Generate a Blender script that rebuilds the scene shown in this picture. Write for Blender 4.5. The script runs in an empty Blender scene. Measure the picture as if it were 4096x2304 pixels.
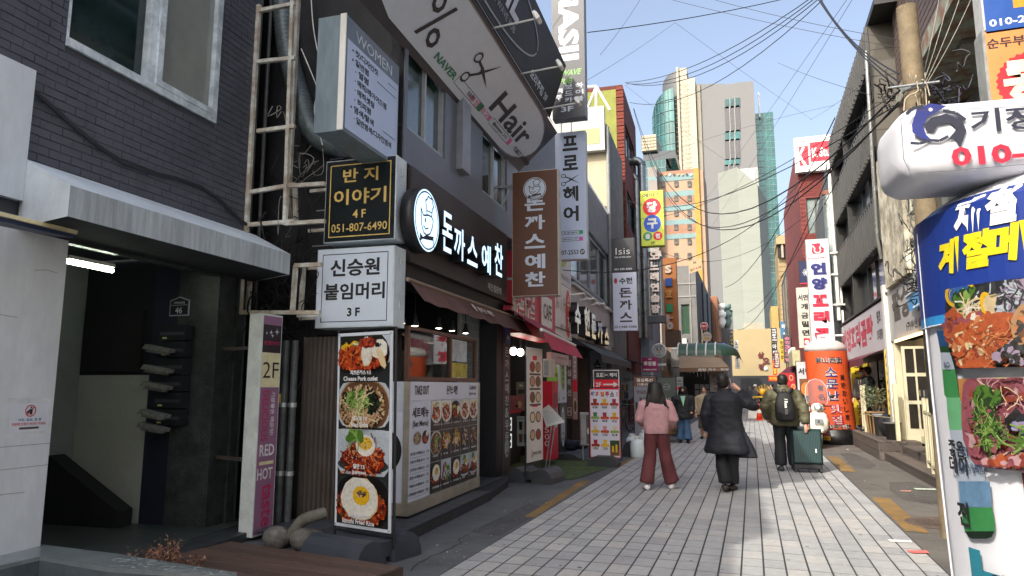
import bpy, bmesh, math, random
from mathutils import Vector as V, Matrix, noise as MN
R = math.radians
SC = bpy.context.scene
COL = SC.collection
# ---------------- camera, sky, sun, exposure ----------------
FPX, PITCH, YAW, EYE = 2760.0, R(8.2), R(19.0), 1.57      # focal length in px of a 4096 px wide picture
cd = bpy.data.cameras.new('camera'); cam = bpy.data.objects.new('camera', cd); COL.objects.link(cam)
cd.sensor_width = 36.0; cd.lens = 36.0*FPX/4096; cd.clip_start = 0.05; cd.clip_end = 3000
cam.location = (0, 0, EYE); cam.rotation_euler = (R(90)+PITCH, 0, YAW)
SC.camera = cam
SUN_EL, SUN_AZ = R(40), R(25)           # azimuth measured from straight behind the camera towards the left
w = bpy.data.worlds.new("World"); SC.world = w; w.use_nodes = True
nt = w.node_tree; nt.nodes.clear()
sky = nt.nodes.new('ShaderNodeTexSky'); sky.sky_type = 'NISHITA'; sky.sun_disc = False
sky.sun_elevation = SUN_EL; sky.sun_rotation = math.pi+SUN_AZ
sky.air_density = 1.0; sky.dust_density = 6.0; sky.ozone_density = 1.6
bg = nt.nodes.new('ShaderNodeBackground'); bg.inputs[1].default_value = 0.15
wo = nt.nodes.new('ShaderNodeOutputWorld')
hsv = nt.nodes.new('ShaderNodeHueSaturation'); hsv.inputs['Saturation'].default_value = 0.8
nt.links.new(sky.outputs[0], hsv.inputs['Color']); nt.links.new(hsv.outputs[0], bg.inputs[0]); nt.links.new(bg.outputs[0], wo.inputs[0])
sd = bpy.data.lights.new('sun', 'SUN'); sd.energy = 2.0; sd.angle = R(0.5); sd.color = (1, 0.93, 0.82)
sun = bpy.data.objects.new('sun', sd); COL.objects.link(sun)
tosun = V((-math.sin(SUN_AZ)*math.cos(SUN_EL), -math.cos(SUN_AZ)*math.cos(SUN_EL), math.sin(SUN_EL)))
sun.rotation_euler = tosun.to_track_quat('Z', 'Y').to_euler(); sun.location = (-20, -40, 50)
SC.view_settings.view_transform = 'Standard'; SC.view_settings.look = 'None'
SC.view_settings.exposure = 1.2; SC.view_settings.gamma = 1; SC.view_settings.use_curve_mapping = False
SC.render.engine = 'CYCLES'
SC.cycles.max_bounces = 6; SC.cycles.diffuse_bounces = 3; SC.cycles.glossy_bounces = 3; SC.cycles.transparent_max_bounces = 8
SC.cycles.use_denoising = True; SC.cycles.caustics_reflective = False; SC.cycles.caustics_refractive = False
# ---------------- survey: sight lines of the photograph met with known real planes ----------------
def ray(x, y):
    u = x-2048; v = 1152-y
    fw = FPX*math.cos(PITCH)-v*math.sin(PITCH); z = FPX*math.sin(PITCH)+v*math.cos(PITCH)
    return V((u*math.cos(YAW)-fw*math.sin(YAW), u*math.sin(YAW)+fw*math.cos(YAW), z))
CAMP = V((0, 0, EYE))
def atG(x, y, h=0.0):
    r = ray(x, y); return CAMP+r*((h-EYE)/r.z)
def atY(x, y, yy):
    r = ray(x, y); return CAMP+r*(yy/r.y)
def atX(x, y, xx):
    r = ray(x, y); return CAMP+r*(xx/r.x)
LA = R(2.76); LD = V((-math.sin(LA), math.cos(LA), 0)); LN = V((math.cos(LA), math.sin(LA), 0)); LO = V((-3.531, 0, 0))
Z = V((0, 0, 1))
def L(s, d, z): return LO+LD*s+LN*d+Z*z      # left street line: s along it, d out of it, z up
def LW(x, y, d=0.0):                        # sight line -> (s, z) on the wall plane at offset d
    r = ray(x, y); t = (LN.dot(LO)+d-LN.dot(CAMP))/LN.dot(r); p = CAMP+r*t
    return (p-LO).dot(LD), p.z
def LP(x, y, s):                            # sight line -> (d, z) on the plane square to the wall at s
    r = ray(x, y); t = (LD.dot(LO)+s-LD.dot(CAMP))/LD.dot(r); p = CAMP+r*t
    return (p-LO).dot(LN), p.z
class Fr:
    def __init__(s, o, u, v=None, n=None):
        s.o = V(o); s.u = V(u).normalized(); s.v = V(v).normalized() if v is not None else V((0, 0, 1))
        s.n = V(n).normalized() if n is not None else s.u.cross(s.v).normalized()
    def pt(s, a, b, c=0.0): return s.o+s.u*a+s.v*b+s.n*c
    def at(s, a, b, c=0.0): return Fr(s.pt(a, b, c), s.u, s.v, s.n)
W0 = Fr((0, 0, 0), (1, 0, 0), (0, 1, 0), (0, 0, 1))       # world: a=x b=y c=z
def FL(s, z=0, d=0): return Fr(L(s, d, z), LD, Z, LN)     # left wall face, seen from the street
def FP(s, z=0, d=0): return Fr(L(s, d, z), LN, Z, -LD)    # face square to the left wall, looking to the camera
def FX(x, y, z=0): return Fr((x, y, z), (1, 0, 0), Z, (0, -1, 0))   # faces -Y
def FR(x, y, z=0): return Fr((x, y, z), (0, -1, 0), Z, (-1, 0, 0))  # right-hand wall, faces -X (a runs towards the camera)
class Cyl:                                                # upright drum surface; a = arc length from front, b = height
    def __init__(s, c, r, az=0, rf=None): s.c = V(c); s.r = r; s.az = az; s.rf = rf
    def pt(s, a, b, c=0.0):
        rr = s.rf(b) if s.rf else s.r
        t = s.az+a/s.r
        return s.c+V((math.sin(t)*(rr+c), -math.cos(t)*(rr+c), b))
# ---------------- materials ----------------
def lin(h):
    h = h.lstrip('#'); o = []
    for i in (0, 2, 4):
        c = int(h[i:i+2], 16)/255; o.append(c/12.92 if c <= .04045 else ((c+.055)/1.055)**2.4)
    return o
MC = {}; GAIN = 1.9
def mt(col, rough=.6, metal=0, var=.12, scale=6, bump=0, emit=0, kind='', col2=None, stretch=None, spec=.5):
    key = (col, rough, metal, var, scale, bump, emit, kind, col2, stretch, spec, GAIN)
    if key in MC: return MC[key]
    m = bpy.data.materials.new((kind or 'surface')+'_'+col.lstrip('#')); m.use_nodes = True
    t = m.node_tree; t.nodes.clear(); N = t.nodes.new; K = t.links.new
    out = N('ShaderNodeOutputMaterial'); c = lin(col)
    g_ = 1 if emit or kind == 'glass' else GAIN; g_ = min(g_, max(1, .84/max(max(c), .01))) if g_ > 1 else g_; c = [x*g_ for x in c]
    if kind == 'glass':
        gl = N('ShaderNodeBsdfGlossy'); gl.inputs['Roughness'].default_value = .03; gl.inputs[0].default_value = (.9, .95, .95, 1)
        tr = N('ShaderNodeBsdfTransparent'); tr.inputs[0].default_value = (*c, 1)
        fr = N('ShaderNodeFresnel'); fr.inputs[0].default_value = 1.6; mx = N('ShaderNodeMixShader')
        K(fr.outputs[0], mx.inputs[0]); K(tr.outputs[0], mx.inputs[1]); K(gl.outputs[0], mx.inputs[2]); K(mx.outputs[0], out.inputs[0])
        MC[key] = m; return m
    b = N('ShaderNodeBsdfPrincipled'); K(b.outputs[0], out.inputs[0])
    b.inputs['Roughness'].default_value = rough; b.inputs['Metallic'].default_value = metal
    b.inputs['Specular IOR Level'].default_value = spec
    if emit:
        b.inputs['Base Color'].default_value = (*c, 1)
        b.inputs['Emission Color'].default_value = (*c, 1); b.inputs['Emission Strength'].default_value = emit
        MC[key] = m; return m
    g = N('ShaderNodeNewGeometry'); src = g.outputs['Position']
    if stretch:
        mp = N('ShaderNodeMapping'); mp.inputs['Scale'].default_value = stretch; K(src, mp.inputs[0]); src = mp.outputs[0]
    n1 = N('ShaderNodeTexNoise'); n1.inputs['Scale'].default_value = scale; n1.inputs['Detail'].default_value = 6; n1.inputs['Roughness'].default_value = .65
    K(src, n1.inputs['Vector'])
    rp = N('ShaderNodeValToRGB'); e = rp.color_ramp.elements
    c2 = [x*g_ for x in lin(col2)] if col2 else [x*(1-2.2*var) if var < .4 else x*.15 for x in c]
    if col2: e[0].position = .4; e[1].position = .62
    else: e[0].position = .25; e[1].position = .7
    e[0].color = (*c2, 1); e[1].color = (*[min(1, x*(1+var*.6)) if not col2 else x for x in c], 1)
    K(n1.outputs[0], rp.inputs[0])
    n2 = N('ShaderNodeTexNoise'); n2.inputs['Scale'].default_value = scale*9; n2.inputs['Detail'].default_value = 3; K(src, n2.inputs['Vector'])
    hs = N('ShaderNodeHueSaturation'); mr = N('ShaderNodeMapRange'); mr.inputs[3].default_value = 1-var*.8; mr.inputs[4].default_value = 1+var*.8
    K(n2.outputs[0], mr.inputs[0]); n3 = N('ShaderNodeTexNoise'); n3.inputs['Scale'].default_value = scale*.13; n3.inputs['Detail'].default_value = 4; K(src, n3.inputs['Vector']); m3 = N('ShaderNodeMapRange'); m3.inputs[1].default_value = .3; m3.inputs[2].default_value = .7; m3.inputs[3].default_value = 1-var; m3.inputs[4].default_value = 1+var*.5; K(n3.outputs[0], m3.inputs[0]); mm = N('ShaderNodeMath'); mm.operation = 'MULTIPLY'; K(mr.outputs[0], mm.inputs[0]); K(m3.outputs[0], mm.inputs[1]); K(mm.outputs[0], hs.inputs['Value']); K(rp.outputs[0], hs.inputs['Color']); K(hs.outputs[0], b.inputs['Base Color'])
    if kind == 'tilevar':
        oi = N('ShaderNodeObjectInfo')
    r2 = N('ShaderNodeMapRange'); r2.inputs[3].default_value = max(.03, rough-.12); r2.inputs[4].default_value = min(1, rough+.12)
    K(n1.outputs[0], r2.inputs[0]); K(r2.outputs[0], b.inputs['Roughness'])
    if bump:
        bp = N('ShaderNodeBump'); bp.inputs['Strength'].default_value = min(1, bump); bp.inputs['Distance'].default_value = .01
        K(n2.outputs[0], bp.inputs['Height']); K(bp.outputs[0], b.inputs['Normal'])
    MC[key] = m; return m
WHITE = mt('#e4e6e8', .45, var=.03); OFFW = mt('#d8d8d2', .5, var=.06, scale=3); BLACK = mt('#16171a', .45, var=.1)
BLACKP = mt('#141416', .4, var=.02); NAVYP = mt('#1c2c7c', .5, var=.03); REDP = mt('#c3182b', .5, var=.03)
STEEL = mt('#8e9396', .4, .7, var=.2, scale=10); DSTEEL = mt('#2a2c2f', .45, .3, var=.15); GLASSD = mt('#10181a', .06, var=.1, scale=.6, spec=.9)
GLASS = mt('#b8c8c4', kind='glass'); RUSTW = mt('#a9aaa2', .6, var=.15, scale=5, col2='#857a6c'); CABLE = mt('#0d0d0e', .5, var=.05)
WHITEL = mt('#dfe9f5', .4, emit=.9); LAMP = mt('#fff3df', .4, emit=9)
# ---------------- mesh building ----------------
class MB:
    def __init__(s): s.v = []; s.f = []; s.m = []; s.mats = []; s.sm = []
    def mi(s, m):
        if m not in s.mats: s.mats.append(m)
        return s.mats.index(m)
    def add(s, vs, fs, m, smooth=False):
        k = len(s.v); s.v += [tuple(p) for p in vs]; i = s.mi(m)
        for f in fs: s.f.append([k+j for j in f]); s.m.append(i); s.sm.append(smooth)
        return s
    def poly(s, F, pts, m, c=0.0): return s.add([F.pt(p[0], p[1], c) for p in pts], [list(range(len(pts)))], m)
    def rect(s, F, a0, b0, a1, b1, m, c=0.0, nx=1):
        if nx == 1: return s.poly(F, [(a0, b0), (a1, b0), (a1, b1), (a0, b1)], m, c)
        for i in range(nx):
            x0 = a0+(a1-a0)*i/nx; x1 = a0+(a1-a0)*(i+1)/nx
            s.poly(F, [(x0, b0), (x1, b0), (x1, b1), (x0, b1)], m, c)
        return s
    def rim(s, F, a0, b0, a1, b1, t, m, c=0.0):
        s.rect(F, a0, b0, a1, b0+t, m, c); s.rect(F, a0, b1-t, a1, b1, m, c)
        s.rect(F, a0, b0+t, a0+t, b1-t, m, c); return s.rect(F, a1-t, b0+t, a1, b1-t, m, c)
    def ell(s, F, a, b, ra, rb, m, c=0.0, n=20, jit=0, rnd=random):
        return s.poly(F, [(a+ra*math.cos(6.2832*i/n)*(1+rnd.uniform(-jit, jit)), b+rb*math.sin(6.2832*i/n)*(1+rnd.uniform(-jit, jit))) for i in range(n)], m, c)
    def line(s, F, pts, w, m, c=0.0):
        for (x0, y0), (x1, y1) in zip(pts, pts[1:]):
            d = math.hypot(x1-x0, y1-y0) or 1; nx, ny = -(y1-y0)/d*w/2, (x1-x0)/d*w/2
            s.poly(F, [(x0-nx, y0-ny), (x1-nx, y1-ny), (x1+nx, y1+ny), (x0+nx, y0+ny)], m, c)
        return s
    def box(s, F, a0, b0, c0, a1, b1, c1, m, bev=0):
        if bev:
            e = bev; P = []
            for c, i in ((c0, e), (c0+e, 0), (c1-e, 0), (c1, e)):
                P += [F.pt(*p, c) for p in ((a0+i, b0+i), (a1-i, b0+i), (a1-i, b1-i), (a0+i, b1-i))]
            fs = [[3, 2, 1, 0], [12, 13, 14, 15]]
            for k in range(3):
                for j in range(4): fs.append([k*4+j, k*4+(j+1) % 4, k*4+4+(j+1) % 4, k*4+4+j])
            return s.add(P, fs, m)
        P = [F.pt(a, b, c) for c in (c0, c1) for (a, b) in ((a0, b0), (a1, b0), (a1, b1), (a0, b1))]
        return s.add(P, [[3, 2, 1, 0], [4, 5, 6, 7], [0, 1, 5, 4], [1, 2, 6, 5], [2, 3, 7, 6], [3, 0, 4, 7]], m)
    def prism(s, F, pts, c0, c1, m, mside=None):
        n = len(pts); P = [F.pt(p[0], p[1], c0) for p in pts]+[F.pt(p[0], p[1], c1) for p in pts]
        s.add(P, [list(range(n))[::-1], list(range(n, 2*n))], m)
        return s.add(P, [[i, (i+1) % n, n+(i+1) % n, n+i] for i in range(n)], mside or m)
    def tube(s, pts, r, m, n=8, caps=True, smooth=True):
        pts = [V(p) for p in pts]; N = len(pts); rs = r if isinstance(r, (list, tuple)) else [r]*N
        P = []; up = None
        for i, p in enumerate(pts):
            t = (pts[min(i+1, N-1)]-pts[max(i-1, 0)]).normalized()
            if up is None:
                up = V((0, 0, 1)) if abs(t.z) < .9 else V((1, 0, 0))
            x = t.cross(up).normalized(); y = x.cross(t).normalized(); up = y
            for j in range(n):
                a = 6.28318*j/n; P.append(p+x*math.cos(a)*rs[i]+y*math.sin(a)*rs[i])
        fs = []
        for i in range(N-1):
            for j in range(n): fs.append([i*n+j, i*n+(j+1) % n, (i+1)*n+(j+1) % n, (i+1)*n+j])
        s.add(P, fs, m, smooth)
        if caps: s.add(P[:n], [list(range(n))[::-1]], m); s.add(P[-n:], [list(range(n))], m)
        return s
    def loft(s, rings, m, caps=True, smooth=True):      # rings: list of equal-length point lists
        n = len(rings[0]); P = [p for r in rings for p in r]; fs = []
        for i in range(len(rings)-1):
            for j in range(n): fs.append([i*n+j, i*n+(j+1) % n, (i+1)*n+(j+1) % n, (i+1)*n+j])
        if caps: fs += [list(range(n))[::-1], list(range((len(rings)-1)*n, len(rings)*n))]
        return s.add(P, fs, m, smooth)
    def ball(s, c, rx, ry, rz, m, n=12, k=8, fn=None):
        c = V(c); rings = []
        for i in range(k+1):
            th = math.pi*i/k; rr = max(math.sin(th), .02); rings.append([c+V((math.cos(6.2832*j/n)*rr*rx, math.sin(6.2832*j/n)*rr*ry, -math.cos(th)*rz)) for j in range(n)])
        return s.loft(rings, m)
    def lathe(s, c, prof, m, n=24, caps=True, ax=None, smooth=True):
        c = V(c); F = ax or W0
        rings = [[c+F.u*(math.cos(6.2832*j/n)*r)+F.v*(math.sin(6.2832*j/n)*r)+F.n*h for j in range(n)] for r, h in prof]
        return s.loft(rings, m, caps, smooth)
    def out(s, name, parent=None, loc=None, mesh_only=False, **kw):
        me = bpy.data.meshes.new(name)
        o0 = wloc(parent) if parent is not None else (V(loc) if loc is not None else s.base())
        me.from_pydata([(x-o0.x, y-o0.y, z-o0.z) for x, y, z in s.v], [], s.f)
        for m in s.mats: me.materials.append(m)
        me.polygons.foreach_set('material_index', s.m); me.polygons.foreach_set('use_smooth', s.sm); me.update()
        if mesh_only: return me
        o = bpy.data.objects.new(name, me); COL.objects.link(o)
        if parent is not None: o.parent = parent
        else: o.location = o0
        tag(o, **kw); return o
    def base(s):
        xs = [p[0] for p in s.v]; ys = [p[1] for p in s.v]
        return V(((min(xs)+max(xs))/2, (min(ys)+max(ys))/2, min(p[2] for p in s.v)))
def wloc(o):
    p = V((0, 0, 0))
    while o is not None: p += o.location; o = o.parent
    return p
def tag(o, label=None, cat=None, group=None, kind=None):
    if label: o['label'] = label
    if cat: o['category'] = cat
    if group: o['group'] = group
    if kind: o['kind'] = kind
    return o
def thing(name, loc, label, cat, group=None):
    o = bpy.data.objects.new(name, None); COL.objects.link(o); o.location = loc; o.empty_display_size = .1
    return tag(o, label, cat, group)
def ref(name, me, parent, loc):             # another object that shares mesh data; loc in world
    o = bpy.data.objects.new(name, me); COL.objects.link(o); o.parent = parent
    o.location = V(loc)-(wloc(parent) if parent else V()); return o
# ---------------- lettering ----------------
_fc = {}; _tc = bpy.data.curves.new('lettering', 'FONT'); _to = bpy.data.objects.new('lettering_source', _tc)
_ts = bpy.data.scenes.new('type_setting'); _ts.collection.objects.link(_to); _tc.resolution_u = 2
def glyphs(txt, bold, ext):
    k = (txt, bold, ext)
    if k not in _fc:
        _tc.body = txt; _tc.offset = bold; _tc.extrude = ext; _tc.space_line = 1.0
        vl = _ts.view_layers[0]; vl.update()
        me = bpy.data.meshes.new_from_object(_to.evaluated_get(vl.depsgraph))
        _fc[k] = ([tuple(v.co) for v in me.vertices], [list(p.vertices) for p in me.polygons])
        bpy.data.meshes.remove(me)
    return _fc[k]
def finer(vs, fs, L_):
    b = bmesh.new(); B_ = [b.verts.new(v) for v in vs]
    for f in fs:
        try: b.faces.new([B_[i] for i in f])
        except ValueError: pass
    for _ in range(3):
        e = [e for e in b.edges if e.calc_length() > L_]
        if not e: break
        bmesh.ops.subdivide_edges(b, edges=e, cuts=1); bmesh.ops.triangulate(b, faces=[f for f in b.faces if len(f.verts) > 3])
    b.verts.index_update(); r = ([tuple(v.co) for v in b.verts], [[v.index for v in f.verts] for f in b.faces]); b.free(); return r
def text(mb, F, s, a, b, h, m, w=None, bold=.02, c=.004, vert=False, step=None, ext=0, al='c', slant=0, rot=0):
    """write s with glyph height h; (a,b) = middle ('c') or left middle ('l'); w forces the line's width; vert stacks"""
    if vert:
        st = step or h*1.15; n = len(s); y = b+st*(n-1)/2
        for ch in s:
            if ch != ' ': text(mb, F, ch, a, y, h, m, w=w if ch not in '!1|' else None, bold=bold, c=c, ext=ext)
            y -= st
        return
    vs, fs = glyphs(s, bold, ext/h if ext else 0)
    if isinstance(F, Cyl): vs, fs = finer(vs, fs, .12/h if h > .12 else .6)
    if not vs: return
    x0 = min(v[0] for v in vs); x1 = max(v[0] for v in vs); y0 = min(v[1] for v in vs); y1 = max(v[1] for v in vs)
    k = h/max(y1-y0, .3); kx = (w/(x1-x0)) if w else k
    ox = a-kx*(x1+x0)/2 if al == 'c' else a-kx*x0
    P = []
    cr, sr = math.cos(rot), math.sin(rot)
    for x, y, z in vs:
        X = ox+kx*x+slant*k*(y-y0)-a; Y = k*(y-(y0+y1)/2)
        P.append(F.pt(a+X*cr-Y*sr, b+X*sr+Y*cr, c+((ext if z > 0 else -ext) if ext else 0)+(ext if ext else 0)))
    mb.add(P, fs, m)
def scissors(mb, F, a, b, h, m, c=.004, rot=0):
    cr, sr = math.cos(rot), math.sin(rot)
    q = lambda pts: [(a+(x*cr-y*sr)*h, b+(x*sr+y*cr)*h) for x, y in pts]
    for s in (1, -1):
        mb.poly(F, q([(s*-.10, -.04), (s*-.02, -.08), (s*.26, .5), (s*.12, .3)]), m, c+s*.0006)
        mb.line(F, q([(s*-.06, -.04), (s*-.16, -.28)]), h*.06, m, c+s*.0006)
        mb.line(F, q([(s*(-.22+.1*math.cos(t*.785)), -.38+.12*math.sin(t*.785)) for t in range(9)]), h*.04, m, c+.0012)
def chef(mb, F, a, b, r, mw, mk, c=.004, disc=True, kx=1.0):
    """round badge with a generic cook in a tall hat"""
    g = lambda pts: [(a+x*r*kx, b+y*r) for x, y in pts]
    if disc:
        mb.ell(F, a, b, r*kx, r, mw, c, 36); mb.line(F, g([(.92*math.cos(t*.1745), .92*math.sin(t*.1745)) for t in range(37)]), r*.05, mk, c+.001)
    c += .002; wdt = r*.055
    mb.line(F, g([(-.3, .1), (-.5, .3), (-.45, .02), (-.42, -.25), (-.25, -.45), (0, -.48), (.25, -.38), (.42, -.15), (.5, .1), (.35, .2), (.1, .2), (-.3, .1)]), wdt, mk, c)
    mb.line(F, g([(-.02, .2), (-.1, .5), (-.16, .62), (-.02, .7), (.05, .82), (.2, .78), (.35, .8), (.42, .66), (.52, .58), (.4, .45), (.36, .22)]), wdt, mk, c+.0005)
    mb.line(F, g([(-.02, .32), (.36, .34)]), wdt*.7, mk, c+.001)
    mb.ell(F, a-.14*r*kx, b-.02*r, .05*r*kx, .08*r, mk, c+.001, 8)
    mb.line(F, g([(-.3, -.22), (-.1, -.3), (.1, -.22)]), wdt*.8, mk, c+.001)
    mb.poly(F, g([(-.55, -.5), (-.32, -.6), (-.1, -.5), (.55, -.42), (.5, -.56), (-.1, -.64), (-.32, -.66), (-.55, -.78)]), mk, c+.0015)
    mb.line(F, g([(.5, -.5), (.6, -.8)]), wdt, mk, c+.001)
rnd = random.Random(7)
# ======================= GROUND =======================
ASPH = mt('#46484b', .85, var=.22, scale=1.3, bump=.6); ASPHR = mt('#4b4844', .85, var=.22, scale=1.1, bump=.6)
m = MB(); m.poly(W0, [(-400, -60), (400, -60), (400, 900), (-400, 900)], mt('#4c4e50', .9, var=.1, scale=.3), -.012); m.out('ground', kind='structure', loc=(0, 0, 0))
m = MB(); m.poly(W0, [(-6.5, -14), (-2.56, -14), (-2.56, 80), (-6.5, 80)], ASPH, 0); m.out('asphalt_road', kind='structure', loc=(0, 0, 0))
m = MB(); m.poly(W0, [(1.5, -14), (9, -14), (9, 80), (1.5, 80)], ASPHR, 0); m.out('asphalt_road', kind='structure', loc=(0, 0, 0))
JOINT = mt('#26282a', .95, var=.1)
m = MB(); m.rect(W0, -2.57, -14, 1.51, 80, JOINT, .0012); pav = m.out('pavement', kind='structure', loc=(0, 0, 0))
TW, TL = .1845, .305; NC = 22
tmats = [mt(c, .85, var=v, scale=s, bump=.5) for c, v, s in (('#7a7b7b', .09, 14), ('#757677', .1, 17), ('#7d7e7e', .09, 12), ('#82817f', .09, 15))]
tmesh = []
for k in range(4):
    t = MB(); g = .008
    t.box(W0, g, .01, 0, TW-g, TL-.01, .003, tmats[k]); tmesh.append(t.out('tile', mesh_only=True, loc=(0, 0, 0)))
def strip_x(y): return -2.56
cnt = 0; far = MB(); cells = []
for r_ in range(-40, 250):
    for c_ in range(NC):
        x = strip_x(0)+c_*TW; y = 4.9+r_*TL; cells.append((x, y, r_, c_))
def inview(x, y):
    f = (-x*math.sin(YAW)*1+y*math.cos(YAW)); s = x*math.cos(YAW)+y*math.sin(YAW)
    return f > 5.6 and abs(s/f) < .76
nearc = sorted([c for c in cells if inview(c[0]+.09, c[1]+.15)], key=lambda c: c[1]+abs(c[0])*.2)[:300]
ns = set((c[2], c[3]) for c in nearc)
for x, y, r_, c_ in cells:
    k = rnd.choice((0, 0, 1, 2, 3)) if True else 0
    if (r_, c_) in ns: ref('tile', tmesh[k], pav, (x, y, .0015+rnd.uniform(0, .0012)))
    elif y < 70: far.box(W0, x+.0085, y+.011, .0015, x+TW-.0085, y+TL-.011, .0045+rnd.uniform(0, .001), tmats[k])
far.out('far_paving', pav, kind='stuff')
YEL = mt('#6f5226', .85, var=.3, scale=6, col2='#55482f')
def paint(pts):
    m = MB(); m.poly(W0, pts, YEL, .0045); m.out('road_marking', kind='structure')
def q2(*pp): return [tuple(atG(*p)[:2]) for p in pp]
paint(q2((2098, 2068), (2140, 2070), (2362, 1925), (2322, 1925))); paint(q2((2450, 1866), (2480, 1868), (2600, 1805), (2570, 1815)))
paint([(1.53, 8.9), (1.75, 8.85), (1.78, 11.4), (1.55, 11.4)]); paint([(1.53, 14.7), (1.78, 14.7), (1.78, 17.7), (1.55, 17.7)])
paint([(1.53, 20.3), (1.78, 20.3), (1.78, 23), (1.55, 23)]); paint([(1.53, 5), (1.75, 5), (1.76, 6.9), (1.55, 6.9)])
m = MB(); m.ell(W0, 2.05, 9.5, .42, .42, mt('#54473f', .8, .1, var=.3, scale=20, bump=.8), .006, 28)
for i in range(9): m.line(W0, [(1.75, 9.3+i*.05), (2.35, 9.3+i*.05)], .012, mt('#3a322d', .8), .0075)
m.out('manhole_cover', label='rust brown round manhole cover in the asphalt by the concrete pole', cat='manhole cover')
m = MB(); GM = mt('#3a3c3e', .8)
for i in range(170): x, y = rnd.uniform(-2.5, 1.45), 5.3+rnd.random()**1.6*22; r_ = rnd.uniform(.006, .022); m.ell(W0, x, y, r_, r_*rnd.uniform(.6, 1.2), GM, .0065, 7, .25, rnd)
m.out('gum_stain', kind='stuff', loc=(0, 0, 0))
for pts in ([(-3.0, 7.3), (-2.62, 7.2), (-2.6, 9.0), (-2.95, 9.3)], [(1.95, 11.3), (2.2, 11.0), (2.5, 11.2), (2.6, 12.4), (2.5, 13.5), (2.1, 13.3), (1.92, 12.2)], [(1.85, 15.5), (2.1, 15.3), (2.3, 15.9), (2.35, 17.5), (2.2, 18.9), (1.9, 18.6)]): m = MB(); m.poly(W0, pts, mt('#3c3d3f' if pts[0][0] < 0 else '#3f3d3a', .9, var=.25, scale=9, bump=.6), .003); m.out('asphalt_patch', kind='structure')
m = MB()
for x, y, n_, dx in ((2.0, 6.2, 22, .02), (2.4, 10.5, 20, -.03), (-2.85, 5.6, 14, -.012), (1.7, 16, 16, .04)):
    P = [(x, y)]
    for i in range(n_): P.append((P[-1][0]+dx+rnd.uniform(-.05, .05), P[-1][1]+rnd.uniform(.05, .2)))
    m.line(W0, P, .009, mt('#1b1c1d', .9), .0042)
m.out('asphalt_crack', kind='stuff', loc=(0, 0, 0))
# artificial turf in front of the cafe, low dark tiled step
m = MB(); g0 = atG(2030, 1925); g1 = atG(2290, 1920); g2 = atG(2490, 1855); g3 = atG(2330, 1850)
m.poly(W0, [tuple((L(11.9, -.7, 0))[:2]), tuple(g1[:2]), tuple(g2[:2]), tuple(L(15.6, .1, 0)[:2]), tuple(L(15.6, -1.5, 0)[:2])], mt('#3b4c2c', .95, var=.35, scale=12, bump=1), .012)
m.out('artificial_turf', kind='structure')
STEP = mt('#34363b', .55, var=.2, scale=5, bump=.3); m = MB(); F = FL(0)
st = thing('shop_step', L(9, .2, 0), 'low step of dark grey tiles in front of the pork cutlet shop', 'step')
m = MB(); m.prism(Fr(L(0, 0, 0), LD, LN, Z), [(6.15, -.6), (6.15, .44), (9.4, .42), (10.7, .3), (12.0, -.1), (12.0, -.6)], 0, .10, mt('#202226', .7, var=.2)); m.out('base', st)
FS = Fr(L(0, 0, .102), LD, LN, Z); k = MB(); k.box(W0, 0, 0, 0, .292, .292, .012, STEP, bev=.003); 
for i in range(20):
    for j in range(5):
        s0 = 6.17+i*.298; d0 = .42-(j+1)*.298
        if s0 > 9.2 and j == 0: continue
        if s0 > 10.8 and j < 2: continue
        if s0 > 11.7: continue
        p = MB(); p.box(FS.at(s0, d0+.003), 0, 0, 0, .292, .292, .012, STEP, bev=.003); p.out('tile', st)
m = MB(); m.rect(Fr(L(0, .442, 0), LD, Z, LN), 6.15, .0, 9.4, .1, mt('#2a2c30', .6, var=.3, scale=14, bump=1, stretch=(3, 3, .3)), .002); m.out('riser', st)
# floor of shop 2 interior + road debris
m = MB()
for i in range(170):
    u = rnd.random(); x, y = (rnd.uniform(1.6, 3.0), rnd.uniform(6, 20)) if u < .5 else (rnd.uniform(-3.1, -2.6) if rnd.random() < .7 else rnd.uniform(-2.9, -2.6), rnd.uniform(5.2, 10.5))
    s = rnd.uniform(.003, .011); m.box(W0.at(x, y, .001), 0, 0, 0, s, s*rnd.uniform(.5, 1.3), s*.5, rnd.choice((mt('#a9a49a', .8), mt('#6c6964', .8), mt('#5c5a56', .8))))
m.out('road_grit', kind='stuff', loc=(0, 0, 0))
def litter(x, y, w, h, mm, label, rz=0):
    m = MB(); a = Fr((x, y, .014), (math.cos(rz), math.sin(rz), 0), (-math.sin(rz), math.cos(rz), 0)); m.box(a, -w/2, -h/2, 0, w/2, h/2, .004, mm)
    m.add([a.pt(w/2, -h/2, .004), a.pt(w/2, h/2, .004), a.pt(w*.54, h*.4, .012)], [[0, 1, 2]], mm); m.out('litter', label=label, cat='litter', group='litter on the road')
p = atG(3672, 2213); litter(p.x, p.y, .16, .1, mt('#c9605c', .7), 'red scrap of paper in the shade by the pole foot', .3)
p = atG(3600, 2170); litter(p.x, p.y, .2, .09, OFFW, 'white sheet of paper lying on the pale paving', .1)
p = atG(3700, 1960); litter(p.x, p.y, .28, .12, mt('#a9b3a8', .5, var=.3, scale=30), 'flattened printed carton on the asphalt near the deck', .1)
p = atG(3623, 1968); litter(p.x, p.y, .14, .05, mt('#a87868', .7), 'small brown pink wrapper on the asphalt', .2)
p = atG(3390, 1800); litter(p.x, p.y, .03, .16, OFFW, 'thin white stick on the asphalt by the orange drum', .1)

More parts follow.
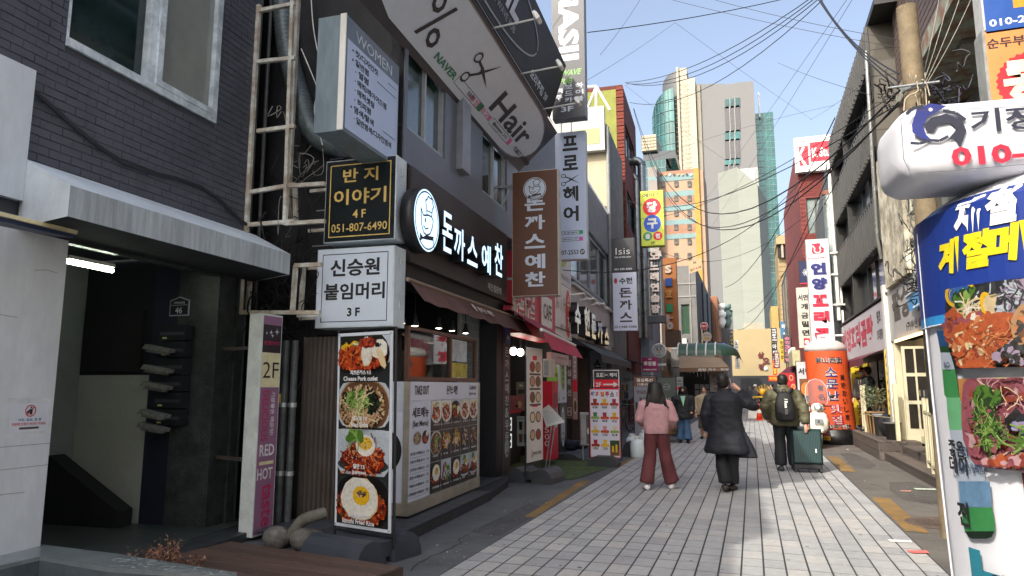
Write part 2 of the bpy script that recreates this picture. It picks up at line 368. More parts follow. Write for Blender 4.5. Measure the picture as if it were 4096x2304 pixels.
def window(F, a0, b0, a1, b1, parent, fm, gm=None, nx=2, fw=.05, dep=.06, bars=()):
    """a framed window set in the wall face; the pane is its sub-part"""
    m = MB(); m.box(F, a0, b0, -dep, a1, b0+fw, .02, fm); m.box(F, a0, b1-fw, -dep, a1, b1, .02, fm)
    m.box(F, a0, b0+fw, -dep, a0+fw, b1-fw, .02, fm); m.box(F, a1-fw, b0+fw, -dep, a1, b1-fw, .02, fm)
    for i in range(1, nx):
        x = a0+(a1-a0)*i/nx; m.box(F, x-fw/2, b0+fw, -dep, x+fw/2, b1-fw, .015, fm)
    for t in bars: y = b0+(b1-b0)*t; m.box(F, a0+fw, y-fw/2, -dep, a1-fw, y+fw/2, .012, fm)
    o = m.out('window', parent)
    for i in range(nx):
        x0 = a0+(a1-a0)*i/nx+fw/2; x1 = a0+(a1-a0)*(i+1)/nx-fw/2
        p = MB(); p.rect(F, x0, b0+fw/2, x1, b1-fw/2, gm or GLASSD, -dep*.5-(i % 2)*.01); p.out('pane', o)
    return o
def wallbox(F, w, h, dep, mat, parent, holes=(), th=.18, name='wall', back=True):
    """front wall with rectangular openings (a0,b0,a1,b1) plus a plain body behind"""
    m = MB(); xs = sorted({0, w, *[q[0] for q in holes], *[q[2] for q in holes]}); ys = sorted({0, h, *[q[1] for q in holes], *[q[3] for q in holes]})
    for i in range(len(xs)-1):
        for j in range(len(ys)-1):
            cx, cy = (xs[i]+xs[i+1])/2, (ys[j]+ys[j+1])/2
            if any(q[0] < cx < q[2] and q[1] < cy < q[3] for q in holes): continue
            m.rect(F, xs[i], ys[j], xs[i+1], ys[j+1], mat, 0)
    for a0, b0, a1, b1 in holes:
        for p, q in (((a0, b0), (a1, b0)), ((a1, b0), (a1, b1)), ((a1, b1), (a0, b1)), ((a0, b1), (a0, b0))):
            m.add([F.pt(*p, 0), F.pt(*q, 0), F.pt(*q, -th), F.pt(*p, -th)], [[0, 1, 2, 3]], mat)
    if back:
        P = [F.pt(a, b, c) for c in (-dep, 0) for a, b in ((0, 0), (w, 0), (w, h), (0, h))]
        m.add(P, [[3, 2, 1, 0], [1, 2, 6, 5], [2, 3, 7, 6], [3, 0, 4, 7]], mat)
    return m.out(name, parent)
def bulbs(): pass
o = thing('cream_block', (12, -9, 0), 'unseen cream block added behind the camera on the right to bounce light', 'building'); m = MB(); m.box(W0, 4.4, -26, 0, 14, .5, 11, mt('#bdbab0', .8)); m.out('wall', o)  # out of view, added to bounce sunlight onto the left facades and signs
# ======================= LEFT 1: dark brick building with the covered stair entrance =======================
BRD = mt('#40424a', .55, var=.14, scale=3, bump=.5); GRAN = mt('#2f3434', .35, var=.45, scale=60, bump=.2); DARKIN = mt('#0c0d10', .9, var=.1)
b1 = thing('brick_building', L(5, -1.7, 0), 'dark grey painted brick building with a covered stair entrance', 'building')
WY = (4.09, 4.47, 5.94, 6.3); F = FL(0, 0, -1.7)
m = MB()
for a0, b0, a1, b1_ in ((1.2, 2.9, WY[0], 9), (WY[2], 2.9, 6.62, 9), (WY[0], 2.9, WY[2], WY[1]), (WY[0], WY[3], WY[2], 9)): m.rect(F, a0, b0, a1, b1_, mt('#36383f', .7, var=.15), -.009)
m.box(F, 1.2, 9, -6, 6.62, 11.2, 0, BRD); m.rect(Fr(L(6.62, -1.7, 2.6), -LN, Z, LD), 0, 0, 4, 6.4, BRD, 0); m.rect(Fr(L(6.62, -1.7, 0), -LN, Z, LD), .4, 0, 4, 2.6, GRAN, 0)
for (a0, b0), (a1, b1_) in (((WY[0], WY[1]), (WY[2], WY[1])), ((WY[2], WY[1]), (WY[2], WY[3])), ((WY[0], WY[3]), (WY[0], WY[1])), ((WY[0], WY[3]), (WY[2], WY[3]))):
    m.add([F.pt(a0, b0, 0), F.pt(a1, b1_, 0), F.pt(a1, b1_, -.12), F.pt(a0, b0, -.12)], [[0, 1, 2, 3]], BRD)
m.out('wall', b1)
BW, BH = .205, .0735
bmesh_ = []
for k in range(3):
    p = MB(); p.box(Fr((0, 0, 0), LD, Z, LN), 0, 0, 0, BW-.007, BH-.007, .012+.003*k, BRD, bev=.003); bmesh_.append(p.out('brick', mesh_only=True, loc=(0, 0, 0)))
bl = []; rest = MB()
j = 0; z = 3.02
while z < 6.9:
    s = 2.2-(j % 2)*BW/2
    while s < 6.6:
        e = min(s+BW, 6.62)
        if not (s+BW > WY[0] and s < WY[2] and z+BH > WY[1] and z < WY[3]) and e-s > .05: bl.append((s, z, e-s))
        elif s < WY[0]-.03 and z+BH > WY[1]: rest.box(F, s, z, -.012, WY[0], z+BH-.008, .002, BRD)
        elif WY[2] < s+BW-.03 and z+BH > WY[1] and z < WY[3] and s < WY[2]: rest.box(F, WY[2], z, -.012, s+BW-.007, z+BH-.008, .002, BRD)
        s += BW
    z += BH; j += 1
vis = [q for q in bl if q[2] > .2 and 3.5 < q[0] < 6.5 and 3.3 < q[1] < 5.6]; vs_ = set(id(q) for q in vis[:300])
for q in bl:
    if id(q) in vs_: ref('brick', bmesh_[rnd.randrange(3)], b1, L(q[0], -1.7145, q[1]))
    else: rest.box(F, q[0], q[1], -.012, q[0]+q[2]-.007, q[1]+BH-.007, .001+rnd.uniform(0, .005), BRD)
rest.out('brickwork', b1, kind='stuff')
WF = mt('#bcc4ca', .5, var=.15, scale=8, col2='#9aa3a8'); mul = LW(612, 340, -1.7)[0]
m = MB(); Fw = F; fw = .075
m.box(F, WY[0], WY[1], -.1, WY[2], WY[1]+fw, .03, WF); m.box(F, WY[0], WY[1]+fw, -.1, WY[0]+.03, WY[3], .0, WF); m.box(F, WY[2]-fw, WY[1]+fw, -.1, WY[2], WY[3], .03, WF)
m.box(F, mul-.09, WY[1]+fw, -.1, mul-.01, WY[3], .02, WF); m.box(F, mul-.008, WY[1]+fw, -.06, mul+.065, WY[3], .045, WF)
m.box(F, mul+.07, WY[1]+fw, -.06, WY[2]-fw-.01, WY[1]+fw+.06, .04, WF)
wo_ = m.out('window', b1)
m = MB(); m.rect(F, WY[0]+.03, WY[1], mul-.08, WY[3], mt('#1c2a2a', .05, var=.3, scale=1.5, spec=.8), -.07); m.out('pane', wo_)
m = MB(); m.rect(F, mul+.06, WY[1], WY[2]-.07, WY[3], mt('#6a6d68', .18, var=.1, scale=1.5, spec=.7), -.03); m.out('pane', wo_)
m = MB(); m.tube([L(s, -1.66, z) for s, z in (LW(x, y, -1.66) for x, y in ((130, 360), (200, 420), (300, 510), (400, 590), (500, 655), (600, 690), (700, 712), (800, 745), (880, 800), (960, 880), (1010, 915)))], .02, mt('#1c1d22', .5), 8)
m.out('cable', b1)
# lower storey: granite lintel and pier, stair hall
m = MB(); m.box(FL(0, 0, -1.7), 4.28, 2.79, -.1, 6.2, 3.3, -.02, GRAN); m.out('lintel', b1)
GP = [(6.03, 6.3), (6.32, 6.62)]
m = MB(); m.box(F, 6.2, 0, -.55, 6.47, 2.95, -.01, GRAN); m.out('pier', b1); m = MB(); m.box(F, 6.49, 0, -.5, 6.62, 2.95, .01, GRAN); m.out('pier', b1)
m = MB(); HW = mt('#4a5054', .8, var=.1, scale=2)
FI = FL(0, 0, -1.7)
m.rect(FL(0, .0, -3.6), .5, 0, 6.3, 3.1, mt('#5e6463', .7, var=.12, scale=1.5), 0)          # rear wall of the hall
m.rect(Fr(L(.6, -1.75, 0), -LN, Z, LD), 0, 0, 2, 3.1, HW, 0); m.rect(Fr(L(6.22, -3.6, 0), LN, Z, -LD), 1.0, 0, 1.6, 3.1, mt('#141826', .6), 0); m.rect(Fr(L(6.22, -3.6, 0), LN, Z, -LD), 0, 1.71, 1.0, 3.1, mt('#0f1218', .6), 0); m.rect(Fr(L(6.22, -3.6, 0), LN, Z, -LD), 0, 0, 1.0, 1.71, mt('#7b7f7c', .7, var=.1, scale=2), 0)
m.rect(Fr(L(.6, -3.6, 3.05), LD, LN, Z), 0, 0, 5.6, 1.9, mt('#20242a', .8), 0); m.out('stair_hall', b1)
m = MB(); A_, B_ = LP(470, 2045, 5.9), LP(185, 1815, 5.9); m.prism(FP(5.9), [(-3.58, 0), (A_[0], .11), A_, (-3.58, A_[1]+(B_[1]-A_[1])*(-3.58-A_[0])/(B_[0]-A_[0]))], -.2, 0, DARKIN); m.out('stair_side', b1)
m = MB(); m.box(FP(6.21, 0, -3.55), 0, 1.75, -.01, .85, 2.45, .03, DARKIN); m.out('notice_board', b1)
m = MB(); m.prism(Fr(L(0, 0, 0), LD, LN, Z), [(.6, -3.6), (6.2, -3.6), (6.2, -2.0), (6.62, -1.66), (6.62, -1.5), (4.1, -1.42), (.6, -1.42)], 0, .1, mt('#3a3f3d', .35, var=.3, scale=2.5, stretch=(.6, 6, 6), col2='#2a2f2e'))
m.out('threshold', b1)
tl = thing('ceiling_tube_light', L(4.8, -2.2, 2.6), 'lit white tube light under the ceiling of the stair entrance', 'light')
q0 = LW(268, 1045, -2.3); q1 = LW(450, 1083, -2.3)
m = MB(); m.tube([L(q0[0], -2.3, q0[1]), L(q1[0], -2.3, q1[1])], .022, mt('#f3ffe8', .4, emit=14), 8); m.out('tube', tl); m = MB(); m.box(FL(0, 0, -2.34), q0[0], q0[1]+.025, 0, q1[0], q0[1]+.06, .07, OFFW); m.out('housing', tl)
# house number plate, mail boxes with newspapers
def onwallY(x, y, s): d, z = LP(x, y, s); return d, z
hd, hz = LP(680, 1265, 6.19); hd2, hz2 = LP(762, 1185, 6.19)
hp = thing('house_number_plate', L(6.19, hd, hz), 'small navy house number plate reading 46 in the stair entrance', 'number plate')
F2 = FP(6.19, hz, hd); w_ = hd2-hd; h_ = hz2-hz; m = MB(); m.prism(F2, [(0, 0), (w_, 0), (w_, h_*.8), (w_/2, h_), (0, h_*.8)], 0, .012, mt('#8a939c', .5)); m.out('rim', hp)
m = MB(); m.prism(F2, [(.012, .012), (w_-.012, .012), (w_-.012, h_*.8-.008), (w_/2, h_-.014), (.012, h_*.8-.008)], .012, .016, mt('#10131c', .4)); text(m, F2, '46', w_/2, h_*.28, h_*.33, mt('#aab2ba', .5), c=.019); text(m, F2, '서면로68번길', w_/2, h_*.68, h_*.12, mt('#aab2ba', .5), c=.019); m.line(F2, [(.02, h_*.55), (w_-.02, h_*.55)], .004, mt('#aab2ba', .5), .019); m.out('plate', hp)
mb_ = thing('mail_boxes', L(6.15, -2.2, .8), 'column of dark wall mail boxes with newspapers stuck in the slots', 'mailbox')
md0, mz1 = LP(665, 1300, 6.17); md1, mz0 = LP(745, 1700, 6.17); nh = 6
for i in range(nh):
    zz = mz0+(mz1-mz0)*i/nh; hh = (mz1-mz0)/nh-.015; F3 = FP(6.17, zz, md0)
    m = MB(); m.box(F3, 0, 0, -.02, md1-md0, hh, .1, mt('#23262b', .35, .4)); m.box(F3, .02, hh*.35, .1, md1-md0-.02, hh*.55, .105, mt('#3d434a', .4, .5)); m.rect(F3, .06, hh*.12, .12, hh*.22, mt('#a9a26a', .6), .107); m.out('box', mb_)
for i, zz in enumerate((.28, .42, .72, .9, 1.12)):
    m = MB(); F3 = FP(6.05, .85+zz*1.0, md0-.05); PAP = mt('#5c5e5c', .8, var=.3, scale=25)
    m.prism(F3, [(-.06, .02), (.3, -.03+.02*i % 3*.02), (.32, .01), (-.02, .07)], 0, .09, PAP); m.prism(F3, [(-.03, -.01), (.25, -.05), (.28, -.02), (.0, .02)], .02, .07, PAP)
    m.out('newspaper', label=['newspaper in the lowest used mail slot', 'newspaper in the second mail slot from below', 'folded newspaper in the middle mail slot', 'crumpled newspaper in the second mail slot from the top', 'newspaper in the topmost used mail slot'][i], cat='newspaper', group='newspapers in the mail boxes')
# white cladding left of the entrance
PW = mt('#b6bcc2', .55, var=.1, scale=2.2, stretch=(1, 1, .35))
cl = thing('white_cladding', L(3.2, -1.66, 0), 'white metal cladding panel left of the stair entrance', 'cladding')
m = MB(); m.box(FL(0, 0, -1.69), .6, .12, -.3, 4.28, 2.8, .01, PW); m.out('lower_panel', cl)
for zz in (.95, 1.12): m = MB(); m.rect(FL(0, 0, -1.68), .6, zz, 4.28, zz+.004, mt('#6c7074', .7), .002); m.out('seam', cl)
for s_, zz, ln in ((3.3, .6, .5), (3.6, 2.1, .3), (2.9, 1.5, .4), (3.75, .75, .35), (4.0, 2.5, .2)): m = MB(); m.line(FL(0, 0, -1.68), [(s_, zz), (s_+ln*.5, zz+.02), (s_+ln, zz+.01)], .006, mt('#7c7f80', .7), .003); m.out('scuff', cl)
m = MB(); m.box(FL(0, 0, -1.69), .6, 3.02, 0, 3.81, 4.10, .06, PW); m.out('upper_panel', cl)
nd = thing('paper_notice', L(3.75, -1.67, 1.3), 'white paper notice with a no littering symbol on the white cladding', 'notice')
n0 = LW(35, 1733, -1.67); n1 = LW(203, 1610, -1.67); F3 = FL(n0[0], n0[1], -1.676); w_ = n1[0]-n0[0]; h_ = n1[1]-n0[1]
m = MB(); m.rect(F3, 0, 0, w_, h_, mt('#cfd3dd', .7, var=.03), 0); m.rect(F3, -.03, -.04, w_+.03, h_+.04, mt('#a9aeb2', .3), -.003); m.out('sheet', nd)
m = MB(); text(m, F3, '커피, 음료, 껌 통', w_*.5, h_*.42, h_*.1, mt('#2d5b86', .6), c=.003, w=w_*.6); text(m, F3, '이곳에 쓰레기 버리지 마세요.', w_*.5, h_*.28, h_*.11, mt('#9c2f38', .6), c=.003, w=w_*.88); m.rect(F3, w_*.25, h_*.1, w_*.75, h_*.17, mt('#3a3434', .6), .003)
m.line(F3, [(w_*.5+h_*.19*math.cos(t*.35), h_*.73+h_*.19*math.sin(t*.35)) for t in range(19)], .008, mt('#a02b35', .6), .003); m.line(F3, [(w_*.5-h_*.13, h_*.6), (w_*.5+h_*.13, h_*.86)], .008, mt('#a02b35', .6), .0035)
m.ell(F3, w_*.51, h_*.84, h_*.03, h_*.035, BLACKP, .004, 8); m.poly(F3, [(w_*.48, h_*.6), (w_*.54, h_*.6), (w_*.55, h_*.79), (w_*.48, h_*.79)], BLACKP, .004); m.line(F3, [(w_*.48, h_*.76), (w_*.4, h_*.66)], .012, BLACKP, .0045); m.out('print', nd)
# entrance awning: white wedge of sheet metal
AW = mt('#a9b1b6', .5, var=.1, scale=2.5, bump=.1); AWF = mt('#8b9297', .55, var=.2, scale=14, stretch=(1.5, 1.5, .12), col2='#777e83')
aw = thing('entrance_awning', L(5, -1.3, 2.8), 'grey white sheet metal awning over the stair entrance', 'awning')
s0, s1 = 3.83, 6.74; do = -.9; zt, zf, zb = 3.38, 3.02, 2.79; sl, sr = LW(270, 866, do)[0], LW(1158, 1095, do)[0]
A = lambda s, d, z: L(s, d, z)
sl0 = s0-.0; zb2 = 2.83
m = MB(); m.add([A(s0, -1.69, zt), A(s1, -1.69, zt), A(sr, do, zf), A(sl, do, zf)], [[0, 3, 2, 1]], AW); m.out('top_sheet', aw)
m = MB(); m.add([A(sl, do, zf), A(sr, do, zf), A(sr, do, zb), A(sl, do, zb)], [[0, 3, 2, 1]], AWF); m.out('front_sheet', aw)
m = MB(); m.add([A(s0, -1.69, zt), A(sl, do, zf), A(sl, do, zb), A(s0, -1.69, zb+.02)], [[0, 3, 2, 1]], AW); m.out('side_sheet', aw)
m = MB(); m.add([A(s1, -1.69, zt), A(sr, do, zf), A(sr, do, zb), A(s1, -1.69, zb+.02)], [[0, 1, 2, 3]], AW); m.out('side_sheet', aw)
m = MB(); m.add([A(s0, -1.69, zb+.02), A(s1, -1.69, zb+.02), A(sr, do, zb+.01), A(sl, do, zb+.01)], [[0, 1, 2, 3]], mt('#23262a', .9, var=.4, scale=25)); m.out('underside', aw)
ca = thing('canopy_edge', L(3.2, -1.2, 2.7), 'dark blue canopy edge jutting in at the left in front of the white cladding', 'canopy')
m = MB(); a = [LW(0, 850, -1.3), LW(300, 918, -1.3)]; m.prism(Fr(L(0, -1.3, 0), LD, LN, Z), [(2.2, -.35), (2.2, 0), (a[1][0], 0), (a[1][0]-.1, -.1)], 2.74, 2.79, mt('#1b2440', .4)); m.out('sheet', ca)
m = MB(); m.prism(Fr(L(0, -1.3, 0), LD, LN, Z), [(2.2, -.0), (2.2, .03), (a[1][0], .03), (a[1][0], 0)], 2.77, 2.8, mt('#b3aa8a', .5)); m.out('trim', ca)
# invented blocks out of view behind the camera, sized to cast the street's shade
o = thing('unseen_shade_block', (-8, -6, 0), 'unseen grey block added behind the camera on the left to cast shade', 'building'); m = MB(); m.box(FL(0, 0, -1.8), -3, 0, -6, 1.15, 10.6, 0, BRD); m.out('wall', o); m = MB(); m.box(FL(0, 0, -1.8), -16, 0, -6, -3.1, 9.8, 0, OFFW); m.out('wall', o)
# foreground: grey metal planter trough with checker plate top, dry shrub, brown deck
tr = thing('metal_trough', L(2.9, -1, 0), 'grey metal ramp edge with a checker plate top at the lower left corner', 'ramp')
CHK = mt('#7d8588', .35, .6, var=.15, scale=5); zc = .32
pa = [atG(0, 2190, zc), atG(150, 2175, zc), atG(470, 2215, zc), atG(945, 2290, zc), atG(945, 2304, zc), atG(430, 2270, zc), atG(160, 2225, zc), atG(0, 2262, zc)]
pp = [(p.x, p.y) for p in pa]; m = MB(); m.prism(W0, pp, zc-.03, zc, CHK); m.out('plate', tr)
m = MB(); lo = [atG(0, 2262, zc), atG(160, 2225, zc), atG(430, 2270, zc), atG(945, 2304, zc)]
m.add([p for q in lo for p in (q-Z*.03, q-Z*.32)], [[0, 1, 3, 2], [2, 3, 5, 4], [4, 5, 7, 6]], mt('#4b5358', .5, .3, var=.15)); m.out('side', tr)
m = MB()
for i in range(230):
    u, v_ = rnd.random(), rnd.random(); A0 = pa[2].lerp(pa[5], v_*.9+.05); A1 = pa[3].lerp(pa[4], v_*.9+.05); c = A0.lerp(A1, u); an = .6 if i % 2 else -.7
    f = Fr(c, (math.cos(an), math.sin(an), 0), (-math.sin(an), math.cos(an), 0)); m.box(f, -.012, -.003, 0, .012, .003, .002, CHK)
m.out('tread_pattern', tr, kind='stuff')
dk = thing('brown_deck', (-4, 5.2, 0), 'brown composite deck in front of the dark entrance step', 'deck')
DKM = [mt('#46362f', .6, var=.2, scale=7, stretch=(1, 6, 1), bump=.3), mt('#3f312b', .6, var=.2, scale=7, stretch=(1, 6, 1), bump=.3), mt('#4b3a33', .6, var=.2, scale=7, stretch=(1, 6, 1), bump=.3)]
e0 = atG(960, 2170, .17); e1 = atG(1605, 2265, .17); ux = (e1-e0).normalized(); ux = V((ux.x, ux.y, 0)).normalized(); vy = V((-ux.y, ux.x, 0))
FD = Fr((e1.x, e1.y, 0), -ux, -vy, Z)     # a to the left, b towards the camera
DL = (e1-e0).length+.12
for i in range(16):
    m = MB(); b0 = i*.145; m.box(FD, 0, b0+.004, .14, DL, b0+.141, .17, DKM[i % 3], bev=.003); m.out('plank', dk)
m = MB(); m.box(FD, -.02, 0, 0, 0.0, 2.4, .165, mt('#33271f', .7, var=.2)); m.box(FD, .01, .01, 0, DL, .03, .139, mt('#33271f', .7, var=.2)); m.out('fascia', dk)
es = thing('entrance_step', L(5, -1.4, 0), 'dark stone kerb step in front of the stair entrance', 'step')
m = MB(); m.prism(Fr(L(0, 0, 0), LD, LN, Z), [(3.4, -1.7), (6.7, -1.62), (6.9, -1.2), (5.6, -1.15), (3.4, -1.2)], 0, .085, mt('#2a2e30', .6, var=.25, scale=6)); m.out('block', es)
# dry shrub at the lower left
sh = thing('dry_shrub', atG(640, 2304, .1), 'dry reddish brown shrub with small withered leaves at the lower left', 'shrub')
sc_ = atG(655, 2300, .15); m = MB(); lv = MB(); BR = [mt('#5a3d33', .8), mt('#6d4a3c', .8), mt('#4a3a30', .8), mt('#86694f', .8)]
for i in range(95):
    a_ = rnd.uniform(0, 6.28); rr = rnd.uniform(.02, .3); top = sc_+V((math.cos(a_)*rr*1.25, math.sin(a_)*rr*.7, rnd.uniform(.05, .27)*(1.15-rr*2))); st0 = sc_+V((math.cos(a_)*rr*.5, math.sin(a_)*rr*.3, -.15))
    m.tube([st0, st0.lerp(top, .6)+V((rnd.uniform(-.02, .02), 0, .02)), top], [.004, .003, .0015], BR[0], 4)
    for k in range(26):
        c = st0.lerp(top, rnd.uniform(.35, 1))+V([rnd.gauss(0, .022) for _ in range(3)]); u_ = V([rnd.gauss(0, 1) for _ in range(3)]).normalized(); v2 = u_.orthogonal().normalized(); s = rnd.uniform(.008, .018)
        lv.add([c-u_*s, c+v2*s*.4, c+u_*s, c-v2*s*.4], [[0, 1, 2, 3]], rnd.choice(BR))
m.out('twigs', sh, kind='stuff'); lv.out('foliage', sh, kind='stuff')
# ======================= sign helpers =======================
def sign(label, F, w, h, dep, facem, casem, draw=None, rim=.025, rimm=None, cat='sign', group=None, name='sign_box', hinge=False):
    t = thing(name, F.pt(w/2, 0, -dep/2), label, cat, group)
    m = MB(); m.box(F, 0, 0, -dep, w, h, 0, casem, bev=.006); m.out('cabinet', t)
    m = MB(); m.rect(F, rim, rim, w-rim, h-rim, facem, .003); f = m.out('face_panel', t)
    if rimm: m = MB(); m.rim(F, rim, rim, w-rim, h-rim, .012, rimm, .005); m.out('border', t)
    if draw:
        m = MB(); draw(m, F, w, h)
        if m.f: m.out('lettering', t)
    if hinge:
        for k in (.22, .78): m = MB(); m.tube([F.pt(w+.008, h*k, -dep*.5), F.pt(w+.008, h*k+.09, -dep*.5)], .012, STEEL, 6); m.out('hinge', t)
    return t
def psF(x0, yt, x1, yb, s):
    ym = (yt+yb)/2; d0, z1 = LP(x0, ym, s)[0], LP(x0, yt, s)[1]; d1, z0 = LP(x1, ym, s)[0], LP(x1, yb, s)[1]; return FP(s, z0, d0), d1-d0, z1-z0
def wsF(x0, yt, x1, yb, d):        # on a wall-parallel plane (corners: upper left, lower right)
    s0, z1 = LW(x0, yt, d); s1, z0 = LW(x1, yb, d); return FL(s0, z0, d), s1-s0, z1-z0
def ysF(x0, yt, x1, yb, Y):
    ym = (yt+yb)/2; p = atY(x0, yt, Y); q = atY(x1, yb, Y); a = atY(x0, ym, Y).x; return FX(a, Y, q.z), atY(x1, ym, Y).x-a, p.z-q.z
def bars(name, label, cat, segs, r, mat, group=None, pname='bar', sq=True, parent=None):
    t = parent or thing(name, segs[0][0], label, cat, group)
    for a, b in segs:
        m = MB(); a, b = V(a), V(b); d = (b-a).normalized(); u = d.cross(Z).normalized() if abs(d.z) < .95 else V((1, 0, 0)); v = u.cross(d)
        F = Fr(a, u, v, d); ln = (b-a).length
        (m.box(F, -r, -r, 0, r, r, ln, mat) if sq else m.tube([a, b], r, mat, 8)); m.out(pname, t)
    return t
def pole_bars(t, segs, r, mat, pname='bracket'): return bars('', '', '', segs, r, mat, pname=pname, parent=t)
# ======================= gap between the buildings: duct, frames, pipes =======================
gb = thing('rear_gap_wall', L(6.9, -3.4, 0), 'narrow stained cream wall at the back of the gap between the dark buildings', 'wall')
m = MB(); m.rect(FL(0, 0, -2.6), 6.62, 0, 7.3, 11, mt('#6a6356', .9, var=.3, scale=2, stretch=(1, 1, .3)), 0); m.out('wall', gb)
for k, (s, r) in enumerate(((6.66, .045), (6.78, .03), (6.98, .025))):
    m = MB(); m.tube([L(s, -1.82, 0), L(s, -1.82, 9)], r, mt('#4c4e4f', .5, var=.2), 8); m.out('riser_pipe', label=['thickest grey riser pipe in the gap beside the brick corner', 'middle grey riser pipe in the gap beside the brick corner', 'thin grey riser pipe near the black side wall'][k], cat='pipe', group='riser pipes in the gap')
def cpath(pts, s):
    o = []
    for x, y in pts: d, z = LP(x, y, s); o.append(L(s, d, z))
    return o
def smooth(pts, n=6):
    out = []; P = [pts[0]]+list(pts)+[pts[-1]]
    for i in range(1, len(P)-2):
        for k in range(n):
            t = k/n; a, b, c, d = P[i-1], P[i], P[i+1], P[i+2]
            out.append(.5*((2*b)+(c-a)*t+(2*a-5*b+4*c-d)*t*t+(3*b-a-3*c+d)*t*t*t))
    return out+[P[-2]]
dpt = smooth(cpath([(1125, -260), (1130, 0), (1142, 150), (1168, 280), (1205, 400), (1235, 500), (1285, 560), (1370, 590), (1480, 600)], 7.0), 24)
m = MB(); DUCT = mt('#4d5556', .4, .25, var=.15, scale=8)
rs = [.125*(1+(.045 if i % 3 == 0 else -.03)) for i in range(len(dpt))]; m.tube(dpt, rs, DUCT, 14)
m.out('flexible_duct', label='big grey corrugated flexible duct bending down the gap', cat='duct')
fr_ = thing('scaffold_frame', L(6.6, -1.5, 0), 'rusty white painted steel frame standing in the gap', 'metal frame')
def P66(x, y, s=6.55): d, z = LP(x, y, s); return L(s, d, z)
segs = []
for yy in ((45, 15), (248, 232), (525, 505), (772, 738), (900, 885)): segs.append((P66(1030 if yy[0] < 600 else 985, yy[0]), P66(1180, yy[1])))
segs += [(P66(1036, 20), P66(985, 930)), (P66(1176, -150), P66(1140, 900)), (P66(1200, -150, 6.8), P66(1150, 900, 6.8)), (P66(1140, 745), P66(1300, 735)), (P66(1140, 895), P66(1300, 885)), (P66(1180, 1062), P66(1285, 1058)), (P66(1183, 1062), P66(1170, 1250)), (P66(1215, 1062, 6.8), P66(1203, 1250, 6.8)), (P66(960, 1250), P66(1280, 1250)), (P66(968, 1110), P66(960, 1250)), (P66(1190, 1262, 6.7), P66(1280, 1262, 6.7)), (P66(1002, 1100, 6.75), P66(990, 1250, 6.75)), (P66(1180, 750, 6.75), P66(1183, 885, 6.75))]
bars('', '', '', segs, .022, RUSTW, parent=fr_)
# black side wall of the shop building, with tangled cables
def tangle(name, label, c, sx, sy, sz, n, r, mat=CABLE, seed=1, cat='cables', k=7):
    rd = random.Random(seed); m = MB(); c = V(c)
    for i in range(n):
        a = c+V((rd.gauss(0, sx), rd.gauss(0, sy), rd.gauss(0, sz))); pts = [a]
        for j in range(k): pts.append(pts[-1]+V((rd.gauss(0, sx*.7), rd.gauss(0, sy*.7), rd.gauss(0, sz*.5))))
        m.tube(smooth(pts, 3), r*rd.uniform(.6, 1.4), rd.choice(mat) if isinstance(mat, list) else mat, 4)
    return m.out(name, label=label, cat=cat)
d0, z0 = LP(1170, 1000, 7.1); tangle('cable_tangle', 'black cable tangle hanging in the gap behind the white 3F sign box', L(6.95, -1.25, 3.0), .12, .1, .28, 26, .008, seed=3)
tangle('cable_tangle', 'thin cable tangle in the gap above the black 4F sign box', L(6.9, -1.25, 4.3), .12, .08, .3, 16, .005, [CABLE, mt('#6c6a64', .6)], seed=5)
tangle('cable_tangle', 'dark cable tangle in the gap right of the awning corner', L(6.9, -1.5, 2.5), .14, .1, .25, 26, .008, seed=9)
for k, pts in enumerate(([(1245, 0), (1255, 120), (1285, 260), (1340, 390), (1390, 560)], [(1205, 195), (1245, 290), (1268, 360), (1258, 450), (1290, 580)])):
    m = MB(); m.tube(smooth(cpath(pts, 6.4-.15*k), 5), .0065, mt('#a9aaa4', .6), 5); m.out('cable', label=['long pale cable hanging past the women price box', 'short pale cable dangling before the flexible duct'][k], cat='cable')
b2 = thing('pork_cutlet_building', L(9.7, -1, 0), 'dark grey building with the pork cutlet shop below and hair salon above', 'building')
BLK = mt('#1c1d20', .6, var=.3, scale=3); GREYW = mt('#54575f', .4, .2, var=.12, scale=1.5)
m = MB(); m.rect(FP(7.22, 0, -4), 0, 2.2, 3.98, 8.3, BLK, 0); m.rect(FP(7.22, 0, -4), 0, 0, 2.9, 2.2, BLK, 0)
for zz in (3.3, 3.75, 4.4, 5.0): m.box(FP(7.22, 0, -1.6), .35+(zz*7 % 1)*.3, zz, 0, 1.5, zz+.015, .004, mt('#7c7e80', .7))
m.out('side_wall', b2)
CORR = mt('#4b443f', .45, .3, var=.15, scale=3)
cp = thing('corrugated_panel', L(7.0, -.9, 0), 'brown corrugated metal panel beside the food photo banner', 'panel')
F, w_, h_ = psF(1215, 1350, 1345, 2080, 6.95); n = 14; pts = []
for i in range(n+1): pts += [(w_*i/n, 0 if i % 2 else .03), (w_*(i+.5)/n, 0 if i % 2 else .03)] if i < n else [(w_, 0)]
m = MB()
for (a, c), (a2, c2) in zip(pts, pts[1:]): m.add([F.pt(a, 0, c), F.pt(a2, 0, c2), F.pt(a2, h_, c2), F.pt(a, h_, c)], [[0, 1, 2, 3]], CORR)
m.box(F, -.02, 0, -.1, 0, h_, .04, CORR); m.box(F, w_, 0, -.1, w_+.02, h_, .04, CORR); m.out('sheet', cp)
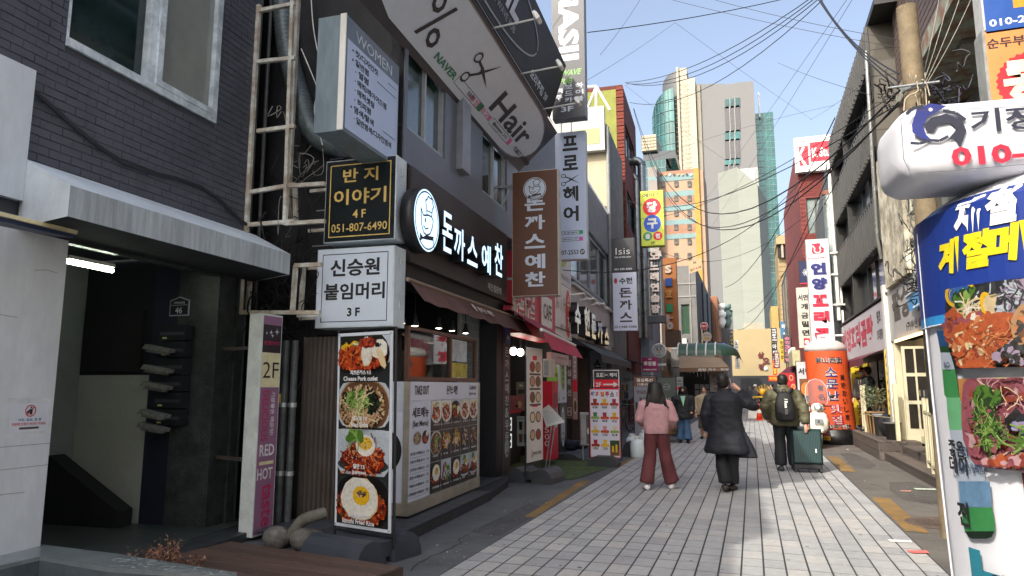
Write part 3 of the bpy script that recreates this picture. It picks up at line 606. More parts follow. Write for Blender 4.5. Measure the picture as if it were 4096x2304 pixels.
for k, (x, r) in enumerate(((1112, .045), (1150, .04))):
    p = LP(x, 2080, 6.7); m = MB(); m.tube([L(6.7, p[0], 0), L(6.7, p[0]+.0, 2.1)], r, mt('#3e4243', .5, var=.3, scale=6), 10); [m.tube([L(6.7, p[0], zz), L(6.7, p[0], zz+.05)], r*1.2, STEEL, 10) for zz in (.6, 1.35)]
    m.out('drain_pipe', label=['grey drain pipe with a yellow tag directly right of the pink 2F box', 'grey drain pipe left of the corrugated panel'][k], cat='pipe', group='drain pipes in the gap')
m = MB(); p = LP(1112, 1590, 6.64); m.rect(FP(6.64, p[1]-.06, p[0]-.03), 0, 0, .06, .1, mt('#d8b93a', .6), 0); m.box(FP(6.65, p[1]-.06, p[0]-.03), 0, 0, 0, .06, .1, .006, mt('#d8b93a', .6)); m.out('warning_tag', label='small yellow warning tag on the drain pipe in the gap', cat='tag')
# lump of old concrete and duct elbow on the ground
m = MB(); c = atG(1165, 2150, .1)
for i in range(7): m.ball(c+V((rnd.uniform(-.15, .22), rnd.uniform(-.05, .12), rnd.uniform(-.06, .03))), rnd.uniform(.08, .15), .12, rnd.uniform(.06, .12), mt('#5c5954', .9, var=.3, scale=14, bump=1), 9, 6)
m.out('rubble', label='heap of broken grey concrete at the foot of the gap', cat='rubble')
m = MB(); q = atG(1205, 2130, .15); m.tube(smooth([q+V((.2, .1, .18)), q+V((.12, 0, .16)), q+V((0, -.02, .1)), q+V((-.1, -.03, -.05))], 8), [.055+.006*(i % 2) for i in range(25)], mt('#55534c', .7, var=.3), 12); m.out('hose_elbow', label='dusty grey ribbed hose elbow lying by the concrete rubble', cat='hose')
# ---- pink 2F light pillar
pk = [L(*p) for p in [(0, 0, 0)]]
pb = [atG(952, 2146, .04), atG(1007, 2152, .04), atG(1090, 2127, .04)]
u1 = (pb[1]-pb[0]); u2 = (pb[2]-pb[1]); u1.z = u2.z = 0
PH = 2.36-.04
t = thing('pillar_sign', pb[1], 'tall pink and white pillar sign reading 2F RED HOT taste in the gap', 'sign')
m = MB(); PKW = mt('#b0b5b2', .5, var=.12, scale=5)
bp = [pb[0], pb[1], pb[2], pb[2]+(pb[0]-pb[1])]; m.add([p+Z*h for h in (0, PH) for p in bp], [[3, 2, 1, 0], [4, 5, 6, 7], [0, 1, 5, 4], [1, 2, 6, 5], [2, 3, 7, 6], [3, 0, 4, 7]], PKW); m.out('cabinet', t)
F = Fr(pb[1], u2.normalized(), Z); w_ = u2.length; PINK = mt('#73506a', .5, var=.1, scale=3)
m = MB(); m.rect(F, .012, .02, w_-.012, PH*.66, PINK, .003); m.rect(F, .012, PH*.66, w_-.012, PH*.82, mt('#c6bf9a', .5), .003); m.rect(F, .012, PH*.82, w_-.012, PH*.95, mt('#241c22', .5), .003); m.rect(F, .012, PH*.95, w_-.012, PH-.02, PINK, .003); m.out('face_panel', t)
m = MB(); text(m, F, '2F', w_/2, PH*.74, .17, BLACKP, w=w_*.8, c=.006, bold=-.005)
CR = mt('#8c2444', .5); WP = mt('#d9d6da', .5)
text(m, F, 'DELICIOUS', w_*.32, PH*.53, w_*.32, CR, w=PH*.23, rot=-math.pi/2, c=.006); text(m, F, '기분좋은 매운맛!', w_*.68, PH*.54, w_*.2, WP, w=PH*.2, rot=-math.pi/2, c=.006)
text(m, F, 'RED', w_*.5, PH*.375, .12, WP, w=w_*.72, c=.006); m.rect(F, w_*.15, PH*.31, w_*.85, PH*.325, mt('#d8cfa4', .5), .006); text(m, F, 'HOT', w_*.45, PH*.27, .12, WP, w=w_*.75, c=.006); text(m, F, 'taste', w_*.6, PH*.13, w_*.5, CR, w=PH*.19, rot=-math.pi/2, c=.006)
for k, (x, y, r) in enumerate(((.2, .91, .02), (.42, .915, .03), (.72, .92, .04), (.5, .9, .025))): m.poly(F, [(w_*x+r*(1 if i % 2 == 0 else .3)*math.cos(i*.785), PH*y+r*(1 if i % 2 == 0 else .3)*math.sin(i*.785)) for i in range(8)], WP, .006)
text(m, F, '빨간빨간이야기', w_*.5, PH*.865, .045, CR, w=w_*.8, c=.006); m.out('lettering', t)
pole_bars(t, [(pb[0]+Z*.78+V((-.55, .15, 0)), pb[0]+Z*.78), (pb[0]+Z*1.95+V((-.55, .15, 0)), pb[0]+Z*1.95)], .018, mt('#3a3330', .6))
# ---- the two square roof signs of the gap
GOLD = mt('#d8b96a', .5, var=.03)
F, w_, h_ = psF(1300, 648, 1583, 955, 6.9)
def dr(m, F, w, h):
    m.rim(F, w*.07, h*.06, w*.93, h*.94, .012, GOLD, .005)
    text(m, F, '반 지', w/2, h*.8, h*.17, GOLD, w=w*.5); text(m, F, '이야기', w/2, h*.54, h*.19, GOLD, w=w*.74); text(m, F, '4 F', w/2, h*.33, h*.1, GOLD); text(m, F, '051-807-6490', w/2, h*.17, h*.1, GOLD, w=w*.78, bold=.005)
sg = sign('black square sign box with gold letters and 4F above the white one', F, w_, h_, .28, mt('#0d1416', .3, var=.05), mt('#aab2b8', .5, var=.1, scale=4), dr, rim=.012, hinge=True)
pole_bars(sg, [(F.pt(-.3, h_*.7, -.15), F.pt(0, h_*.7, -.15)), (F.pt(-.3, h_*.2, -.15), F.pt(0, h_*.2, -.15))], .02, RUSTW)
F, w_, h_ = psF(1265, 1000, 1575, 1305, 6.8)
def dr(m, F, w, h):
    m.rim(F, w*.075, h*.07, w*.925, h*.93, .009, BLACKP, .005)
    text(m, F, '신승원', w/2, h*.75, h*.22, BLACKP, w=w*.64, bold=.03); text(m, F, '붙임머리', w/2, h*.45, h*.21, BLACKP, w=w*.78, bold=.03); text(m, F, '3 F', w/2, h*.19, h*.11, BLACKP, bold=.04)
sg = sign('white square sign box with black Korean letters and 3F below the black one', F, w_, h_, .3, mt('#c9d3df', .35, var=.02), mt('#a4adb2', .5, var=.1, scale=4), dr, rim=.02, hinge=True)
pole_bars(sg, [(F.pt(-.3, h_*.8, -.15), F.pt(0, h_*.8, -.15)), (F.pt(-.3, h_*.15, -.15), F.pt(0, h_*.15, -.15))], .02, RUSTW)
# ---- WOMEN price box
s0, s1 = 5.87, 7.15; dw = -.05; zT, zB = LW(1395, 63, dw)[1], LW(1385, 530, dw)[1]
F = FL(s0, zB, dw)
def dr(m, F, w, h):
    m.rect(F, .03, .04, w-.03, h*.8, mt('#aab8d4', .4, var=.02), .0045); text(m, F, 'WOMEN', w*.5, h*.885, h*.1, mt('#c6d0de', .5), w=w*.68, bold=.0)
    for k, (tx, a, ln) in enumerate((('• 컷/디자인컷', .1, 1), ('• 일반펌', .1, 1), ('· 열펌', .16, 0), ('· 매직/레이어드펌', .16, 0), ('· 매직셋팅', .16, 0), ('· 히피펌', .16, 0), ('• 염색/탈색', .1, 1), ('· 일반염색/디자인염색', .16, 0))):
        y = h*(.735-.082*k); text(m, F, tx, w*a, y, h*.06, BLACKP, al='l', c=.007, bold=.03, w=w*.058*len(tx))
        if ln: m.rect(F, w*(.2+.07*len(tx)), y-.004, w*.93, y+.004, BLACKP, .007)
sign('grey and pale blue price box headed WOMEN beside the flexible duct', F, s1-s0, zT-zB, .34, mt('#575f6c', .45, var=.1, scale=3), mt('#66747c', .45, .2, var=.2, scale=4, stretch=(1, 1, .2)), dr, rim=.02, hinge=False)
m = MB(); m.box(FP(s0-.004, zB, dw-.06), 0, 0, 0, .07, zT-zB, .02, OFFW, bev=.004); o = m.out('door_strip', label='white hinged door strip on the edge of the women price box', cat='strip')
# ======================= SHOP 2 =======================
FW = FL(0, 0, 0)
BT, BB = LW(2028, 941, .12), LW(2020, 1203, .12)
# upper storey wall, windows of the salon
wins = [(7.3, 4.75, 8.55, 6.25), (10.2, 4.75, 11.6, 6.25)]
m = MB(); xs = [7.22, 7.3, 8.55, 10.2, 11.6, 12.35]
m.box(FW, 7.22, 4.3, -.2, 12.35, 4.75, 0, GREYW); m.box(FW, 8.55, 4.75, -.2, 10.2, 6.3, 0, GREYW); m.box(FW, 11.6, 4.75, -.2, 12.35, 6.3, 0, GREYW); m.box(FW, 7.22, 4.75, -.2, 7.3, 6.3, 0, GREYW)
m.box(FW, 7.22, 6.3, -.2, 12.35, 8.2, -.02, GREYW); m.box(FW, 7.22, 4.35, -4, 12.33, 8.15, -2.2, BLK); m.rect(Fr(L(12.35, 0, 2.6), -LN, Z, LD), .0, 0, 4, 5.6, GREYW, 0)
m.box(FW, 9.0, 4.75, 0, 9.35, 6.3, .1, mt('#6f7279', .4, .2, var=.1)); m.out('upper_wall', b2)
m = MB(); m.box(FW, 7.22, 8.2, -6, 12.35, 10.4, -1.0, GREYW); m.out('upper_storey', b2)
for k, wv in enumerate(wins):
    window(FL(0, 0, -.05), *wv, b2, mt('#8a8d92', .4, .3, var=.1), mt('#20302e', .05, var=.4, scale=1.2, spec=.8), nx=2, fw=.05)
m = MB()
for i in range(16): a = 7.35+i*.037; m.prism(FL(0, 0, -.09), [(a, 4.8), (a+.025, 4.8), (a+.02, 5.25), (a-.005, 5.25)], 0, .006, mt('#a9b5ba', .7))
m.out('window_blind', b2, kind='stuff')
# big slanted hair salon board
def slant(s, lo, hi):
    a = L(s, *lo); b = L(s, *hi); v = (b-a).normalized(); return Fr(a, LD, v), (b-a).length
lo = (-.02, 5.74); hi = (.78, 6.47); F, hh = slant(0, lo, hi); sA, sB = 5.2, 12.42
t = thing('salon_signboard', L(9, .3, 5.7), 'long slanted dark board with a pale rounded panel reading Hair and NAVER', 'sign')
HB = mt('#2f2f35', .35, .2, var=.12, scale=2); HP = mt('#c9d2e2', .35, var=.03)
m = MB(); m.box(F, sA, 0, -.08, sB, hh, 0, HB); m.out('board', t)
m = MB(); a0, a1 = 4.8, 12.25; r = hh*.44; cy = hh*.5; pts = []
for i in range(13): th = -math.pi/2+math.pi*i/12; pts.append((a1-1.15+1.15*math.cos(th), cy+r*math.sin(th)))
pts += [(6.6, cy+r), (5.3, cy+r*.75), (5.3, cy-r*.2), (6.6, cy-r*.9)]
m.poly(F, pts, HP, .006); m.line(F, pts[:14], .02, mt('#6a6f7c', .4), .008); m.out('pale_panel', t)
m = MB(); DK = mt('#1b1c22', .5); GN = mt('#1c5d45', .5); MG = mt('#b04a76', .5)
p = LW(1770, 85, .4); q = F
def onslant(x, y):
    r_ = ray(x, y); n = F.n; k = (F.o-CAMP).dot(n)/r_.dot(n); P = CAMP+r_*k-F.o; return P.dot(F.u), P.dot(F.v)
a, b = onslant(1758, 100); text(m, F, '%', a-.05, b, hh*.55, DK, w=.6, c=.012, bold=.0, slant=-.25)
a, b = onslant(2055, 480); text(m, F, 'Hair', a, b-.02, hh*.36, DK, w=1.9, c=.012)
a, b = onslant(1783, 265); text(m, F, 'NAVER', a, b, hh*.1, GN, w=.72, c=.012, bold=.03); a2, b2_ = onslant(1845, 330); m.rim(F, a+.4, b-hh*.06, a+1.35, b+hh*.06, .008, DK, .012); text(m, F, '프로헤어', a+1.0, b, hh*.07, DK, c=.013); m.rect(F, a+1.35, b-hh*.06, a+1.5, b+hh*.06, GN, .0125)
a, b = onslant(1945, 425); b = onslant(1783, 265)[1]; m.rim(F, a-.55, b-.04, a-.43, b+.04, .012, MG, .012); m.ell(F, a-.49, b, .022, .022, MG, .013, 10); text(m, F, '인스타그램', a, b, hh*.09, MG, w=.75, c=.012); m.rim(F, a+.42, b-hh*.06, a+1.4, b+hh*.06, .008, DK, .012); text(m, F, '@dohyun_315', a+.9, b, hh*.06, DK, w=.75, c=.013); m.rect(F, a+1.4, b-hh*.06, a+1.52, b+hh*.06, MG, .0125)
a, b_ = onslant(2060, 590); text(m, F, 'T.807-2553', a+.35, b, hh*.08, DK, w=.8, c=.012); m.ell(F, a+.87, b, .1, .05, DK, .012, 14)
a, b = onslant(1925, 285); scissors(m, F, a, b, .75, DK, c=.012, rot=-1.3); m.out('lettering', t)
m = MB(); m.add([L(s, *x) for s in (sA, sB) for x in ((.79, 6.48), (.64, 6.78))], [[0, 2, 3, 1]], mt('#6f6c66', .4, .4, var=.25, scale=4)); m.out('flashing', t)
# MASIL board above it
lo = (.64, 6.8); hi = (.97, 7.82); F, hh = slant(0, lo, hi)
t = thing('pub_signboard', L(9, .7, 6.8), 'black slanted pub board reading MASIL with a loop line and flood lights', 'sign')
m = MB(); m.box(F, 5.0, 0, -.12, 12.4, hh, 0, mt('#26262b', .6, var=.1)); m.out('board', t)
m = MB(); W_ = mt('#aab0ba', .5); text(m, F, 'MASIL', 8.4, hh*.62, hh*.5, W_, w=2.3, slant=.2, c=.01, bold=.03); text(m, F, 'KOREAN WAVE PUB', 8.7, hh*.28, hh*.1, mt('#6a6e74', .5), w=1.7, c=.01)
text(m, F, '요리주점 3F', 11.3, hh*.15, hh*.16, W_, w=1.2, c=.01, bold=.03)
m.line(F, [(8.3+2.4*math.cos(i*.2), hh*.5+hh*.42*math.sin(i*.2)) for i in range(32)], .03, mt('#7d828a', .5), .012); m.out('lettering', t)
for k, (x, y) in enumerate(((1965, 22), (2080, 200), (2175, 345), (2230, 455))):
    a, b = onslant(x, y) if False else ((7.0+1.55*k), 0); P0 = F.pt(a+.3, -.05, -.1); P1 = P0+LN*.75+Z*.05
    fl = thing('flood_light', P1, ['white flood light nearest the camera on the pub board', 'second white flood light on the pub board', 'third white flood light on the pub board', 'white flood light at the far end of the pub board'][k], 'light', 'flood lights along the pub board')
    m = MB(); m.tube([P0, P1], .014, OFFW, 6); m.out('arm', fl); m = MB(); f = Fr(P1, LD, (LN*-.5+Z*.87)); m.box(f, -.09, -.05, -.03, .09, .07, .04, OFFW, bev=.015); m.box(f, -.07, .07, -.02, .07, .1, .03, mt('#c9cdd0', .3)); m.out('head', fl)
# ---- main fascia with lit letters
t = thing('shop_signboard', L(9.4, .06, 3.1), 'wide dark brown fascia board with glowing white Korean letters and chef badge', 'sign')
FB = mt('#1f1918', .45, var=.08, scale=1.5); s1 = BT[0]; zT = BT[1]; zB = BB[1]
m = MB(); m.box(FL(0, 0, 0), 7.22, zB, 0, s1, zT, .12, FB); m.box(FL(0, 0, 0), 7.22, zB-.22, -.3, s1+.1, zB-.002, .02, BLK); m.out('board', t)
F = FL(0, 0, .12); LIT = mt('#bcdcf5', .4, emit=.72)
def atF(x, y, d): s, z = LW(x, y, d); return s, z
for ch, (x, y), hw, hh_ in (('돈', (1790, 930), .34, .62), ('까', (1838, 975), .4, .52), ('스', (1890, 1005), .42, .5), ('예', (1945, 1035), .42, .52), ('찬', (1995, 1040), .42, .62)):
    s, z = atF(x, y, .3); m = MB(); text(m, F, ch, s, z, hh_*.86, BLACK, w=hw*1.06, c=.0, ext=.09, bold=.03); text(m, F, ch, s, z, hh_*.84, LIT, w=hw*1.02, c=.182, bold=.02); m.out('letter', t)
s, z = atF(1710, 882, .3); m = MB(); R_ = .375
m.lathe(F.pt(s, z, 0), [(R_+.015, 0), (R_+.015, .17)], BLACK, 40, ax=Fr((0, 0, 0), LD, Z, LN)); m.out('badge_body', t); m = MB(); chef(m, F, s, z, R_, LIT, mt('#11161c', .6), c=.174); m.out('badge_face', t)
s, z = atF(1978, 1155, .12); m = MB(); text(m, F, '체인점문의', s, z, .12, mt('#a3a3a0', .6), w=.72, c=.004); m.out('small_print', t)
# ---- brown awning
t = thing('brown_awning', L(9.6, .2, 2.5), 'faded brown fabric awning below the dark fascia board', 'awning')
AB = mt('#4a332d', .85, var=.22, scale=2.5, stretch=(1, 1, .5), bump=.3); pts0 = []; pts1 = []
n = 40; sL, zL = LW(1650, 1115, .2); sR, zR = LW(2085, 1290, .2)
m = MB()
for i in range(n+1):
    s = sL+(sR+.25-sL)*i/n; pts0.append(L(s, .16, zL-.02)); pts1.append(L(s+.05, .34+.012*math.sin(s*7), zL-.27-.03*(i/n)+.012*math.sin(s*9)))
for i in range(n): m.add([pts0[i], pts1[i], pts1[i+1], pts0[i+1]], [[0, 1, 2, 3]], AB)
m.out('fabric', t); m = MB(); m.tube([L(sL-.05, .16, zL-.01), L(sR+.2, .16, zL-.01)], .025, mt('#6a5a4e', .6), 8); m.out('front_bar', t)
Fv = Fr(pts0[0], LD, (pts0[0]-pts1[0]).normalized()); m = MB(); a = (LW(1940, 1230, .3)[0]-sL); chef(m, Fv, a-.35, -.13, .07, mt('#b0a69c', .6), mt('#3c2a25', .6), c=.02); text(m, Fv, '돈까스 예찬', a+.15, -.14, .1, mt('#b0a69c', .6), w=.7, c=.02, bold=.03); m.out('lettering', t)
# ---- interior behind the serving cart, tiled wall
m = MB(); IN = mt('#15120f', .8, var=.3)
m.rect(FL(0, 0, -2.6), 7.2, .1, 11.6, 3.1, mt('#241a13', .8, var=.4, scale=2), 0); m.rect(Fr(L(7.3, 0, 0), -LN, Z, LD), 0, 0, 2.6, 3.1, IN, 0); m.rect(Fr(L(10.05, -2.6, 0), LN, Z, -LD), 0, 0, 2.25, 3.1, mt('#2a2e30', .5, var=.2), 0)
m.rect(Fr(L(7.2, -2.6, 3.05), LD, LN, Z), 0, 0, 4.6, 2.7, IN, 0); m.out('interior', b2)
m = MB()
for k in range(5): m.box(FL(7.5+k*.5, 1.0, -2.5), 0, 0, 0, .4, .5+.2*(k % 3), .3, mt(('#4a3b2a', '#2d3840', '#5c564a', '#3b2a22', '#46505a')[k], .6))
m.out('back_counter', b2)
TG = mt('#6d7176', .35, var=.1, scale=5); tw = thing('tiled_wall', L(10.8, -.3, 0), 'wall of grey brick shaped tiles right of the serving cart', 'wall')
m = MB(); m.box(FL(0, 0, -.3), 10.06, .1, -.12, 11.62, 3.1, 0, mt('#9b9ea0', .8)); m.out('backing', tw)
tm = MB(); tm.box(Fr((0, 0, 0), LD, Z, LN), 0, 0, 0, .292, .112, .01, TG, bev=.003); tmm = tm.out('tile', mesh_only=True, loc=(0, 0, 0)); tr_ = MB()
for j in range(25):
    s = 10.08-(j % 2)*.15
    while s < 11.6:
        z = .1+j*.12
        if s < 10.08 or s+.3 > 11.62: a0, a1 = max(s, 10.08), min(s+.292, 11.61); tr_.box(FL(a0, z, -.3), 0, 0, 0, a1-a0, .112, .01, TG) if a1-a0 > .02 else None
        else: ref('tile', tmm, tw, L(s, -.3, z))
        s += .3
tr_.out('cut_tiles', tw, kind='stuff')
for k, x in enumerate((1606, 1660, 1755, 1808, 1862)):
    sp = thing('spot_lamp', L(7.6+.55*k, -.1, 2.5), ['black spot lamp half hidden behind the white 3F sign', 'second black spot lamp from the left under the awning', 'middle black spot lamp under the awning', 'fourth black spot lamp under the awning', 'rightmost black spot lamp above the glass case'][k], 'lamp', 'spot lamps under the brown awning')
    s, z = LW(x, 1290+k*10, -.05); c = L(s, -.05, z); m = MB(); m.lathe(c, [(.05, -.01), (.045, .03), (.03, .07), (.025, .13)], BLACK, 12); m.tube([c+Z*.13, c+Z*.4], .005, BLACK, 5); m.out('shade', sp); m = MB(); m.lathe(c, [(.042, -.012), (.001, -.02)], LAMP, 12); m.out('bulb', sp)
# ---- serving cart with menu boards
ct = thing('serving_cart', L(8.4, -.1, .1), 'wheeled serving cart with a TAKE OUT menu board and a glass case on top', 'cart')
s0, zt = LW(1643, 1526, .15); s1 = LW(1913, 1530, .15)[0]; zb = .28; W2 = s1-s0
FC = FL(s0, 0, .15); m = MB(); ALU = mt('#8b8579', .4, .4, var=.15)
m.box(FC, -.03, zb, -.6, W2+.03, zt+.0, -.012, mt('#9aa0a8', .5, .1, var=.1)); m.box(FC, -.05, zb-.14, -.62, W2+.04, zb-.002, .02, ALU); m.out('body', ct)
for a_, b_ in ((-.05, -.03), (W2+.03, W2+.045)): m = MB(); m.box(FC, a_, zb, -.06, b_, zt, .01, ALU); m.out('corner_trim', ct)
for a in (.1, W2*.55, W2-.25):
    m = MB(); m.tube([FC.pt(a, .16, -.1), FC.pt(a, .2, -.1)], .02, STEEL, 8); c = FC.pt(a, .165, -.1); c.z = .155; m.tube([c-LD*.02+LN*0, c+LD*.02], .045, BLACK, 12); m.out('caster', ct)
FCf = FC.at(0, 0, -.01)
m = MB(); m.rect(FCf, 0, zt-.22, W2, zt, mt('#b6bac6', .35, var=.03), .004); m.out('header_panel', ct)
m = MB(); text(m, FCf, 'TAKE OUT', W2*.14, zt-.1, .11, BLACKP, w=.42, c=.008, bold=.03); text(m, FCf, '돈까스 예찬', W2*.56, zt-.1, .12, BLACKP, w=.4, c=.008, bold=.03); text(m, FCf, 'Tel 808-4443', W2*.9, zt-.07, .06, BLACKP, w=.3, c=.008); text(m, FCf, '맛있게 드세요', W2*.9, zt-.16, .04, BLACKP, w=.3, c=.008)
m.out('header_lettering', ct)
lw = .62; m = MB(); m.rect(FCf, 0, zb, lw, zt-.225, mt('#b9bdca', .35, var=.03), .004); m.out('set_menu_panel', ct)
m = MB(); text(m, FCf, '세트메뉴', lw/2, zt-.36, .12, BLACKP, w=.48, c=.008, bold=.03); text(m, FCf, '(Set Menu)', lw/2, zt-.5, .09, BLACKP, w=.46, c=.008)
for i, (tx, pr_) in enumerate((('냉모밀+수제등심1/2', '11.0'), ('우동+수제등심1/2', '11.0'), ('김치우동+수제등심1/2', '11.5'), ('쫄면+수제등심1/2', '11.5'), ('떡볶이+수제등심1/2', '12.5'), ('김치볶음밥+수제등심1/2', '12.8'))):
    y = zt-.83-i*.09; text(m, FCf, tx, .03, y, .038, BLACKP, w=.42, al='l', c=.008, bold=.02); text(m, FCf, pr_, lw-.08, y, .036, BLACKP, c=.008, bold=.02); m.rect(FCf, .03, y-.045, lw-.05, y-.042, mt('#6a6d75', .5), .007)
m.out('set_menu_lettering', ct)
# ---------------- printed food pictures ----------------
GAIN = 1.15
FHEX = dict(red='#9c2f14', red2='#c2481e', dred='#5c170e', org='#d9702c', wht='#e6e2d6', cream='#d8c49a', yel='#e2b41e', grn='#4c7426', dgrn='#23401a', lgrn='#86a653', blk='#15120f', brn='#6d4a30', lbrn='#b08a62', noodle='#c8a27e', plate='#b9c3cc', dark='#24211f', purp='#9b8aa0', pink='#d68a94', meat='#a8283a', shell='#1f242c', dgry='#33383a', blue='#2e5fa0', lav='#8b8fc8')
FCOL = {k: mt(v, .4, var=.12, scale=40) for k, v in FHEX.items()}
GAIN = 1.9
class Food:
    def __init__(s, m, F, a0, b0, a1, b1, c=.006, seed=1):
        s.m, s.F, s.a0, s.b0, s.a1, s.b1, s.c = m, F, a0, b0, a1, b1, c; s.r = random.Random(seed); s.w, s.h = a1-a0, b1-b0
    def up(s): s.c += 5e-5; return s.c
    def clip(s, pts):
        return [(min(max(x, s.a0), s.a1), min(max(y, s.b0), s.b1)) for x, y in pts]
    def bg(s, col): s.m.poly(s.F, [(s.a0, s.b0), (s.a1, s.b0), (s.a1, s.b1), (s.a0, s.b1)], FCOL[col], s.up()); return s
    def E(s, x, y, rx, ry, col, n=26, jit=0, ang=0):
        X, Y = s.a0+x*s.w, s.b0+y*s.h; rx *= s.w; ry *= s.w; ca, sa = math.cos(ang), math.sin(ang); P = []
        for i in range(n):
            t = 6.2832*i/n; k = 1+s.r.uniform(-jit, jit); u, v = rx*k*math.cos(t), ry*k*math.sin(t); P.append((X+u*ca-v*sa, Y+u*sa+v*ca))
        P = s.clip(P); k = s.up(); X, Y = s.clip([(X, Y)])[0]
        if isinstance(s.F, Cyl) and max(rx, ry) > .05:
            V_ = [s.F.pt(X, Y, k)]; fs = []
            for q in (1, 2, 3): V_ += [s.F.pt(X+(x_-X)*q/3, Y+(y_-Y)*q/3, k) for x_, y_ in P]
            for i in range(n): j = (i+1) % n; fs += [[0, 1+i, 1+j], [1+i, 1+n+i, 1+n+j, 1+j], [1+n+i, 1+2*n+i, 1+2*n+j, 1+n+j]]
            s.m.add(V_, fs, FCOL[col])
        else: s.m.poly(s.F, P, FCOL[col], k)
        return s
    def bits(s, x, y, rx, ry, cols, n, size=.03, asp=1.6):
        for _ in range(n):
            t = s.r.uniform(0, 6.28); q = math.sqrt(s.r.random()); cx, cy = x+rx*q*math.cos(t), y+ry*q*math.sin(t)*s.w/s.h; z = size*s.r.uniform(.5, 1.3)
            X, Y = s.a0+cx*s.w, s.b0+cy*s.h
            if not (s.a0+z*s.w < X < s.a1-z*s.w and s.b0+z*s.w < Y < s.b1-z*s.w): continue
            an = s.r.uniform(0, 3.14); ca, sa = math.cos(an), math.sin(an); P = []
            for k in range(5): th = k*1.2566+s.r.uniform(-.2, .2); u, v = z*s.w*asp*math.cos(th), z*s.w*math.sin(th); P.append((X+(u*ca-v*sa)*.7, Y+(u*sa+v*ca)*.7))
            s.m.poly(s.F, P, FCOL[s.r.choice(cols)], s.up())
        return s
    def strands(s, x, y, rx, ry, cols, n, w=.02):
        k_ = .018 if isinstance(s.F, Cyl) else .045
        for _ in range(n):
            cx, cy = x+s.r.uniform(-rx, rx)*.7, y+s.r.uniform(-ry, ry)*.7*s.w/s.h; an = s.r.uniform(0, 6.28); P = []
            for k in range(6): P.append((s.a0+cx*s.w, s.b0+cy*s.h)); cx += math.cos(an)*k_; cy += math.sin(an)*k_*s.w/s.h; an += s.r.uniform(-.7, .7)
            s.m.line(s.F, s.clip(P), w*s.w, FCOL[s.r.choice(cols)], s.up())
        return s
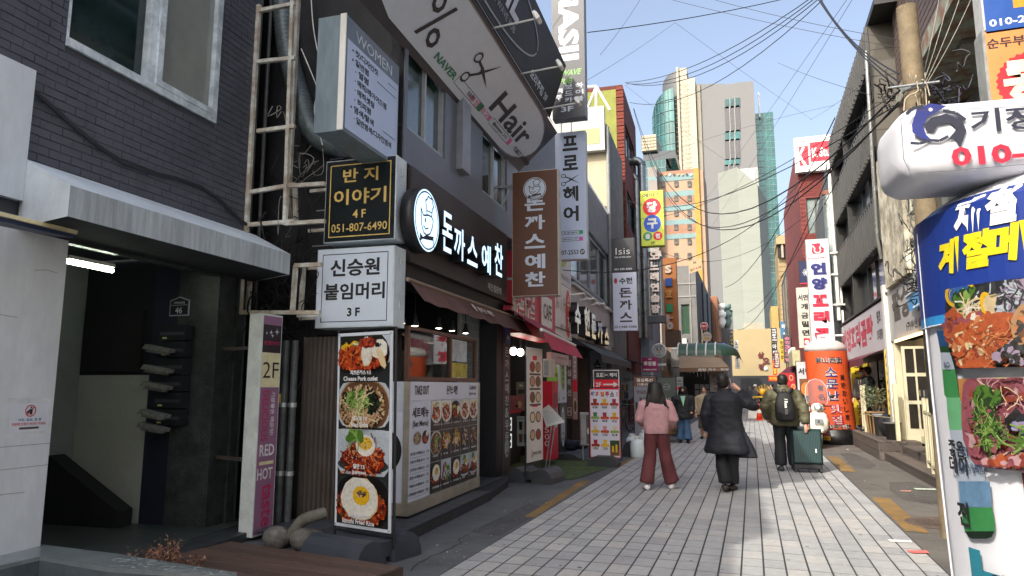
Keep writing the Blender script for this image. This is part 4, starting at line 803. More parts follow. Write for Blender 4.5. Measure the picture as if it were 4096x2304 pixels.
def dish(m, F, a0, b0, a1, b1, kind, seed=1, c=.006, dens=1.0, dark=True):
    f = Food(m, F, a0, b0, a1, b1, c, seed); D = lambda n: max(4, int(n*dens)); yo = .5
    if dark: f.bg('dark')
    if kind == 'cutlet':
        f.E(.65, .8, .75, .34, 'plate'); f.E(.4, .5, .6, .4, 'blk'); f.bits(.2, .68, .16, .08, ['yel'], D(30), .045); f.bits(.42, .68, .16, .09, ['lgrn', 'wht', 'grn'], D(60), .03)
        f.bits(.45, .4, .52, .17, ['red', 'red2', 'org', 'dred', 'red2'], D(420), .035); f.E(.85, .62, .17, .14, 'wht', jit=.03); f.E(.6, .55, .11, .22, 'cream', jit=.1); f.E(.6, .58, .09, .2, 'wht', jit=.1); f.bits(.62, .8, .15, .06, ['red', 'red2', 'dred'], D(70), .035); f.bits(.85, .72, .06, .02, ['blk'], D(6), .03); f.E(.9, .38, .06, .16, 'cream', ang=.5, jit=.1)
    elif kind == 'cutlet2':
        f.E(.5, .62, .6, .5, 'wht'); f.bits(.3, .8, .2, .1, ['yel'], D(26), .05); f.bits(.6, .78, .25, .14, ['lgrn', 'wht'], D(50), .05); f.E(.88, .62, .14, .22, 'wht'); f.bits(.42, .48, .4, .28, ['red', 'red2', 'org', 'dred', 'brn'], D(200), .06); f.E(.5, .42, .3, .03, 'wht', ang=-.5)
    elif kind == 'soba':
        f.E(.5, .5, .56, .46, 'plate'); f.E(.5, .48, .51, .42, 'lbrn'); f.E(.5, .46, .5, .40, 'brn'); f.bits(.5, .45, .46, .34, ['brn', 'noodle', 'cream', 'dark', 'lbrn'], D(380), .03); f.strands(.52, .4, .3, .24, ['noodle', 'lbrn', 'noodle', 'cream'], D(80), .022); f.bits(.7, .56, .16, .16, ['blk', 'blk', 'dgrn'], D(90), .035); f.bits(.45, .62, .22, .12, ['grn', 'lgrn', 'dgrn', 'lgrn'], D(120), .035); f.strands(.48, .56, .15, .1, ['lgrn', 'cream'], D(20), .016)
    elif kind == 'jjol':
        f.E(.5, .5, .56, .5, 'plate'); f.E(.5, .22, .5, .12, 'dgry'); f.bits(.52, .36, .42, .2, ['red', 'dred', 'red', 'brn', 'red2'], D(300), .035); f.strands(.52, .4, .34, .2, ['dred', 'red', 'org', 'dred'], D(90), .02); f.bits(.5, .42, .38, .16, ['cream', 'wht'], D(50), .009); f.E(.6, .66, .19, .15, 'wht', jit=.02); f.E(.6, .7, .13, .09, 'yel', jit=.04); f.bits(.6, .7, .14, .07, ['brn', 'cream'], D(30), .012)
        for x, y, a in ((.3, .82, .4), (.42, .9, 1.2), (.5, .86, 1.9), (.33, .92, .9)): f.E(x, y, .1, .06, 'grn', ang=a)
        f.strands(.42, .75, .03, .1, ['lgrn'], 6, .02)
    elif kind == 'egg':
        f.E(.5, .5, .57, .46, 'dgry'); f.E(.5, .47, .55, .44, 'blk'); f.bits(.5, .36, .5, .26, ['red', 'red2', 'org', 'dred', 'brn', 'red'], D(420), .032); f.E(.5, .55, .37, .3, 'cream', jit=.05); f.E(.49, .555, .36, .29, 'wht', jit=.05); f.bits(.5, .54, .33, .25, ['cream', 'lbrn'], D(26), .01); f.E(.53, .62, .165, .13, 'yel', jit=.01); f.E(.5, .65, .07, .04, 'cream', jit=.01); f.bits(.54, .67, .09, .04, ['blk', 'brn'], D(26), .016)
    elif kind == 'udon':
        f.bits(.5, .5, .4, .32, ['org', 'yel', 'lbrn', 'red2', 'cream'], D(120), .06); f.strands(.5, .5, .35, .35, ['yel', 'noodle'], D(40), .05); f.E(.5, .45, .13, .16, 'wht', jit=.1); f.E(.5, .45, .08, .09, 'pink', jit=.2); f.bits(.4, .65, .25, .08, ['grn', 'blk'], D(16), .06)
    elif kind == 'seafood':
        f.bits(.5, .5, .38, .36, ['dark', 'brn', 'purp', 'lbrn', 'dred'], D(110), .07); f.strands(.5, .6, .35, .35, ['brn', 'cream', 'dred'], D(30), .04)
    elif kind == 'salad':
        f.E(.4, .7, .6, .5, 'plate'); f.bits(.35, .5, .3, .35, ['dred', 'meat', 'purp'], D(70), .07); f.bits(.65, .4, .3, .35, ['grn', 'dgrn', 'lgrn'], D(70), .07)
    return f
# food pictures on the cart
kinds = [['cutlet2', 'cutlet2', 'cutlet', 'cutlet2', 'cutlet2'], ['soba', 'udon', 'udon', 'seafood', 'seafood'], ['egg', 'salad', 'egg', 'jjol', 'jjol']]
names = [['고구마치즈돈까스', '고구마돈까스', '치즈돈까스', '왕수제돈까스', '수제등심돈까스'], ['냉모밀', '우 동', '김치우동', '해물우동', '해물볶음우동'], ['김치볶음밥', '제육덮밥', '새우볶음밥', '쫄면', '떡볶이']]
price = [['10.0', '9.5', '9.5', '9.0', '8.5'], ['7.0', '7.0', '7.5', '8.0', '8.5'], ['8.0', '9.0', '8.0', '7.5', '6.5']]
cw = (W2-lw-.02)/5; ch_ = (zt-.225-zb)/3
for r_ in range(3):
    for c_ in range(5):
        a = lw+.01+c_*cw; b = zt-.225-(r_+1)*ch_; m = MB()
        m.rect(FCf, a, b, a+cw-.006, b+ch_-.006, mt('#1d1b1b', .35), .004); m.poly(FCf, [(a, b), (a+.001, b), (a+.001, b+.001)], FCOL['dark'], .005)
        if kinds[r_][c_] in ('cutlet', 'cutlet2', 'salad') or (r_, c_) in ((2, 3), (2, 4)): m.rect(FCf, a, b+ch_*.45, a+cw-.006, b+ch_-.006, FCOL['plate'], .005)
        dish(m, FCf, a+.004, b+ch_*.22, a+cw-.01, b+ch_-.01, kinds[r_][c_], seed=r_*7+c_, c=.006, dens=.45, dark=False)
        text(m, FCf, names[r_][c_], a+.02, b+.075, .026, mt('#d4d4d4', .5), al='l', c=.03, w=min(cw*.62, .05*len(names[r_][c_]))); text(m, FCf, price[r_][c_], a+cw-.06, b+.075, .024, mt('#d4d4d4', .5), c=.03)
        m.out('dish_picture', ct)
m = MB(); m.ell(FCf, lw*.36, zt-.66, .13, .085, FCOL['plate'], .006); m.ell(FCf, lw*.36, zt-.66, .11, .07, FCOL['brn'], .007); f = Food(m, FCf, lw*.36-.12, zt-.74, lw*.36+.12, zt-.58, .008, 4); f.strands(.5, .5, .35, .25, ['noodle', 'cream', 'dgrn'], 30, .04)
m.ell(FCf, lw*.74, zt-.66, .1, .08, FCOL['blk'], .009); m.ell(FCf, lw*.7, zt-.68, .06, .045, FCOL['red'], .012); m.ell(FCf, lw*.8, zt-.62, .03, .03, FCOL['wht'], .012); m.ell(FCf, lw*.76, zt-.7, .03, .02, FCOL['red2'], .013); m.out('set_picture', ct)
# left side of the cart
FS_ = FP(s0-.03, 0, .14-.6); m = MB(); m.rect(FS_, .03, zb, .56, zt-.35, mt('#aeb2bf', .4, var=.03), .004); m.ell(FS_, .36, .85, .17, .22, BLACK, .006, 30); m.out('side_panel', ct)
# glass case
m = MB(); BRF = mt('#4a332a', .4, .2, var=.1); zg0, zg1 = zt+.01, LW(1645, 1305, .1)[1]; FG = FL(s0, 0, .12)
for seg in ((-.02, zg0, W2+.02, zg0+.05), (-.02, zg1-.04, W2+.02, zg1)): m.box(FG, seg[0], seg[1], -.05, seg[2], seg[3], 0, BRF); m.box(FG, seg[0], seg[1], -.58, seg[2], seg[3], -.53, BRF)
for a in (-.02, W2*.56, W2-.03): m.box(FG, a, zg0+.05, -.05, a+.05, zg1-.04, 0, BRF)
m.box(FG, -.02, zg0, -.58, .03, zg1, -.53, BRF); m.box(FG, W2-.03, zg0, -.58, W2+.02, zg1, -.53, BRF); m.box(FG, -.02, zg1-.04, -.53, .02, zg1, -.05, BRF); m.box(FG, W2-.02, zg1-.04, -.53, W2+.02, zg1, -.05, BRF); m.out('case_frame', ct)
for a0, a1 in ((.03, W2*.56), (W2*.56+.05, W2-.03)): m = MB(); m.rect(FG, a0, zg0+.05, a1, zg1-.04, GLASS, -.03); m.out('glass_pane', ct)
m = MB(); m.rect(FG, W2*.6, zg0+.28, W2*.85, zg1-.06, mt('#9a9da0', .8, var=.2, scale=12), -.025); m.out('poster', ct)
m = MB(); m.rect(FG, W2*.6, zg0+.06, W2*.86, zg0+.26, mt('#9a8a3c', .7, var=.3, scale=9), -.025); m.out('yellow_poster', ct)
m = MB(); m.box(FG, .25, zg0, -.45, .8, zg0+.36, -.15, mt('#55504a', .5, var=.3)); m.box(FG, .9, zg0, -.4, 1.2, zg0+.5, -.2, mt('#33302c', .5)); m.out('kitchen_equipment', ct)
# ---- food photo banner stand
def banner_stand(label, P0, P1, zlo, ztop, draw, base=True, lean=0, fm=BLACK, bc='#2b2d33', extra=.12, bw=None, basemat=None, cat='banner stand', facem=None, sub=True, group=None):
    u = (P1-P0); u.z = 0; w_ = u.length; u.normalize(); n = u.cross(Z); n.z = 0
    O = P0.copy(); O.z = 0; t = thing('banner_stand', O.lerp(P1, .5)*1.0, label, cat, group); vv = (Z+(-n)*lean).normalized()
    F = Fr(O, u, vv); m = MB()
    for a in (-.02, w_+.02): m.tube([F.pt(a, .12, -.02), F.pt(a, ztop+extra*.3, -.02)], .013, fm, 6)
    for b in (zlo-.04, ztop+.03): m.tube([F.pt(-.02, b, -.02), F.pt(w_+.02, b, -.02)], .011, fm, 6)
    m.out('frame', t)
    if base:
        bm = basemat or mt(bc, .5, var=.12, bump=.1); bw = bw or w_+.2; m = MB()
        for s_ in (-1, 1):
            pr = [(s_*(.05+.19*(1-math.cos(k*math.pi/8))), .0+.24*math.sin(k*math.pi/8)) for k in range(9)]
            fr2 = Fr(F.pt(w_/2, 0, -.0), n, Z, u)
            q = [(a*1.0, b) for a, b in pr]; q = q if s_ > 0 else q[::-1]; m.prism(fr2, q, -bw/2, bw/2, bm)
        m.box(Fr(F.pt(w_/2, 0, 0), n, Z, u), -.07, .05, -bw/2+.05, .07, .19, bw/2-.05, bm); m.out('water_base', t)
    m = MB(); m.rect(F, 0, zlo, w_, ztop, facem or WHITE, 0); m.rect(F, 0, zlo, w_, ztop, facem or WHITE, -.006); m.out('banner_sheet', t)
    if draw: draw(t, F.at(0, zlo, .002), w_, ztop-zlo)
    return t
P0 = atG(1268, 2225); P1 = atG(1590, 2275); P1 = V((P1.x, P1.y, 0)); P0.z = 0
def bnr_at(x0, x1, yb, Y0, Y1): return atY(x0, yb, Y0), atY(x1, yb, Y1)
Pa = atY(1340, 2100, 5.95); Pb = atY(1565, 2118, 5.78)
zlo = Pa.z; ztop = atY(1385, 1340, 6.08).z
def drw(t, F, w, h):
    m = MB(); m.rect(F, .0, 0, w, h, mt('#c6cdd6', .4, var=.02), .0005); m.out('white_border', t)
    e = .03; hh = (h-2*e)/4
    for k, (kd, l1, l2) in enumerate((('cutlet', '치즈돈까스 9.5', 'Cheese Pork cutlet'), ('soba', '냉모밀 7.0', 'Iced Soba'), ('jjol', '쫄면 7.5', 'Jjolmyeon'), ('egg', '김치볶음밥 8.0', 'kimchi Fried Rice'))):
        b = h-e-(k+1)*hh; m = MB(); m.rect(F, e, b, w-e, b+hh, mt('#191b1c', .4, var=.05), .002)
        if k in (0, 2): m.poly(F, [(e, b+hh*.45), (w-e, b+hh*.45), (w-e, b+hh*.98), (e, b+hh*.98)], FCOL['plate'], .0028)
        y0 = b+hh*(.04 if k else .2); dish(m, F, e+.002, y0, w-e-.002, b+hh-.004, kd, seed=20+k, c=.0035, dens=1.5, dark=False)
        text(m, F, l1, w/2, b+hh*(.23 if k else .2), hh*.1, mt('#e8e8e8', .5), c=.05, bold=.04); text(m, F, l2, w/2, b+hh*(.1 if k else .07), hh*.1, mt('#e8e8e8', .5), c=.05, bold=.035); m.out('dish_picture', t)
    for a, b in ((.02, .02), (w-.02, .02), (.02, h-.02), (w-.02, h-.02)): m = MB(); m.lathe(F.pt(a, b, .003), [(.009, 0), (.009, .004)], STEEL, 8, ax=Fr((0, 0, 0), F.u, F.v, F.n)); m.out('eyelet', t)
banner_stand('tall banner of four dish photos in a black frame on a dark rubber base', Pa, Pb, zlo, ztop, drw, bw=.72, lean=-.02, bc='#2c3038')
# ======================= LEFT 3: red cafe =======================
b3 = thing('cafe_building', L(13.8, -1, 0), 'narrow building with the red cafe fascia next to the pork cutlet shop', 'building')
CON = mt('#7c7f80', .8, var=.15, scale=1.5, bump=.3); REDF = mt('#9a2433', .5, var=.12, scale=2)
fz0, fz1 = LW(2205, 1365, .1)[1], 4.15
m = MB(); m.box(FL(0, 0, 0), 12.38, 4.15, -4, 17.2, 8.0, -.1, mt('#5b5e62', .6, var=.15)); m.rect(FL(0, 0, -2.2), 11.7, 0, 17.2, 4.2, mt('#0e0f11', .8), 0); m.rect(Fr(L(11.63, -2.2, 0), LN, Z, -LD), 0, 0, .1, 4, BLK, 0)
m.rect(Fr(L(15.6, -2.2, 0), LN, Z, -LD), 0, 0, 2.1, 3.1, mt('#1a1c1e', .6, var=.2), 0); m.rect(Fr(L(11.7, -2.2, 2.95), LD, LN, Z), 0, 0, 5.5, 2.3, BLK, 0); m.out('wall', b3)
m = MB(); m.box(FL(0, 0, 0), 12.2, fz0, -.3, 15.1, fz1, .1, REDF); m.out('fascia', b3)
m = MB(); F = FL(0, 0, .1); s, z = LW(2188, 1253, .1)
m.box(F, s-.62, z-.33, .0, s+.3, z+.33, .05, OFFW, bev=.02); text(m, F, 'CAFE', s-.16, z, .34, BLACKP, w=.75, c=.056); m.out('cafe_plate', b3)
m = MB(); s2, z2 = LW(2130, 1240, .1); text(m, F, '컵컵', s2-.7, z2, .55, OFFW, w=1.5, c=.0, ext=.03, bold=.08); text(m, F, '컵컵', s2-.7, z2, .52, mt('#9a2433', .5), w=1.45, c=.064, bold=.01); m.out('logo_letters', b3)
m = MB(); s2, z2 = LW(2075, 1245, .1); text(m, F, '생면국수집 807-7266', s2, z2, .09, OFFW, w=1.0, c=.004); s2, z2 = LW(2180, 1335, .1); text(m, F, '개별문의 051-803-25', s2-.1, z2, .1, OFFW, w=1.0, c=.004, bold=.01); m.out('small_print', b3)
t = thing('red_awning', L(15.5, .8, 2.6), 'folded red fabric awning with a white front bar', 'awning')
a, b = LW(2165, 1318, .75), LW(2300, 1382, .75); m = MB(); m.tube([L(a[0], .75, a[1]), L(b[0], .75, b[1])], .03, OFFW, 8); m.out('front_bar', t)
m = MB(); m.add([L(a[0]+.05, .76, a[1]-.02), L(b[0], .76, b[1]-.02), L(b[0]+.1, .9, b[1]-.27), L(a[0]+.12, .9, a[1]-.33)], [[3, 2, 1, 0]], mt('#8e2137', .75, var=.15)); m.add([L(a[0], .74, a[1]), L(b[0], .74, b[1]), L(b[0], .0, b[1]+.5), L(a[0], .0, a[1]+.5)], [[0, 1, 2, 3]], mt('#7c1c30', .75, var=.15)); m.out('fabric', t)
# black post + narrow vertical board
t = thing('narrow_vertical_sign', L(11.9, .02, 0), 'narrow dark vertical board with pale Korean letters beside the cafe entrance', 'sign')
F, w_, h_ = wsF(2013, 1375, 2041, 1905, .03); m = MB(); m.box(F, -.35, -.02, -.3, 0, h_+.4, -.01, BLACK); m.box(F, 0, 0, -.1, w_, h_+.35, 0, mt('#3a3432', .45, var=.1)); m.out('board', t)
m = MB(); text(m, F, '돈까스예찬&우동', w_/2, h_*.62, .17, mt('#a9a7a2', .5), vert=True, step=.21, w=w_*.55); chef(m, F, w_/2, h_*.22, .17, mt('#a9b0a8', .5), BLACKP, kx=.8); m.out('lettering', t)
t = thing('house_number_plate', L(11.9, .05, 2.6), 'blue house number plate reading 44 on the dark post', 'number plate'); hw = w_*.75
Fq = F.at(w_*.12, h_+.02, .01); m = MB(); m.prism(Fq, [(0, 0), (hw, 0), (hw, .26), (hw/2, .32), (0, .26)], 0, .01, mt('#2a3c78', .4)); text(m, Fq, '44', hw/2, .1, .09, OFFW, c=.014, w=hw*.5); m.out('plate', t)
# cafe interior, bulbs, counter
for k, x in enumerate((2053, 2081, 2105, 2132)):
    s, z = LW(x, 1405+k*4, -.35); c = L(s, -.35, z); lb = thing('pendant_bulb', c, ['leftmost lit round bulb over the cafe counter', 'second lit round bulb over the cafe counter', 'dim round bulb, third over the cafe counter', 'rightmost lit round bulb over the cafe counter'][k], 'lamp', 'round bulbs over the cafe counter')
    m = MB(); m.ball(c, .075, .075, .08, LAMP if k != 2 else mt('#8f8d86', .3), 12, 8); m.out('bulb', lb); m = MB(); m.tube([c+Z*.07, c+Z*.45], .02, BLACK, 6); m.out('holder', lb)
def plate(label, F, w, h, fm, draw=None, cat='poster', name='poster', th=.012, group=None, casem=None):
    t = thing(name, F.pt(w/2, 0), label, cat, group); m = MB(); m.box(F, 0, 0, -th, w, h, 0, casem or fm); m.rect(F, .01, .01, w-.01, h-.01, fm, .002); m.out('sheet', t)
    if draw: m = MB(); draw(m, F, w, h); m.out('print', t)
    return t
def dr(m, F, w, h):
    text(m, F, 'Special Coffee', w*.5, h*.92, h*.05, BLACKP, w=w*.7)
    for i in range(2):
        for j in range(2): m.poly(F, [(w*(.18+.4*i), h*(.12+.42*j)), (w*(.42+.36*i), h*(.12+.42*j)), (w*(.45+.36*i), h*(.4+.42*j)), (w*(.15+.4*i), h*(.4+.42*j))], FCOL[('brn', 'dark', 'blk', 'lbrn')[i*2+j]], .004)
F, w_, h_ = psF(2068, 1665, 2118, 1785, 13.2); plate('special coffee price poster on the cafe counter front', F, w_, h_, mt('#8f9490', .5), dr)
F, w_, h_ = psF(2036, 1582, 2098, 1642, 13.6); plate('pink drink poster above the red cafe counter', F, w_, h_, mt('#8c5a5c', .5, var=.2, scale=8), lambda m, F, w, h: (m.ell(F, w*.7, h*.4, w*.12, h*.25, FCOL['cream'], .004), m.ell(F, w*.5, h*.3, w*.1, h*.1, FCOL['dred'], .005)))
F, w_, h_ = psF(2065, 1528, 2105, 1582, 13.9); plate('dim menu poster at the back of the cafe', F, w_, h_, mt('#55564d', .5), lambda m, F, w, h: (text(m, F, '메뉴', w/2, h*.75, h*.15, OFFW), m.rect(F, w*.2, h*.15, w*.8, h*.45, FCOL['dgry'], .004)))
for k, (yt, yb) in enumerate(((1672, 1722), (1738, 1790))):
    F, w_, h_ = wsF(2031, yt, 2047, yb, -.05); plate(['upper', 'lower'][k]+' small lit menu card on the post by the cafe door', F, w_, h_, mt('#c9d2cf', .5, emit=.5), lambda m, F, w, h: [m.rect(F, w*(.15+.4*i), h*(.1+.45*j), w*(.4+.4*i), h*(.4+.45*j), FCOL[('grn', 'red', 'brn', 'dgry')[i*2+j]], .004) for i in range(2) for j in range(2)], group='lit menu cards')
t = thing('cafe_counter', L(13.6, -.9, 0), 'dark cafe counter with a red top edge', 'counter'); m = MB(); m.box(FP(13.3, 0, -1.9), 0, 0, -1, 1.4, 1.05, 0, mt('#191a1d', .5)); m.out('body', t); m = MB(); m.box(FP(13.28, 1.05, -1.9), 0, 0, -1, 1.43, .06, 0, REDP); m.out('top', t)
m = MB(); F = Fr(atG(2040, 1895, .02), LD, LN, Z); m.box(F, 0, 0, 0, 1.2, .6, .015, mt('#2c3029', .95)); m.out('doormat', label='dark door mat on the artificial turf', cat='mat')
# tall narrow menu banner on a round base
Pa = atY(2108, 1865, 11.15); Pb = atY(2172, 1840, 11.85)
def drw(t, F, w, h):
    m = MB(); BG = mt('#b9b0aa', .45, var=.06); m.rect(F, .02, .02, w-.02, h-.02, BG, .001); m.rect(F, w*.35, h*.89, w*.62, h*.93, REDP, .004); m.rect(F, w*.3, h*.475, w*.65, h*.495, REDP, .004)
    for j, y in enumerate((.83, .7, .56, .385, .23)):
        for i in range(2): m.ell(F, w*(.33+.36*i), h*y, w*.17, h*.05, FCOL['brn' if j < 3 else 'dgry'], .004, 16); m.ell(F, w*(.33+.36*i), h*y, w*.13, h*.038, FCOL[('red', 'lbrn', 'brn', 'cream', 'noodle')[(i+j) % 5]], .006, 14)
        if j < 3: m.rect(F, w*.15, h*(y-.075), w*.85, h*(y-.058), FCOL['dgry'], .004)
    chef(m, F, w*.28, h*.07, w*.09, BG, BLACKP); text(m, F, '돈까스 예찬', w*.6, h*.07, h*.03, BLACKP, w=w*.5, c=.006); m.out('print', t)
banner_stand('tall narrow beige menu banner in a dark frame on a round rubber base', Pa, Pb, .33, atY(2120, 1390, 11.3).z, drw, bw=.62, bc='#2e3034')
# slanted menu easel
t = thing('menu_easel', atG(2180, 1885), 'slanted white menu sheet on a thin steel stand', 'menu stand'); o = atG(2180, 1885, 0); D_ = o.y
q = [atY(x, y, D_+dy) for x, y, dy in ((2165, 1640, .1), (2185, 1705, -.1), (2258, 1685, -.05), (2195, 1618, .15))]
m = MB(); m.add(q+[p-Z*.02 for p in q], [[0, 1, 2, 3], [7, 6, 5, 4], [0, 4, 5, 1], [1, 5, 6, 2], [2, 6, 7, 3], [3, 7, 4, 0]], OFFW); m.out('sheet', t)
m = MB(); c = (q[0]+q[2])/2; m.tube([o, c-Z*.02], .013, STEEL, 6); m.tube([o+V((.05, .05, 0)), c-Z*.02+V((.05, .05, 0))], .013, STEEL, 6); m.out('post', t)
m = MB(); Fq = Fr(q[1], q[2]-q[1], q[0]-q[1]); ln = (q[2]-q[1]).length; hn = (q[0]-q[1]).length
for i in range(9): m.rect(Fq, .03, hn*(.12+.09*i), ln-.05, hn*(.14+.09*i), mt('#8a8f94', .6), .004)
m.out('print', t)
# red 1,500 box, green and white rotating sign box
F, w_, h_ = psF(2165, 1525, 2198, 1840, 13.9); 
def box3(label, F, w, h, dep, cm, draw1, draw2, name='sign_box'):
    t = thing(name, F.pt(w/2, 0, -dep/2), label, 'sign'); m = MB(); m.box(F, 0, 0, -dep, w, h, 0, cm, bev=.005); m.out('cabinet', t)
    m = MB(); draw1(m, F, w, h); m.out('front_print', t)
    if draw2: F2 = Fr(F.pt(w, 0, 0), -F.n, F.v, F.u); m = MB(); draw2(m, F2, dep, h); m.out('side_print', t)
    return t
RB = mt('#a5182c', .4, var=.06)
box3('tall red box sign with 1,500 in white numerals', F, w_*1.35, h_, .55, RB, lambda m, F, w, h: (text(m, F, 'W1,500', w/2, h*.42, h*.07, OFFW, vert=True, step=h*.085, bold=.0, w=w*.4)), lambda m, F, w, h: (m.rect(F, w*.3, h*.4, w*.85, h*.47, OFFW, .004), m.rect(F, w*.15, h*.6, w*.8, h*.85, mt('#7c2430', .4, var=.3, scale=9), .004)))
F, w_, h_ = psF(2172, 1435, 2208, 1508, 13.7); box3('small white box with a pasted leaflet over the red 1,500 sign', F, w_, h_, .3, OFFW, lambda m, F, w, h: m.rect(F, w*.1, h*.1, w*.6, h*.9, mt('#8a97a0', .5), .004), None, name='electric_box')
F, w_, h_ = psF(2208, 1440, 2239, 1612, 15.2)
GRN = mt('#6e9a3e', .4, var=.06)
def g1(m, F, w, h): m.ell(F, w*.1, h*.55, w*.75, h*.42, GRN, .004, 28); text(m, F, '캐빌', w*.4, h*.65, h*.12, BLACKP, c=.006, w=w*.5, rot=-1.4); text(m, F, 'DINNING', w*.5, h*.07, h*.05, BLACKP, w=w*.7)
def g2(m, F, w, h): m.ell(F, w*.45, h*.62, w*.28, h*.34, GRN, .004, 28); text(m, F, '캐빌주점', w*.45, h*.62, h*.1, BLACKP, vert=True, step=h*.14, c=.006, w=w*.3); text(m, F, '다이닝펍', w*.5, h*.1, h*.05, BLACKP, w=w*.4)
box3('white pillar box with green ovals, upper half of the corner column', F, w_, h_, .75, mt('#b8bfcc', .4, var=.04), g1, g2)
F, w_, h_ = psF(2208, 1614, 2239, 1830, 15.2)
def g1(m, F, w, h): m.ell(F, w*.1, h*.5, w*.6, h*.42, mt('#a9b0b8', .4), .004, 28); text(m, F, '헤어', w*.35, h*.5, h*.12, BLACKP, c=.006, w=w*.4); text(m, F, 'T.803', w*.55, h*.05, h*.05, OFFW, w=w*.5)
def g2(m, F, w, h): m.ell(F, w*.45, h*.55, w*.26, h*.38, mt('#a9b0b8', .4), .004, 28); text(m, F, '프로', w*.45, h*.73, h*.08, BLACKP, vert=True, step=h*.1, c=.006, w=w*.25); scissors(m, F, w*.45, h*.55, h*.14, BLACKP, c=.006); text(m, F, '헤어', w*.45, h*.37, h*.08, BLACKP, vert=True, step=h*.1, c=.006, w=w*.25)
box3('dark pillar box with pale scissors ovals, lower half of the corner column', F, w_, h_, .75, mt('#22282c', .4, var=.06), g1, g2)
# rubber bases and clutter on the turf edge
def lump(label, x, y, w, h, d, z, mm, name='rubber_base', cat='sign base'):
    c = atG(x, y); m = MB(); F = Fr((c.x, c.y, 0), LD, LN, Z); n = 7
    pr = [(-w/2, 0), (w/2, 0), (w/2, h*.35), (w*.38, h*.8), (w*.25, h), (-w*.25, h), (-w*.38, h*.8), (-w/2, h*.35)]; FF = Fr((c.x, c.y, 0), (1, 0, 0), Z, (0, -1, 0)); m.prism(FF, pr, -d, 0, mm); return m.out(name, label=label, cat=cat)
RUB = mt('#2a2c2f', .6, var=.15, bump=.2)
lump('flat black rubber sign base on the green turf', 2250, 1842, .75, .14, .35, 0, RUB); lump('grey rubber base with a dark bag on it behind the easel', 2285, 1790, .7, .16, .4, 0, mt('#45484c', .7)); 
m = MB(); c = atG(2290, 1790, .2); [m.ball(c+V((rnd.uniform(-.2, .2), .1, rnd.uniform(0, .08))), .18, .15, .1, mt('#141a26', .8), 9, 6) for _ in range(4)]; m.out('cloth_bag', label='dark blue cloth bag on the grey rubber base', cat='bag')
# brown lunch special board and pink strip, grey steps
F, w_, h_ = psF(2264, 1412, 2290, 1675, 16.9)
plate('brown vertical lunch special board with white Korean letters', F, w_, h_, mt('#54423c', .5, var=.1), lambda m, F, w, h: (text(m, F, '점심특선', w/2, h*.62, h*.1, mt('#b8aca6', .5), vert=True, step=h*.15, w=w*.6), m.rim(F, w*.2, h*.05, w*.8, h*.17, .012, mt('#b8aca6', .5), .004), text(m, F, '11-3', w/2, h*.11, h*.04, mt('#b8aca6', .5), w=w*.4)), cat='sign board', name='sign_board')
F, w_, h_ = psF(2291, 1415, 2309, 1678, 16.9)
plate('pink price strip right of the brown lunch special board', F, w_, h_, mt('#8f6c6c', .5, var=.1), lambda m, F, w, h: (m.rect(F, 0, h*.42, w, h*.6, REDP, .003), text(m, F, '안심돈까스', w/2, h*.8, h*.05, OFFW, vert=True, step=h*.07, w=w*.6), m.ell(F, w/2, h*.2, w*.4, h*.12, FCOL['cream'], .004), m.ell(F, w/2, h*.2, w*.3, h*.09, FCOL['brn'], .006)))
st2 = thing('entrance_steps', L(17.5, -.3, 0), 'grey concrete steps between the dark column and the steel light box', 'steps')
for k in range(3): m = MB(); m.box(FL(16.3+.0*k, 0, -.9-.35*k), 0, .17*k, -.5, 3, .17*(k+1), .35, mt('#575a5c', .8, var=.15)); m.out('step', st2)
# grey panels beside the fascia: KIM dining / Hair
t = thing('pale_panel_sign', L(16.2, .0, 3), 'pale two part wall panel with a green oval above and Hair below', 'sign')
s0, s1 = 15.15, 17.2; F = FL(0, 0, .06); zt_, zm, zb_ = 5.35, 4.05, LW(2275, 1360, .06)[1]
PC = mt('#9c9a9c', .5, var=.06); m = MB(); m.box(FL(0, 0, 0), s0, zm+.02, -.2, s1, zt_, .06, PC); m.out('upper_panel', t); m = MB(); m.box(FL(0, 0, 0), s0, zb_, -.2, s1, zm, .06, mt('#a8a3a0', .5, var=.06)); m.out('lower_panel', t)
m = MB(); m.ell(F, s0+.95, zm+.85, .6, .42, mt('#7a8a3c', .5), .005, 30); text(m, F, 'KIM DINNING & PUB  3F', s0+1.0, zm+.2, .13, mt('#6d6a66', .5), w=1.7); text(m, F, '%', s0+.35, zm-.45, .4, mt('#8a7a64', .5), w=.42); scissors(m, F, s0+.8, zm-.5, .32, mt('#6a5c4a', .5)); text(m, F, 'Hair', s0+1.35, zm-.48, .38, mt('#8a7a64', .5), w=.62); text(m, F, '2F', s0+1.85, zm-.52, .2, mt('#8a7a64', .5)); text(m, F, '예약 -20%', s0+1.1, zm-1.05, .15, mt('#7a7470', .5), w=.8); m.out('lettering', t)
F, w_, h_ = wsF(2205, 1408, 2275, 1462, .25); plate('pink notice hanging under the pale Hair panel', F, w_, h_, mt('#9c8482', .5, var=.08), lambda m, F, w, h: text(m, F, '세종점특별 30%할인', w*.6, h*.6, h*.25, mt('#5c4644', .5), w=w*.6), name='notice_sign', cat='sign', th=.1)
